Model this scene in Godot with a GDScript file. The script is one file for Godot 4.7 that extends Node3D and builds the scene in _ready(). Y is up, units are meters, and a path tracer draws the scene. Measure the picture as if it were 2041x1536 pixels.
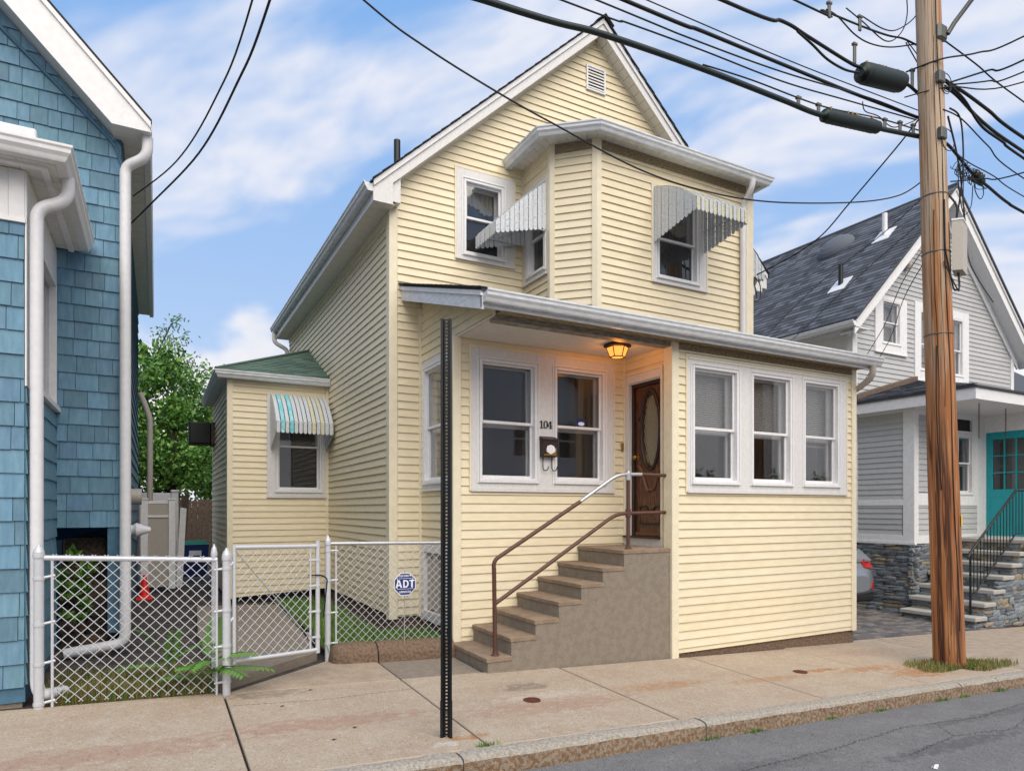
extends Node3D
# ---------- helpers ----------
var M := {}
var used := {}
var rng := RandomNumberGenerator.new()
var rest := {}   # pieces past the limit: one joined part for each house

func _ready():
	rng.seed = 77
	set_camera()
	set_light()
	make_materials()
	build_ground()
	build_yellow_house()
	build_blue_house()
	build_grey_house()
	build_fence()
	build_backyard()
	build_pole()
	build_cables()
	build_small_things()
	build_car()
	build_across()
	for k in rest:
		obj(rest[k][2], rest[k][1], rest[k][3], rest[k][0], "stuff")

func V(x, y, z) -> Vector3:
	return Vector3(x, y, z)

func gy(x: float, z: float) -> float:   # height of the sloping pavement
	return -0.0415 * clampf(x, -9.0, 15.0) - 0.02 * clampf(z, -4.0, 2.2)

func named(parent: Node, n: String) -> String:
	var key := str(parent.get_instance_id()) + n
	if not used.has(key):
		used[key] = 0
		return n
	used[key] += 1
	return "%s_%03d" % [n, used[key]]

func new_st() -> SurfaceTool:
	var s := SurfaceTool.new()
	s.begin(Mesh.PRIMITIVE_TRIANGLES)
	return s

func thing(n: String, label: String, cat: String, at: Vector3, group := "") -> Node3D:
	var o := Node3D.new()
	o.name = named(self, n)
	add_child(o)
	o.position = at
	o.set_meta("label", label)
	o.set_meta("category", cat)
	if group != "":
		o.set_meta("group", group)
	return o

func structure(n: String) -> Node3D:
	var o := Node3D.new()
	o.name = named(self, n)
	add_child(o)
	o.set_meta("kind", "structure")
	return o

func gpos(p: Node) -> Vector3:
	var v := Vector3.ZERO
	var q: Node = p
	while q != self and q is Node3D:
		v += q.position
		q = q.get_parent()
	return v

func obj(n: String, s, m: Material, parent: Node, kind := "", label := "") -> MeshInstance3D:
	# s: SurfaceTool holding world coordinates, or a Mesh
	var o := MeshInstance3D.new()
	var mesh: Mesh = s.commit() if s is SurfaceTool else s
	o.mesh = mesh
	o.material_override = m
	o.name = named(parent, n)
	parent.add_child(o)
	if s is SurfaceTool:
		o.position = -gpos(parent)
	if kind != "":
		o.set_meta("kind", kind)
	if label != "":
		o.set_meta("label", label)
	return o

func lone(n: String, s: SurfaceTool, m: Material, label: String, cat: String, group := "") -> MeshInstance3D:
	var o := obj(n, s, m, self)
	o.set_meta("label", label)
	o.set_meta("category", cat)
	if group != "":
		o.set_meta("group", group)
	return o

func place(n: String, mesh: Mesh, m: Material, parent: Node, at: Vector3, basis := Basis.IDENTITY) -> MeshInstance3D:
	var o := MeshInstance3D.new()
	o.mesh = mesh
	o.material_override = m
	o.name = named(parent, n)
	parent.add_child(o)
	o.transform = Transform3D(basis, at - gpos(parent))
	return o

func spare(parent: Node, n: String, m: Material) -> SurfaceTool:
	var key := str(parent.get_instance_id()) + n
	if not rest.has(key): rest[key] = [parent, new_st(), n, m]
	return rest[key][1]

func tri(s: SurfaceTool, a: Vector3, b: Vector3, c: Vector3, hint: Vector3):
	var n := (b - a).cross(c - a)
	if n.length_squared() < 1e-16:
		return
	n = n.normalized()
	if n.dot(hint) > 0.0:
		s.set_normal(n); s.add_vertex(a)
		s.set_normal(n); s.add_vertex(c)
		s.set_normal(n); s.add_vertex(b)
	else:
		n = -n
		s.set_normal(n); s.add_vertex(a)
		s.set_normal(n); s.add_vertex(b)
		s.set_normal(n); s.add_vertex(c)

func quad(s: SurfaceTool, a: Vector3, b: Vector3, c: Vector3, d: Vector3, hint: Vector3):
	tri(s, a, b, c, hint)
	tri(s, a, c, d, hint)

func hexa(s: SurfaceTool, p: Array):
	# p: 8 corners, 0-3 one face in ring order, 4-7 the opposite face in the same order
	var c := Vector3.ZERO
	for q in p:
		c += q
	c /= 8.0
	for f in [[0, 1, 2, 3], [4, 5, 6, 7], [0, 1, 5, 4], [1, 2, 6, 5], [2, 3, 7, 6], [3, 0, 4, 7]]:
		var m: Vector3 = (p[f[0]] + p[f[1]] + p[f[2]] + p[f[3]]) / 4.0
		quad(s, p[f[0]], p[f[1]], p[f[2]], p[f[3]], m - c)

func box(s: SurfaceTool, x0, x1, y0, y1, z0, z1):
	hexa(s, [V(x0, y0, z0), V(x1, y0, z0), V(x1, y1, z0), V(x0, y1, z0), V(x0, y0, z1), V(x1, y0, z1), V(x1, y1, z1), V(x0, y1, z1)])

func bbox(s: SurfaceTool, x0, x1, y0, y1, z0, z1, b := 0.005):
	# a box whose edges are chamfered by b
	var xs := [x0, x1]; var ys := [y0, y1]; var zs := [z0, z1]
	var c := V((x0 + x1) / 2.0, (y0 + y1) / 2.0, (z0 + z1) / 2.0)
	var P := func(i, j, k, ax):   # corner i,j,k moved in along the two axes other than ax
		var v := V(xs[i], ys[j], zs[k])
		if ax != 0: v.x += b * (1 if i == 0 else -1)
		if ax != 1: v.y += b * (1 if j == 0 else -1)
		if ax != 2: v.z += b * (1 if k == 0 else -1)
		return v
	for i in 2:
		quad(s, P.call(i, 0, 0, 0), P.call(i, 1, 0, 0), P.call(i, 1, 1, 0), P.call(i, 0, 1, 0), V(2 * i - 1, 0, 0))
		quad(s, P.call(0, i, 0, 1), P.call(1, i, 0, 1), P.call(1, i, 1, 1), P.call(0, i, 1, 1), V(0, 2 * i - 1, 0))
		quad(s, P.call(0, 0, i, 2), P.call(1, 0, i, 2), P.call(1, 1, i, 2), P.call(0, 1, i, 2), V(0, 0, 2 * i - 1))
	for i in 2:
		for j in 2:
			var h := V(0, 2 * i - 1, 2 * j - 1)
			quad(s, P.call(0, i, j, 1), P.call(1, i, j, 1), P.call(1, i, j, 2), P.call(0, i, j, 2), h)
			h = V(2 * i - 1, 0, 2 * j - 1)
			quad(s, P.call(i, 0, j, 0), P.call(i, 1, j, 0), P.call(i, 1, j, 2), P.call(i, 0, j, 2), h)
			h = V(2 * i - 1, 2 * j - 1, 0)
			quad(s, P.call(i, j, 0, 0), P.call(i, j, 1, 0), P.call(i, j, 1, 1), P.call(i, j, 0, 1), h)
			for k in 2:
				tri(s, P.call(i, j, k, 0), P.call(i, j, k, 1), P.call(i, j, k, 2), V(xs[i], ys[j], zs[k]) - c)

# a wall's own frame: point = O + U * u + Y * y + N * d
func frame(O: Vector3, U: Vector3, N: Vector3) -> Dictionary:
	return {"O": O, "U": U, "N": N}

func zwall(z: float) -> Dictionary:
	return frame(V(0, 0, z), V(1, 0, 0), V(0, 0, 1))

func xwall(x: float, side := -1.0) -> Dictionary:   # u is world z
	return frame(V(x, 0, 0), V(0, 0, 1), V(side, 0, 0))

func wp(B: Dictionary, u: float, y: float, d: float) -> Vector3:
	return B.O + B.U * u + V(0, y, 0) + B.N * d

func wbox(s: SurfaceTool, B: Dictionary, u0, u1, y0, y1, d0, d1):
	hexa(s, [wp(B, u0, y0, d0), wp(B, u1, y0, d0), wp(B, u1, y1, d0), wp(B, u0, y1, d0), wp(B, u0, y0, d1), wp(B, u1, y0, d1), wp(B, u1, y1, d1), wp(B, u0, y1, d1)])

func cbox(s: SurfaceTool, B: Dictionary, u0, u1, y0, y1, d0, d1, b := 0.004):
	# wall box with its front edges chamfered
	var f := [wp(B, u0 + b, y0 + b, d1), wp(B, u1 - b, y0 + b, d1), wp(B, u1 - b, y1 - b, d1), wp(B, u0 + b, y1 - b, d1)]
	var g := [wp(B, u0, y0, d1 - b), wp(B, u1, y0, d1 - b), wp(B, u1, y1, d1 - b), wp(B, u0, y1, d1 - b)]
	var h := [wp(B, u0, y0, d0), wp(B, u1, y0, d0), wp(B, u1, y1, d0), wp(B, u0, y1, d0)]
	var c := wp(B, (u0 + u1) / 2.0, (y0 + y1) / 2.0, (d0 + d1) / 2.0)
	quad(s, f[0], f[1], f[2], f[3], B.N)
	quad(s, h[0], h[1], h[2], h[3], -B.N)
	for i in 4:
		var j: int = (i + 1) % 4
		quad(s, f[i], f[j], g[j], g[i], (f[i] + g[j]) / 2.0 - c)
		quad(s, g[i], g[j], h[j], h[i], (g[i] + h[j]) / 2.0 - c)

func rect_frame(s: SurfaceTool, B: Dictionary, u0, u1, y0, y1, wl, wr, wb, wt, d0, d1):
	cbox(s, B, u0, u0 + wl, y0, y1, d0, d1)
	cbox(s, B, u1 - wr, u1, y0, y1, d0, d1)
	cbox(s, B, u0 + wl, u1 - wr, y1 - wt, y1, d0, d1 - 0.001)
	cbox(s, B, u0 + wl, u1 - wr, y0, y0 + wb, d0, d1 - 0.001)

func tube(s: SurfaceTool, pts: Array, r, sides := 8, caps := true):
	# r: one radius or one for each point
	var n := pts.size()
	var up := V(0.123, 0.91, 0.37).normalized()
	var rings := []
	var prev := Vector3.ZERO
	for i in n:
		var t: Vector3
		if i == 0: t = pts[1] - pts[0]
		elif i == n - 1: t = pts[n - 1] - pts[n - 2]
		else: t = (pts[i + 1] - pts[i]).normalized() + (pts[i] - pts[i - 1]).normalized()
		t = t.normalized()
		var a: Vector3
		if i == 0:
			a = t.cross(up)
			if a.length() < 0.05: a = t.cross(V(1, 0, 0))
		else:
			a = prev - t * prev.dot(t)
		a = a.normalized()
		prev = a
		var b := t.cross(a)
		var rr: float = r[i] if r is Array else r
		var ring := []
		for k in sides:
			var an := TAU * k / sides
			ring.append([pts[i] + (a * cos(an) + b * sin(an)) * rr, a * cos(an) + b * sin(an)])
		rings.append(ring)
	for i in n - 1:
		for k in sides:
			var l: int = (k + 1) % sides
			var p = [rings[i][k], rings[i][l], rings[i + 1][l], rings[i + 1][k]]
			for q in [0, 2, 1, 0, 3, 2]:
				s.set_normal(p[q][1]); s.add_vertex(p[q][0])
	if caps:
		for e in [0, n - 1]:
			var t2: Vector3 = (pts[0] - pts[1]) if e == 0 else (pts[n - 1] - pts[n - 2])
			for k in sides:
				tri(s, pts[e], rings[e][k][0], rings[e][(k + 1) % sides][0], t2)

func bend(pts: Array, r := 0.08, k := 5) -> Array:
	# rounds the corners of a path
	var out := [pts[0]]
	for i in range(1, pts.size() - 1):
		var a: Vector3 = (pts[i - 1] - pts[i])
		var b: Vector3 = (pts[i + 1] - pts[i])
		var q: float = min(r, min(a.length(), b.length()) * 0.49)
		var p0: Vector3 = pts[i] + a.normalized() * q
		var p1: Vector3 = pts[i] + b.normalized() * q
		for j in k + 1:
			var t := float(j) / k
			out.append(p0 * (1 - t) * (1 - t) + pts[i] * 2 * t * (1 - t) + p1 * t * t)
	out.append(pts[-1])
	return out

func sweep(s: SurfaceTool, path: Array, prof: Array, caps := true):
	# level path with mitred corners; profile points are (outward to the right of travel, up); closed outline
	var n := path.size()
	var rows := []
	for i in n:
		var d0: Vector3 = (path[i] - path[max(i - 1, 0)]).normalized() if i > 0 else (path[1] - path[0]).normalized()
		var d1: Vector3 = (path[min(i + 1, n - 1)] - path[i]).normalized() if i < n - 1 else d0
		var r0 := V(-d0.z, 0, d0.x).normalized()
		var r1 := V(-d1.z, 0, d1.x).normalized()
		var m := (r0 + r1).normalized()
		m /= max(0.3, m.dot(r0))
		var row := []
		for p in prof:
			row.append(path[i] + m * p.x + V(0, p.y, 0))
		rows.append(row)
	var c2 := Vector2.ZERO
	for p in prof: c2 += p
	c2 /= prof.size()
	for i in n - 1:
		var d: Vector3 = (path[i + 1] - path[i]).normalized()
		var rr := V(-d.z, 0, d.x).normalized()
		for k in prof.size():
			var l: int = (k + 1) % prof.size()
			var e: Vector2 = prof[l] - prof[k]
			var nn := Vector2(e.y, -e.x)   # outline runs counter-clockwise
			quad(s, rows[i][k], rows[i][l], rows[i + 1][l], rows[i + 1][k], rr * nn.x + V(0, nn.y, 0))
	if caps:
		var poly := PackedVector2Array(prof)
		var ix := Geometry2D.triangulate_polygon(poly)
		for e in [0, n - 1]:
			var h: Vector3 = (path[0] - path[1]) if e == 0 else (path[n - 1] - path[n - 2])
			for t in range(0, ix.size(), 3):
				tri(s, rows[e][ix[t]], rows[e][ix[t + 1]], rows[e][ix[t + 2]], h)

func extrude(s: SurfaceTool, B: Dictionary, poly: Array, d0: float, d1: float):
	# polygon in wall coordinates (u, y), given thickness from d0 to d1
	var pk := PackedVector2Array(poly)
	if Geometry2D.is_polygon_clockwise(pk):
		pk.reverse()
	var ix := Geometry2D.triangulate_polygon(pk)
	for t in range(0, ix.size(), 3):
		tri(s, wp(B, pk[ix[t]].x, pk[ix[t]].y, d1), wp(B, pk[ix[t + 1]].x, pk[ix[t + 1]].y, d1), wp(B, pk[ix[t + 2]].x, pk[ix[t + 2]].y, d1), B.N)
		tri(s, wp(B, pk[ix[t]].x, pk[ix[t]].y, d0), wp(B, pk[ix[t + 1]].x, pk[ix[t + 1]].y, d0), wp(B, pk[ix[t + 2]].x, pk[ix[t + 2]].y, d0), -B.N)
	for i in pk.size():
		var a := pk[i]; var b := pk[(i + 1) % pk.size()]
		var e := b - a
		quad(s, wp(B, a.x, a.y, d0), wp(B, b.x, b.y, d0), wp(B, b.x, b.y, d1), wp(B, a.x, a.y, d1), B.U * e.y + V(0, -e.x, 0))

func lathe(s: SurfaceTool, at: Vector3, prof: Array, sides := 16, sq := false):
	# prof: Vector2(radius, height) from the bottom up
	for i in prof.size() - 1:
		var e: Vector2 = prof[i + 1] - prof[i]
		for k in sides:
			var a0 := TAU * k / sides; var a1 := TAU * (k + 1) / sides
			var c0 := V(cos(a0), 0, sin(a0)); var c1 := V(cos(a1), 0, sin(a1))
			var p := [at + c0 * prof[i].x + V(0, prof[i].y, 0), at + c1 * prof[i].x + V(0, prof[i].y, 0), at + c1 * prof[i + 1].x + V(0, prof[i + 1].y, 0), at + c0 * prof[i + 1].x + V(0, prof[i + 1].y, 0)]
			var n0 := (c0 * e.y - V(0, e.x, 0)).normalized(); var n1 := (c1 * e.y - V(0, e.x, 0)).normalized()
			var nn := [n0, n1, n1, n0]
			for q in [0, 1, 2, 0, 2, 3]:
				s.set_normal(nn[q]); s.add_vertex(p[q])

# lapped boards: the wall outline is cut into courses, each course leans out at its foot
func siding(parent: Node, B: Dictionary, outline: Array, holes: Array, e: float, m, n := "siding_board", single := true, proud := 0.014, y_start := -1e9):
	var wall := PackedVector2Array(outline)
	var y0 := 1e9; var y1 := -1e9; var u0 := 1e9; var u1 := -1e9
	for p in wall:
		y0 = min(y0, p.y); y1 = max(y1, p.y); u0 = min(u0, p.x); u1 = max(u1, p.x)
	var all := spare(parent, "small_siding_boards", M.vinyl[0]) if (not single and n == "siding_board") else new_st()
	var base: float = y0 if y_start < -1e8 else y_start
	var i := int(floor((y0 - base) / e))
	while base + i * e < y1 - 0.002:
		var a := base + i * e
		var b := a + e
		i += 1
		var strip := PackedVector2Array([Vector2(u0 - 1, a), Vector2(u1 + 1, a), Vector2(u1 + 1, b), Vector2(u0 - 1, b)])
		var parts := Geometry2D.intersect_polygons(strip, wall)
		for h in holes:
			var hp: PackedVector2Array
			if h is Rect2:
				hp = PackedVector2Array([h.position, Vector2(h.end.x, h.position.y), h.end, Vector2(h.position.x, h.end.y)])
			else:
				hp = PackedVector2Array(h)
			var nx: Array[PackedVector2Array] = []
			for q in parts:
				nx.append_array(Geometry2D.clip_polygons(q, hp))
			parts = nx
		for q in parts:
			var ix := Geometry2D.triangulate_polygon(q)
			if ix.size() == 0: continue
			var ql := 1e9; var qr := -1e9
			for v in q: ql = min(ql, v.x); qr = max(qr, v.x)
			var own: bool = single and qr - ql > 0.2
			var s: SurfaceTool = new_st() if own else (spare(parent, "small_" + n + "s", m[0] if m is Array else m) if single else all)
			var pv := []
			for v in q:
				pv.append(wp(B, v.x, v.y, lerpf(proud, -0.003, clampf((v.y - a) / e, 0, 1))))
			for t in range(0, ix.size(), 3):
				tri(s, pv[ix[t]], pv[ix[t + 1]], pv[ix[t + 2]], B.N)
			for k in q.size():
				var v0 := q[k]; var v1 := q[(k + 1) % q.size()]
				if abs(v0.y - a) < 0.0006 and abs(v1.y - a) < 0.0006:
					quad(s, wp(B, v0.x, a, proud), wp(B, v1.x, a, proud), wp(B, v1.x, a, -0.0035), wp(B, v0.x, a, -0.0035), V(0, -1, 0))
				else:
					quad(s, pv[k], pv[(k + 1) % q.size()], wp(B, v1.x, v1.y, -0.008), wp(B, v0.x, v0.y, -0.008), B.U * (v1.y - v0.y) - V(0, v1.x - v0.x, 0))
			if own:
				obj(n, s, m[rng.randi() % m.size()] if m is Array else m, parent)
	if not single and n == "siding_board": return
	if not single:
		obj(n + "s", all, m[0] if m is Array else m, parent, "stuff")

func panels(parent: Node, n: String, a: Vector3, b: Vector3, w0: Vector3, w1: Vector3, pitch: float, m: Material, face: Vector3, t := 0.006, gap := 0.004):
	# a run of flat panels from a to b; w0, w1 reach across at either end
	var L := (b - a).length()
	var c := int(round(L / pitch))
	for i in c:
		var t0 := (i * L / c + gap / 2) / L; var t1 := ((i + 1) * L / c - gap / 2) / L
		var p0 := a.lerp(b, t0); var p1 := a.lerp(b, t1)
		var q0 := p0 + w0.lerp(w1, t0); var q1 := p1 + w0.lerp(w1, t1)
		var s := new_st()
		hexa(s, [p0, p1, q1, q0, p0 - face * t, p1 - face * t, q1 - face * t, q0 - face * t])
		obj(n, s, m, parent)

func flat(s: SurfaceTool, pts: Array, hint: Vector3):
	for i in range(1, pts.size() - 1):
		tri(s, pts[0], pts[i], pts[i + 1], hint)

func slab(s: SurfaceTool, pts: Array, dn: Vector3):
	# a planar polygon of points with thickness dn
	var c := Vector3.ZERO
	for p in pts: c += p
	c = c / pts.size() + dn / 2
	flat(s, pts, -dn)
	var lo := []
	for p in pts: lo.append(p + dn)
	flat(s, lo, dn)
	for i in pts.size():
		var j: int = (i + 1) % pts.size()
		quad(s, pts[i], pts[j], lo[j], lo[i], (pts[i] + pts[j]) / 2 + dn / 2 - c)

# ---------- camera, sky, sun ----------
func set_camera():
	var cam := Camera3D.new()
	cam.name = "camera"
	add_child(cam)
	cam.position = V(-5.423, 1.762, 6.005)
	cam.rotation_degrees = V(0, -28.275, 0)
	cam.keep_aspect = Camera3D.KEEP_HEIGHT
	var near := 0.1
	var size := near * 1536.0 / 1320.0
	cam.set_frustum(size, Vector2(0, size * 247.0 / 1536.0), near, 400.0)
	cam.current = true

func set_light():
	var we := WorldEnvironment.new()
	we.name = "world_environment"
	var env := Environment.new()
	env.background_mode = Environment.BG_SKY
	env.tonemap_mode = Environment.TONE_MAPPER_LINEAR
	env.tonemap_exposure = 1.45
	env.sdfgi_enabled = true
	env.ssao_enabled = true
	env.ssil_enabled = true
	var sky := Sky.new()
	var pm := PanoramaSkyMaterial.new()
	pm.panorama = ImageTexture.create_from_image(sky_image())
	sky.sky_material = pm
	env.sky = sky
	env.background_energy_multiplier = 0.77
	we.environment = env
	add_child(we)
	var sun := DirectionalLight3D.new()
	sun.name = "sun"
	add_child(sun)
	sun.light_energy = 0.9
	sun.light_color = Color(1.0, 0.95, 0.88)
	sun.light_angular_distance = 65.0
	sun.shadow_enabled = true
	sun.look_at_from_position(V(-0.8, 9.5, 8.6), Vector3.ZERO)

func sky_image() -> Image:
	var w := 2048; var h := 1024
	var img := Image.create(w, h, false, Image.FORMAT_RGBF)
	var n1 := FastNoiseLite.new(); n1.seed = 11; n1.noise_type = FastNoiseLite.TYPE_SIMPLEX_SMOOTH; n1.frequency = 1.0
	n1.fractal_type = FastNoiseLite.FRACTAL_FBM; n1.fractal_octaves = 5; n1.fractal_gain = 0.52
	var n2 := FastNoiseLite.new(); n2.seed = 5; n2.frequency = 1.0; n2.fractal_type = FastNoiseLite.FRACTAL_FBM; n2.fractal_octaves = 6; n2.fractal_gain = 0.55
	var n3 := FastNoiseLite.new(); n3.seed = 23; n3.frequency = 1.0; n3.fractal_type = FastNoiseLite.FRACTAL_FBM; n3.fractal_octaves = 3
	for j in h / 2:
		var el := PI / 2 - PI * (j + 0.5) / h
		var ce := cos(el); var se := sin(el)
		var t := pow(1.0 - se, 1.9)
		var blue := Color(0.145, 0.36, 0.745).lerp(Color(0.57, 0.69, 0.88), t)
		for i in w:
			var az := TAU * (i + 0.5) / w - PI
			var x := ce * sin(az); var z := -ce * cos(az)
			# high streaked cloud on a flat sheet
			var k := 1.0 / (se + 0.22)
			var px := x * k; var pz := z * k
			var wx := n3.get_noise_3d(px * 0.55, pz * 0.55, 3.0)
			var a := px * 0.64 + pz * 0.77 + wx * 0.5; var b := -px * 0.77 + pz * 0.64 - wx * 0.3
			var c := n1.get_noise_2d(a * 0.46 + 3.25, b * 1.15 + 1.9) * 1.05 + n2.get_noise_2d(a * 1.7, b * 4.4) * 0.34 + 0.08
			var cir := clampf(smoothstep(-0.05, 0.42, c) * (0.82 + 0.5 * n2.get_noise_2d(a * 4.2 + 11.0, b * 9.5)), 0, 1)
			var col := blue.lerp(Color(0.745, 0.765, 0.85), cir * 0.95)
			# heaped cloud low down
			if el < 0.62:
				var top := 0.30 + 0.22 * n3.get_noise_3d(x * 1.9 + 7.3, 0.0, z * 1.9)
				var bump := n2.get_noise_3d(x * 4.2, se * 6.0, z * 4.2)
				var cu := smoothstep(-0.02, 0.055, top - el + bump * 0.13)
				var shade := 0.5 + 0.5 * n2.get_noise_3d(x * 3.4 + 9.0, se * 5.5 + 2.0, z * 3.4)
				var cc := Color(0.68, 0.685, 0.74).lerp(Color(0.99, 0.975, 0.97), clampf(shade * 1.15 - 0.05, 0, 1))
				col = col.lerp(cc, cu * 0.94)
				col = col.lerp(Color(0.80, 0.82, 0.88), 0.5 * smoothstep(0.17, 0.0, el))
			img.set_pixel(i, j, col)
	img.fill_rect(Rect2i(0, h / 2, w, h / 2), Color(0.30, 0.29, 0.28))
	return img

# ---------- materials ----------
func noise_tex(seed: int, freq: float, lo: Color, hi: Color, size := 512, oct := 5, mid = null) -> Texture2D:
	var n := FastNoiseLite.new()
	n.seed = seed; n.frequency = freq
	n.fractal_type = FastNoiseLite.FRACTAL_FBM; n.fractal_octaves = oct
	var src := n.get_seamless_image(size, size)
	var g := Gradient.new()
	if mid == null:
		g.colors = PackedColorArray([lo, hi])
		g.offsets = PackedFloat32Array([0.12, 0.88])
	else:
		g.colors = PackedColorArray([lo, mid, hi])
		g.offsets = PackedFloat32Array([0.1, 0.5, 0.9])
	var lut := []
	for i in 256: lut.append(g.sample(i / 255.0))
	var out := Image.create(size, size, false, Image.FORMAT_RGB8)
	src.convert(Image.FORMAT_L8)
	var data := src.get_data()
	var bytes := PackedByteArray()
	bytes.resize(size * size * 3)
	for i in size * size:
		var c: Color = lut[data[i]]
		bytes[i * 3] = int(c.r * 255); bytes[i * 3 + 1] = int(c.g * 255); bytes[i * 3 + 2] = int(c.b * 255)
	out = Image.create_from_data(size, size, false, Image.FORMAT_RGB8, bytes)
	return ImageTexture.create_from_image(out)

func bump_tex(seed: int, freq: float, strength: float, size := 512, oct := 4) -> Texture2D:
	var n := FastNoiseLite.new()
	n.seed = seed; n.frequency = freq
	n.fractal_type = FastNoiseLite.FRACTAL_FBM; n.fractal_octaves = oct
	var src := n.get_seamless_image(size, size)
	src.convert(Image.FORMAT_RGBA8)
	src.bump_map_to_normal_map(strength)
	return ImageTexture.create_from_image(src)

func mat(n: String, c: Color, rough := 0.6, tex: Texture2D = null, scale = 1.0, nrm: Texture2D = null, nscale := 0.5, metal := 0.0) -> StandardMaterial3D:
	var m := StandardMaterial3D.new()
	m.resource_name = n
	m.albedo_color = c
	m.roughness = rough
	m.metallic = metal
	if tex or nrm:
		m.uv1_triplanar = true
		m.uv1_world_triplanar = true
		m.uv1_scale = scale if scale is Vector3 else V(scale, scale, scale)
	if tex: m.albedo_texture = tex
	if nrm:
		m.normal_enabled = true
		m.normal_texture = nrm
		m.normal_scale = nscale
	m.cull_mode = BaseMaterial3D.CULL_DISABLED
	M[n] = m
	return m

func g1(v) -> Color: return Color(v, v, v)

func speckle_tex(seed: int, size: int, base: Color, stain: Color, grain: float, spots: int, spot_dark: float, freq := 0.008) -> Texture2D:
	# a mineral surface: broad stains, fine grain and scattered dark grit
	var n := FastNoiseLite.new(); n.seed = seed; n.frequency = freq; n.fractal_octaves = 5; n.fractal_type = FastNoiseLite.FRACTAL_FBM
	var broad := n.get_seamless_image(size, size); broad.convert(Image.FORMAT_L8)
	n.seed = seed + 1; n.frequency = 0.28; n.fractal_octaves = 3
	var fine := n.get_seamless_image(size, size); fine.convert(Image.FORMAT_L8)
	var bd := broad.get_data(); var fd := fine.get_data()
	var by := PackedByteArray(); by.resize(size * size * 3)
	var r := RandomNumberGenerator.new(); r.seed = seed
	var grit := PackedFloat32Array(); grit.resize(size * size); grit.fill(1.0)
	for k in spots:
		var x := r.randi() % size; var y := r.randi() % size
		var v := r.randf_range(spot_dark, 1.0) if r.randf() < 0.7 else r.randf_range(1.0, 1.25)
		for dx in 1 + r.randi() % 2:
			for dy in 1 + r.randi() % 2:
				grit[((y + dy) % size) * size + (x + dx) % size] = v
	for i in size * size:
		var f := smoothstep(0.3, 0.75, bd[i] / 255.0)
		var g := (1.0 + (fd[i] / 255.0 - 0.5) * grain) * grit[i]
		by[i * 3] = clampi(int(lerpf(base.r, stain.r, f) * g * 255), 0, 255)
		by[i * 3 + 1] = clampi(int(lerpf(base.g, stain.g, f) * g * 255), 0, 255)
		by[i * 3 + 2] = clampi(int(lerpf(base.b, stain.b, f) * g * 255), 0, 255)
	return ImageTexture.create_from_image(Image.create_from_data(size, size, false, Image.FORMAT_RGB8, by))

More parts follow.
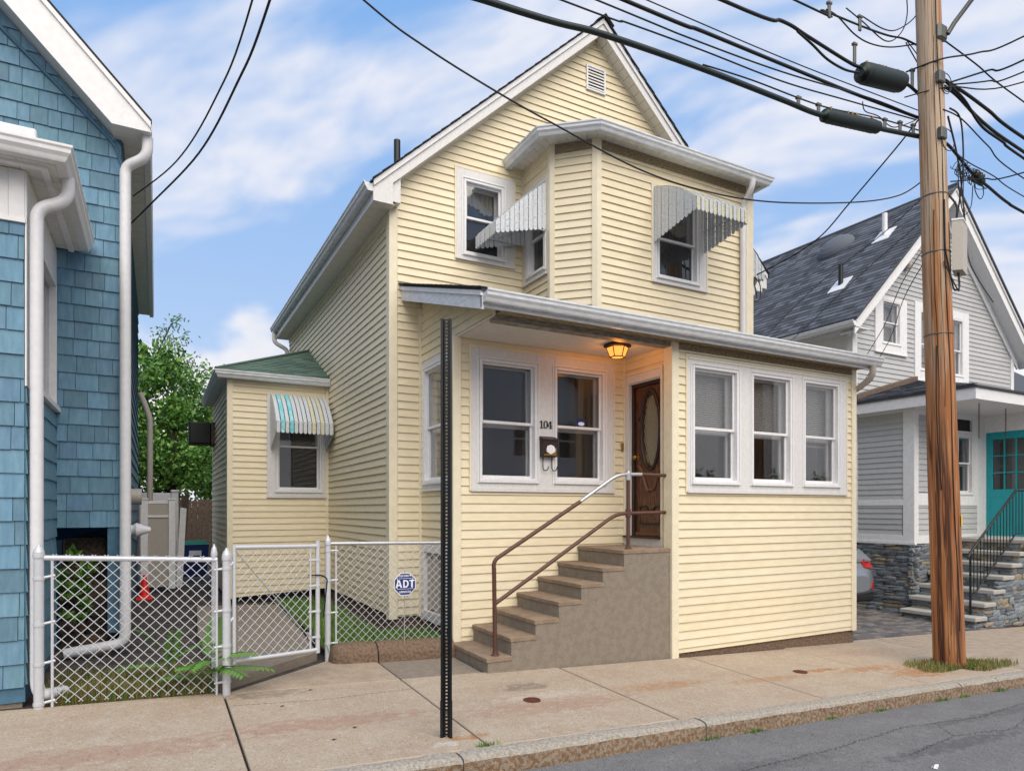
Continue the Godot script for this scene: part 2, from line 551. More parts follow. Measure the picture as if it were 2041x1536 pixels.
func make_materials():
	var soft := noise_tex(3, 0.02, g1(0.955), g1(1.0))
	var fine := noise_tex(4, 0.06, g1(0.86), g1(1.0))
	var grimy := noise_tex(9, 0.022, g1(0.87), g1(1.0))
	var b_fine := bump_tex(21, 0.09, 2.0)
	var b_rough := bump_tex(22, 0.18, 5.0)
	# yellow house
	M.vinyl = [mat("vinyl_a", Color(0.90, 0.85, 0.725), 0.5, soft, V(0.35, 1.6, 0.35), b_fine, 0.12), mat("vinyl_b", Color(0.895, 0.845, 0.715), 0.5, soft, V(0.4, 1.5, 0.4), b_fine, 0.12), mat("vinyl_c", Color(0.905, 0.858, 0.738), 0.5, soft, V(0.3, 1.7, 0.3), b_fine, 0.12)]
	mat("vinyl_trim", Color(0.91, 0.872, 0.765), 0.5, soft, 0.6)
	mat("aluminium", Color(0.855, 0.85, 0.845), 0.42, soft, V(2.1, 1.1, 2.1))
	mat("window_white", Color(0.90, 0.90, 0.905), 0.4, soft, 1.1)
	mat("gutter", Color(0.87, 0.885, 0.90), 0.38, grimy, V(0.5, 2.0, 0.5))
	mat("soffit", Color(0.87, 0.86, 0.83), 0.5, soft, 0.8)
	mat("dark_gap", Color(0.10, 0.095, 0.09), 0.9)
	mat("band", Color(1, 1, 1), 0.75, noise_tex(66, 0.05, Color(0.44, 0.39, 0.30), Color(0.66, 0.60, 0.48), 512, 5, Color(0.55, 0.49, 0.385)), V(0.6, 1.5, 0.6))  # mottled grime with the shade under the eaves painted into the colour
	mat("dirty_shaded_aluminium", Color(1, 1, 1), 0.6, noise_tex(67, 0.04, Color(0.44, 0.42, 0.385), Color(0.62, 0.60, 0.56), 512, 4, Color(0.53, 0.51, 0.47)), V(0.35, 0.9, 0.35))  # dirt grey, darkened further to paint in shade on the porch beam
	mat("asphalt_shingle", Color(0.24, 0.25, 0.27), 0.95, fine, 4.0)
	mat("concrete", Color(1, 1, 1), 0.92, speckle_tex(31, 512, Color(0.535, 0.495, 0.445), Color(0.505, 0.465, 0.415), 0.32, 12000, 0.72, 0.02), 0.8, b_rough, 0.35)
	mat("tread", Color(1, 1, 1), 0.95, speckle_tex(32, 512, Color(0.585, 0.51, 0.43), Color(0.54, 0.465, 0.39), 0.5, 30000, 0.6), 1.2, b_rough, 0.6)
	mat("rail_brown", Color(0.36, 0.23, 0.18), 0.5, grimy, 3.0)
	mat("galvanised", Color(0.80, 0.81, 0.82), 0.35, fine, 2.0, null, 0.5, 0.6)
	mat("door_wood", Color(1, 1, 1), 0.42, noise_tex(41, 0.02, Color(0.20, 0.105, 0.06), Color(0.47, 0.29, 0.16), 512, 5, Color(0.33, 0.19, 0.11)), V(3.0, 0.5, 3.0))
	mat("door_dark", Color(0.20, 0.115, 0.085), 0.45, fine, 3.0)
	mat("worn_wood", Color(0.46, 0.31, 0.19), 0.55, grimy, 3.0)
	mat("came", Color(0.62, 0.58, 0.42), 0.4)
	var gl := mat("glass", Color(0.05, 0.06, 0.065, 0.16), 0.02)
	gl.transparency = BaseMaterial3D.TRANSPARENCY_ALPHA
	gl.metallic_specular = 0.9
	mat("screen", Color(0.11, 0.115, 0.13), 0.75, fine, 8.0)
	mat("room_dark", Color(0.30, 0.29, 0.285), 0.9)
	mat("room_light", Color(0.70, 0.69, 0.67), 0.9)
	mat("blind", Color(0.90, 0.90, 0.89), 0.6)
	mat("curtain", Color(0.83, 0.80, 0.72), 0.9)
	mat("curtain_white", Color(0.85, 0.84, 0.80), 0.9)
	mat("rubble", Color(0.40, 0.36, 0.32), 0.95, noise_tex(61, 0.03, g1(0.5), g1(1.0)), 1.5, b_rough, 1.0)
	mat("awning_white", Color(0.83, 0.85, 0.87), 0.4, grimy, 2.5)
	mat("awning_cream", Color(0.86, 0.85, 0.74), 0.4, grimy, 2.5)
	mat("awning_aqua", Color(1, 1, 1), 0.4, noise_tex(62, 0.03, Color(0.36, 0.76, 0.81), Color(0.83, 0.85, 0.85), 256, 4, Color(0.45, 0.80, 0.84)), V(1.3, 1.3, 1.3))
	mat("black_metal", Color(0.055, 0.06, 0.065), 0.45, fine, 5.0)
	mat("dark_bronze", Color(0.11, 0.08, 0.06), 0.5)
	mat("mailbox_brown", Color(0.21, 0.14, 0.11), 0.5, fine, 4.0)
	mat("brass", Color(0.62, 0.47, 0.20), 0.35, null, 1.0, null, 0.5, 0.7)
	var lamp := mat("lamp_glass", Color(1.0, 0.80, 0.50), 0.4)
	lamp.emission_enabled = true; lamp.emission = Color(1.0, 0.62, 0.24); lamp.emission_energy_multiplier = 0.95
	var bulb := mat("bulb_glow", Color(1.0, 0.9, 0.7), 0.4)
	bulb.emission_enabled = true; bulb.emission = Color(1.0, 0.86, 0.55); bulb.emission_energy_multiplier = 3.0
	# blue house
	M.shingle = []
	for i in 7:
		var v := 0.93 + 0.022 * i
		M.shingle.append(mat("blue_shingle_%s" % "abcdefg"[i], Color(0.425 * v, 0.565 * v + 0.008 * (i % 2), 0.64 * v + 0.010 * (i % 3)), 0.8, noise_tex(70 + i, 0.02, Color(0.86, 0.89, 0.91), Color(1, 1, 1), 256), V(3.2, 0.8, 3.2), b_fine, 0.4))
	mat("blue_trim", Color(0.30, 0.46, 0.56), 0.75, grimy, 1.0)
	mat("white_paint", Color(0.90, 0.90, 0.90), 0.5, soft, 0.9)
	mat("white_pipe", Color(0.87, 0.87, 0.88), 0.4, soft, 1.2)
	# grey house
	M.clap = [mat("clapboard_a", Color(0.725, 0.73, 0.73), 0.7, soft, 0.7), mat("clapboard_b", Color(0.705, 0.71, 0.715), 0.7, soft, 0.7)]
	mat("teal", Color(0.08, 0.62, 0.66), 0.4, soft, 1.0)
	M.stone = []
	for i in 6:
		var q: Color = [Color(0.50, 0.53, 0.56), Color(0.56, 0.59, 0.62), Color(0.44, 0.46, 0.49), Color(0.62, 0.65, 0.67), Color(0.52, 0.54, 0.55), Color(0.66, 0.62, 0.54)][i]
		M.stone.append(mat("stone_%s" % "abcdef"[i], q, 0.9, noise_tex(90 + i, 0.03, g1(0.72), g1(1.0), 256), 2.5, b_rough, 0.8))
	mat("cap_stone", Color(0.73, 0.72, 0.69), 0.9, fine, 2.0, b_rough, 0.4)
	var rt := []
	for i in 4:
		var v := [0.30, 0.35, 0.40, 0.26][i] as float
		rt.append(mat("roof_grey_%s" % "abcd"[i], Color(v, v * 1.05, v * 1.14), 0.95, fine, 6.0))
	M.roof_grey = rt
	M.roof_green = [mat("roof_green_a", Color(0.36, 0.45, 0.40), 0.95, fine, 6.0), mat("roof_green_b", Color(0.41, 0.50, 0.44), 0.95, fine, 6.0), mat("roof_green_c", Color(0.33, 0.42, 0.38), 0.95, fine, 6.0)]
	# ground
	mat("sidewalk", Color(1, 1, 1), 0.93, speckle_tex(51, 1024, Color(0.672, 0.612, 0.535), Color(0.645, 0.57, 0.49), 0.42, 90000, 0.55), 0.55, b_rough, 0.45)
	mat("sidewalk_b", Color(0.97, 0.985, 0.99), 0.93, speckle_tex(55, 1024, Color(0.66, 0.605, 0.54), Color(0.635, 0.565, 0.495), 0.45, 90000, 0.55), 0.5, b_rough, 0.45)
	mat("road", Color(1, 1, 1), 0.95, speckle_tex(52, 1024, Color(0.42, 0.42, 0.425), Color(0.385, 0.385, 0.39), 0.5, 70000, 0.55), 0.75, b_rough, 0.8)
	mat("granite", Color(1, 1, 1), 0.9, speckle_tex(53, 512, Color(0.70, 0.675, 0.63), Color(0.60, 0.56, 0.50), 0.5, 26000, 0.55, 0.05), 1.1, b_rough, 0.6)
	mat("granite_rust", Color(1, 1, 1), 0.9, speckle_tex(56, 512, Color(0.60, 0.55, 0.485), Color(0.50, 0.37, 0.25), 0.55, 26000, 0.5, 0.035), 1.2, b_rough, 0.7)
	mat("dirt", Color(1, 1, 1), 0.97, speckle_tex(54, 512, Color(0.32, 0.28, 0.25), Color(0.23, 0.21, 0.20), 0.5, 20000, 0.5), 0.8, b_rough, 0.8)
	mat("brown_stone", Color(1, 1, 1), 0.9, speckle_tex(57, 512, Color(0.50, 0.42, 0.35), Color(0.40, 0.32, 0.255), 0.55, 20000, 0.5, 0.04), 1.2, b_rough, 0.6)
	mat("joint", Color(0.16, 0.145, 0.125), 0.97)
	mat("rust", Color(0.36, 0.17, 0.08), 0.8, grimy, 6.0)
	M.paver = [mat("paver_a", Color(0.44, 0.42, 0.41), 0.9, fine, 4.0), mat("paver_b", Color(0.52, 0.49, 0.46), 0.9, fine, 4.0), mat("paver_c", Color(0.36, 0.35, 0.36), 0.9, fine, 4.0)]
	# fence, pole and the rest
	mat("fence_paint", Color(0.80, 0.81, 0.83), 0.38, soft, 3.0, null, 0.5, 0.15)
	mat("wire_paint", Color(0.76, 0.77, 0.79), 0.45, null, 1.0, null, 0.5, 0.2)
	mat("cable", Color(0.045, 0.05, 0.055), 0.55)
	mat("cable_teal", Color(0.055, 0.125, 0.125), 0.5)
	mat("hardware", Color(0.42, 0.42, 0.40), 0.5, fine, 6.0, null, 0.5, 0.4)
	mat("box_grey", Color(0.70, 0.67, 0.63), 0.5, soft, 2.0)
	mat("cone_red", Color(0.93, 0.13, 0.06), 0.5)
	mat("bin_blue", Color(0.05, 0.15, 0.40), 0.5)
	mat("bin_green", Color(0.06, 0.45, 0.28), 0.5)
	mat("old_wood", Color(1, 1, 1), 0.95, noise_tex(63, 0.03, Color(0.26, 0.21, 0.18), Color(0.50, 0.43, 0.37)), V(5, 0.6, 5))
	mat("sign_blue", Color(0.05, 0.16, 0.46), 0.4)
	mat("sign_white", Color(0.90, 0.91, 0.93), 0.4)
	mat("car_silver", Color(0.60, 0.62, 0.65), 0.25, null, 1.0, null, 0.5, 0.55)
	mat("car_glass", Color(0.03, 0.035, 0.04), 0.05)
	mat("tyre", Color(0.04, 0.04, 0.04), 0.9)
	mat("lamp_red", Color(0.66, 0.03, 0.04), 0.2)
	mat("yellow_tag", Color(0.95, 0.80, 0.05), 0.5)
	mat("bark", Color(0.24, 0.19, 0.15), 0.95, grimy, 3.0, b_rough, 0.8)
	for i in 4:
		var lc: Color = [Color(0.34, 0.52, 0.19), Color(0.27, 0.45, 0.16), Color(0.44, 0.58, 0.24), Color(0.22, 0.38, 0.15)][i]
		var lm := mat("leaf_%s" % "abcd"[i], lc, 0.6)
		lm.backlight_enabled = true; lm.backlight = Color(lc.r * 0.5, lc.g * 0.5, lc.b * 0.3)
	var gm := mat("grass", Color(0.36, 0.50, 0.20), 0.75)
	gm.backlight_enabled = true; gm.backlight = Color(0.16, 0.22, 0.06)
	var gd := mat("grass_dry", Color(0.52, 0.46, 0.28), 0.8)
	gd.backlight_enabled = true; gd.backlight = Color(0.2, 0.17, 0.08)
	pole_material()
	ground_materials()

func pole_material():
	# weathered grey wood above, orange-brown wood below with dark checks, as the photograph shows
	var w := 256; var h := 1024
	var n := FastNoiseLite.new(); n.seed = 8; n.frequency = 0.03; n.fractal_octaves = 4; n.fractal_type = FastNoiseLite.FRACTAL_FBM
	var img := Image.create(w, h, false, Image.FORMAT_RGB8)
	for y in h:
		for x in w:
			var a := TAU * x / w
			var cx := cos(a) * 40.0; var cz := sin(a) * 40.0
			var grain := n.get_noise_3d(cx * 1.5, y * 0.13, cz * 1.5)
			var fine := n.get_noise_3d(cx * 5.5, y * 0.30, cz * 5.5 + 50)
			var patch := n.get_noise_3d(cx * 0.8, y * 0.11 + 90, cz * 0.8)
			var up := smoothstep(0.30, 0.46, 1.0 - float(y) / h + patch * 0.35 + grain * 0.25)
			var lowc := Color(0.60, 0.385, 0.23).lerp(Color(0.27, 0.15, 0.09), smoothstep(-0.1, 0.35, grain + patch * 0.8))
			lowc = lowc.lerp(Color(0.74, 0.58, 0.42), smoothstep(0.12, 0.4, fine - patch * 0.5) * 0.7)
			var topc := Color(0.72, 0.635, 0.54).lerp(Color(0.66, 0.45, 0.30), smoothstep(0.10, 0.40, grain + patch))
			topc = topc.lerp(Color(0.46, 0.385, 0.32), smoothstep(0.12, 0.4, fine) * 0.7)
			var c := lowc.lerp(topc, up)
			var crack := n.get_noise_3d(cx * 3.4 + 200, y * 0.05, cz * 3.4)
			c = c.lerp(Color(0.11, 0.075, 0.05), smoothstep(0.40, 0.46, crack) * 0.8)
			img.set_pixel(x, y, c)
	var m := StandardMaterial3D.new()
	m.albedo_texture = ImageTexture.create_from_image(img)
	m.roughness = 0.9
	M.pole_wood = m

# one picture of a stretch of ground: grain, grit and the stains the photograph shows there
func ground_picture(w: int, h: int, x0: float, x1: float, z0: float, z1: float, seed: int, cols: Array, stains: Array, cracks: Array, grit_n: int) -> Texture2D:
	var n := FastNoiseLite.new(); n.seed = seed; n.frequency = 1.0; n.fractal_type = FastNoiseLite.FRACTAL_FBM; n.fractal_octaves = 4
	var by := PackedByteArray(); by.resize(w * h * 3)
	var r := RandomNumberGenerator.new(); r.seed = seed
	var grit := PackedFloat32Array(); grit.resize(w * h); grit.fill(1.0)
	for k in grit_n:
		var x := r.randi() % (w - 2); var y := r.randi() % (h - 2)
		var v := r.randf_range(0.60, 0.92) if r.randf() < 0.6 else r.randf_range(1.05, 1.28)
		grit[y * w + x] = v
		if r.randf() < 0.4: grit[y * w + x + 1] = v
		if r.randf() < 0.25: grit[(y + 1) * w + x] = v
	for c in cracks:   # polylines in metres
		for i in c.size() - 1:
			var a: Vector2 = c[i]; var b: Vector2 = c[i + 1]
			var st := int((b - a).length() / (x1 - x0) * w * 1.4) + 2
			for k in st:
				var p := a.lerp(b, float(k) / st) + Vector2(n.get_noise_2d(k * 0.11, i * 7.0), n.get_noise_2d(k * 0.11, i * 7.0 + 40)) * 0.035
				var px := int((p.x - x0) / (x1 - x0) * w); var py := int((p.y - z0) / (z1 - z0) * h)
				if px > 0 and px < w - 1 and py > 0 and py < h - 1:
					grit[py * w + px] = 0.42; grit[py * w + px + 1] = min(grit[py * w + px + 1], 0.62)
	for j in h:
		var z := lerpf(z0, z1, (j + 0.5) / h)
		for i in w:
			var x := lerpf(x0, x1, (i + 0.5) / w)
			var f := n.get_noise_2d(x * 1.1, z * 2.2) * 0.5 + 0.5
			var c: Color = cols[0].lerp(cols[1], clampf(f * 1.6 - 0.3, 0, 1))
			var p2 := n.get_noise_2d(x * 6.0 + 30, z * 6.0)
			c = c.lerp(cols[2], clampf(p2 * 0.9, 0, 0.5))
			for s in stains:
				var dx: float = (x - s[0]) / s[2]; var dz: float = (z - s[1]) / s[3]
				var d := dx * dx + dz * dz
				if d < 1.6:
					var am: float = clampf(1.1 - d + n.get_noise_2d(x * 7.0, z * 11.0) * 1.3, 0, 1) * s[5]
					c = c.lerp(s[4], am)
			var g := grit[j * w + i] * (1.0 + r.randf_range(-0.07, 0.07))
			var o := (j * w + i) * 3
			by[o] = clampi(int(c.r * g * 255), 0, 255); by[o + 1] = clampi(int(c.g * g * 255), 0, 255); by[o + 2] = clampi(int(c.b * g * 255), 0, 255)
	return ImageTexture.create_from_image(Image.create_from_data(w, h, false, Image.FORMAT_RGB8, by))

func ground_materials():
	var rust := Color(0.62, 0.40, 0.22); var red := Color(0.62, 0.50, 0.43); var dark := Color(0.40, 0.36, 0.32); var pale := Color(0.75, 0.73, 0.70)
	var m := StandardMaterial3D.new()
	m.albedo_texture = ground_picture(2048, 512, -7.2, 4.0, -0.15, 1.86, 7, [Color(0.680, 0.622, 0.545), Color(0.652, 0.578, 0.497), Color(0.70, 0.655, 0.60)], [[1.25, 1.02, 0.35, 0.06, rust, 0.75], [1.9, 1.15, 0.5, 0.12, rust, 0.55], [2.45, 1.45, 0.55, 0.22, rust, 0.6], [0.3, 1.12, 0.7, 0.10, rust, 0.35], [-1.0, 0.95, 0.6, 0.12, rust, 0.35], [-3.42, 1.62, 0.16, 0.05, rust, 0.8], [-3.62, 1.70, 0.13, 0.05, pale, 0.8], [-2.35, 0.55, 0.30, 0.12, dark, 0.5], [-4.3, 0.95, 0.9, 0.16, red, 0.7], [-5.8, 1.1, 1.2, 0.18, red, 0.6], [-2.4, 1.15, 0.9, 0.2, red, 0.6], [-2.3, 0.85, 0.6, 0.1, pale, 0.4], [-4.6, 0.05, 0.35, 0.12, dark, 0.4], [2.9, 0.5, 0.8, 0.2, red, 0.4]], [[Vector2(-4.9, 0.30), Vector2(-4.2, 0.36), Vector2(-3.36, 0.27)]], 60000)
	m.roughness = 0.93
	M.walk_near = m
	m = StandardMaterial3D.new()
	m.albedo_texture = ground_picture(2048, 640, -5.0, 6.0, 1.95, 5.4, 9, [Color(0.455, 0.452, 0.448), Color(0.42, 0.418, 0.415), Color(0.49, 0.482, 0.47)], [[0.5, 2.9, 1.2, 0.1, Color(0.33, 0.33, 0.335), 0.7], [2.0, 2.5, 1.5, 0.08, Color(0.34, 0.34, 0.345), 0.6], [-1.5, 2.6, 1.0, 0.12, Color(0.35, 0.35, 0.35), 0.5]], [[Vector2(-1.9, 2.62), Vector2(-0.6, 2.55), Vector2(0.5, 2.42), Vector2(1.6, 2.5), Vector2(3.0, 2.36)], [Vector2(-0.2, 2.9), Vector2(0.7, 2.75), Vector2(1.5, 2.85), Vector2(2.4, 2.62), Vector2(3.6, 2.7)], [Vector2(0.7, 2.75), Vector2(0.9, 2.5)], [Vector2(2.2, 3.1), Vector2(3.4, 2.95)]], 150000)
	m.roughness = 0.95
	M.road_near = m

# ---------- ground ----------
func slab_piece(parent: Node, n: String, pts: Array, dy: float, m: Material, t := 0.09, b := 0.007):
	# a paving slab: polygon of Vector2(x, z), chamfered edges
	var c := Vector2.ZERO
	for p in pts: c += p
	c /= pts.size()
	var s := new_st()
	var top := []; var rim := []; var low := []
	for i in pts.size():
		var p: Vector2 = pts[i]
		var e0: Vector2 = (pts[i] - pts[(i + pts.size() - 1) % pts.size()]).normalized()
		var e1: Vector2 = (pts[(i + 1) % pts.size()] - pts[i]).normalized()
		var inw := (e1 - e0).normalized()
		if inw.dot(c - p) < 0: inw = -inw
		var q := p + inw * b * 1.4
		top.append(V(q.x, gy(q.x, q.y) + dy, q.y))
		rim.append(V(p.x, gy(p.x, p.y) + dy - b, p.y))
		low.append(V(p.x, gy(p.x, p.y) + dy - t, p.y))
	uv_flat(s, top, -7.2, 4.0, -0.15, 1.86)
	for i in pts.size():
		var j: int = (i + 1) % pts.size()
		var h: Vector2 = (pts[i] + pts[j]) / 2 - c
		quad(s, top[i], top[j], rim[j], rim[i], V(h.x, 1, h.y))
		quad(s, rim[i], rim[j], low[j], low[i], V(h.x, 0, h.y))
	return obj(n, s, m, parent)

func uv_flat(s: SurfaceTool, pts: Array, x0: float, x1: float, z0: float, z1: float):
	for i in range(1, pts.size() - 1):
		var t := [pts[0], pts[i], pts[i + 1]]
		if (t[1] - t[0]).cross(t[2] - t[0]).y > 0: t = [pts[0], pts[i + 1], pts[i]]
		for p in t:
			s.set_normal(V(0, 1, 0)); s.set_uv(Vector2((p.x - x0) / (x1 - x0), (p.z - z0) / (z1 - z0))); s.add_vertex(p)

func sheet(s: SurfaceTool, x0, x1, z0, z1, nx: int, nz: int, f: Callable):
	for i in nx:
		for j in nz:
			var a := lerpf(x0, x1, float(i) / nx); var b := lerpf(x0, x1, float(i + 1) / nx)
			var c := lerpf(z0, z1, float(j) / nz); var d := lerpf(z0, z1, float(j + 1) / nz)
			quad(s, V(a, f.call(a, c), c), V(b, f.call(b, c), c), V(b, f.call(b, d), d), V(a, f.call(a, d), d), V(0, 1, 0))

func kerb_block(parent: Node, x0: float, x1: float, seed: int):
	var n := FastNoiseLite.new(); n.seed = seed; n.frequency = 3.0; n.fractal_octaves = 3
	var prof := [Vector2(1.84, -0.02), Vector2(1.842, 0.0), Vector2(1.90, 0.004), Vector2(1.95, 0.002), Vector2(1.974, -0.008), Vector2(1.985, -0.03), Vector2(1.988, -0.07), Vector2(1.99, -0.11), Vector2(1.992, -0.20)]
	var s := new_st(); var s2 := new_st()
	var k := int((x1 - x0) / 0.045)
	var rows := []
	for i in k + 1:
		var t := float(i) / k
		var x := lerpf(x0, x1, t)
		var endr: float = min(min(t, 1 - t) * (x1 - x0), 0.03) / 0.03
		var row := []
		for p in prof:
			var dz := n.get_noise_3d(x, p.y * 2, p.x) * 0.014; var dy := n.get_noise_3d(x, p.y * 2 + 9, p.x) * 0.009
			row.append(V(x, gy(x, p.x) + p.y + dy - 0.012 * (1 - endr), p.x + dz - 0.012 * (1 - endr)))
		rows.append(row)
	for i in k:
		for j in prof.size() - 1:
			quad(s if j < 5 else s2, rows[i][j], rows[i + 1][j], rows[i + 1][j + 1], rows[i][j + 1], V(0, 1, 0.6))
	for e in [0, k]:
		var c: Vector3 = rows[e][0]
		for j in range(1, prof.size() - 1):
			tri(s, c, rows[e][j], rows[e][j + 1], V(-1 if e == 0 else 1, 0, 0))
	var o := obj("kerb_stone", s, M.granite, parent)
	obj("stained_face", s2, M.granite_rust, o)

func grass_patch(n: String, label: String, area: Callable, count: int, h0: float, h1: float, m: Material, seed: int, lean := 0.5, kind := "stuff"):
	var r := RandomNumberGenerator.new(); r.seed = seed
	var s := new_st()
	for i in count:
		var p: Vector3 = area.call(r)
		var a := r.randf() * TAU; var hh := r.randf_range(h0, h1)
		var w := r.randf_range(0.0025, 0.005)
		var side := V(cos(a), 0, sin(a)) * w
		var l := V(cos(a + 1.57 + r.randf_range(-0.6, 0.6)), 0, sin(a + 1.57 + r.randf_range(-0.6, 0.6))) * hh * r.randf_range(0.1, lean)
		var mid := p + V(0, hh * 0.6, 0) + l * 0.35
		var tip := p + V(0, hh, 0) + l
		quad(s, p - side, p + side, mid + side * 0.8, mid - side * 0.8, V(side.z, 0.3, -side.x))
		tri(s, mid - side * 0.8, mid + side * 0.8, tip, V(side.z, 0.3, -side.x))
	var o := obj(n, s, m, self, kind)
	o.set_meta("label", label)
	o.set_meta("category", "grass")
	return o

func build_ground():
	var g := new_st()
	sheet(g, -160, 160, -160, 160, 40, 40, func(x, z): return gy(x, z) - 0.5)
	obj("ground", g, M.dirt, self, "structure")
	# yard earth between and behind the houses
	var y := new_st()
	sheet(y, -30, 40, -60, -0.15, 60, 40, func(x, z): return gy(x, z) - 0.012)
	obj("yard", y, M.dirt, self, "structure")
	# road
	var r := new_st()
	sheet(r, -40, 60, 1.98, 11.0, 60, 10, func(x, z): return gy(x, z) - 0.145 + 0.06 * smoothstep(2.0, 6.5, z) * (1.0 - smoothstep(6.5, 11.0, z)))
	var road := obj("road", r, M.road, self, "structure")
	r = new_st()
	for i in 22:
		for j in 6:
			var q := []
			for c in [[0, 0], [1, 0], [1, 1], [0, 1]]:
				var x: float = -5.0 + 0.5 * (i + c[0]); var z: float = 1.96 + 0.57 * (j + c[1])
				q.append(V(x, gy(x, z) - 0.141 + 0.06 * smoothstep(2.0, 6.5, z), z))
			uv_flat(r, q, -5.0, 6.0, 1.95, 5.4)
	obj("worn_asphalt", r, M.road_near, road)
	# pavement: every slab a piece, joints are real gaps over dark filler
	var sw := structure("sidewalk")
	var f := new_st()
	sheet(f, -30, 40, -1.2, 1.86, 40, 4, func(x, z): return gy(x, z) - 0.03)
	obj("joint_filler", f, M.joint, sw)
	var xs := [-14.0, -11.5, -9.4, -7.2, -4.92, -3.36, -1.62, 0.2, 1.92, 3.95, 5.7, 7.5, 9.3, 11.2, 13.2]
	var gp := 0.009
	for i in xs.size() - 1:
		var a: float = xs[i] + gp; var b: float = xs[i + 1] - gp
		var zb := -0.13
		if a > -3.4 and b < 3.9: zb = 0.012
		if i == 5: zb = -0.075
		if i == 4: zb = -0.055
		slab_piece(sw, "slab", [Vector2(a, zb), Vector2(b, zb), Vector2(b, 1.835), Vector2(a, 1.835)], rng.randf_range(-0.003, 0.003), M.walk_near if i >= 3 and i <= 8 else M.sidewalk)
	slab_piece(sw, "slab", [Vector2(-4.91, -0.07), Vector2(-3.37, -0.07), Vector2(-3.37, -0.80), Vector2(-3.86, -1.0)], 0.001, M.sidewalk)
	slab_piece(sw, "slab", [Vector2(-3.35, -0.09), Vector2(-2.49, -0.09), Vector2(-2.49, -0.80), Vector2(-3.35, -0.80)], -0.004, M.concrete)
	var kb := structure("kerb")
	var ks := [-13.0, -10.6, -8.3, -5.9, -3.62, -1.44, 0.83, 2.32, 3.06, 3.76, 5.6, 7.9, 10.0, 12.4]
	for i in ks.size() - 1:
		kerb_block(kb, ks[i] + 0.006, ks[i + 1] - 0.006, 100 + i)
	# concrete walk inside the gate
	var pa := structure("path")
	slab_piece(pa, "slab", [Vector2(-4.95, -0.16), Vector2(-3.93, -1.10), Vector2(-3.86, -2.4), Vector2(-5.0, -2.4)], 0.085, M.concrete, 0.15)
	slab_piece(pa, "slab", [Vector2(-5.0, -2.415), Vector2(-3.86, -2.415), Vector2(-3.8, -4.6), Vector2(-4.9, -4.6)], 0.08, M.concrete, 0.15)
	# block paving of the drive
	var dr := structure("driveway")
	var base := new_st()
	sheet(base, 3.42, 7.36, -10.0, -0.14, 4, 8, func(x, z): return gy(x, z) - 0.006)
	obj("sand_bed", base, M.joint, dr)
	var bins := [new_st(), new_st(), new_st()]
	var row := 0
	var z := -0.15
	while z > -6.0:
		var x := 3.44 + (0.11 if row % 2 else 0.0)
		while x < 7.2:
			var s: SurfaceTool = bins[rng.randi() % 3]
			var t := gy(x, z) + 0.004 + rng.randf_range(-0.002, 0.002)
			hexa(s, [V(x, t - 0.03, z), V(x + 0.212, t - 0.03, z), V(x + 0.212, t - 0.03, z - 0.102), V(x, t - 0.03, z - 0.102), V(x + 0.004, t, z - 0.003), V(x + 0.208, t, z - 0.003), V(x + 0.208, t, z - 0.099), V(x + 0.004, t, z - 0.099)])
			x += 0.22
		z -= 0.108
		row += 1
	for i in 3: obj("pavers", bins[i], M.paver[i], dr, "stuff")
	# rounded brownstone edging in front of the little lawn
	var ed := thing("stone_edging", "rounded brown stone edging in front of the small lawn, two pieces with an open joint", "edging", V(-3.1, gy(-3.1, -0.9), -0.9))
	for q in [[-3.84, -3.36], [-3.345, -2.47]]:
		var s := new_st()
		var k := 22
		var n := FastNoiseLite.new(); n.seed = 4; n.frequency = 4.0
		var rows := []
		for i in k + 1:
			var x := lerpf(q[0], q[1], float(i) / k)
			var er := 1.0
			if q[0] < -3.8: er = clampf((x - q[0]) / 0.12, 0.0, 1.0); er = 0.25 + 0.75 * sqrt(1 - (1 - er) * (1 - er))
			var rw := []
			for j in 11:
				var an := PI * j / 10.0
				var zz := -0.98 + cos(an) * 0.17 * er; var yy: float = pow(sin(an), 0.6) * 0.205 * er
				rw.append(V(x, gy(x, zz) - 0.02 + yy + n.get_noise_3d(x, yy, zz) * 0.012, zz + n.get_noise_3d(x, yy + 5, zz) * 0.01))
			rows.append(rw)
		for i in k:
			for j in 10:
				quad(s, rows[i][j], rows[i + 1][j], rows[i + 1][j + 1], rows[i][j + 1], (rows[i][j] + rows[i + 1][j + 1]) / 2 - V((rows[i][j].x + rows[i + 1][j].x) / 2, gy(q[0], -1.0) - 0.05, -0.98))
		for e in [0, k]:
			for j in range(1, 10): tri(s, rows[e][0], rows[e][j], rows[e][j + 1], V(-1 if e == 0 else 1, 0, 0))
		obj("stone", s, M.brown_stone, ed)
	# lawn
	var lawn := new_st()
	sheet(lawn, -3.86, -2.44, -2.1, -1.02, 6, 6, func(x, zz): return gy(x, zz) + 0.10)
	sheet(lawn, -3.80, -2.9, -4.9, -2.1, 4, 6, func(x, zz): return gy(x, zz) + 0.09)
	obj("lawn", lawn, M.dirt, self, "structure")
	grass_patch("grass", "short green grass of the small lawn behind the brown edging", func(q): return func_lawn(q), 9000, 0.04, 0.12, M.grass, 3)
	grass_patch("grass", "weedy dry grass along the foot of the left chain link fence", func(q): return lawn_fence(q), 5200, 0.04, 0.17, M.grass_dry, 4)
	grass_patch("grass", "green weeds along the foot of the left chain link fence", func(q): return lawn_fence(q), 2400, 0.04, 0.16, M.grass, 5)
	grass_patch("grass", "tuft of dry and green grass round the foot of the utility pole", func(q): return pole_grass(q), 2200, 0.03, 0.10, M.grass_dry, 6)
	grass_patch("grass", "patch of green grass lying by the utility pole and kerb", func(q): return pole_grass(q), 1300, 0.03, 0.09, M.grass, 7)
	grass_patch("weeds", "tiny weeds sprouting along the foot of the kerb", func(q): return kerb_weed(q), 420, 0.015, 0.05, M.grass, 9, 0.9)
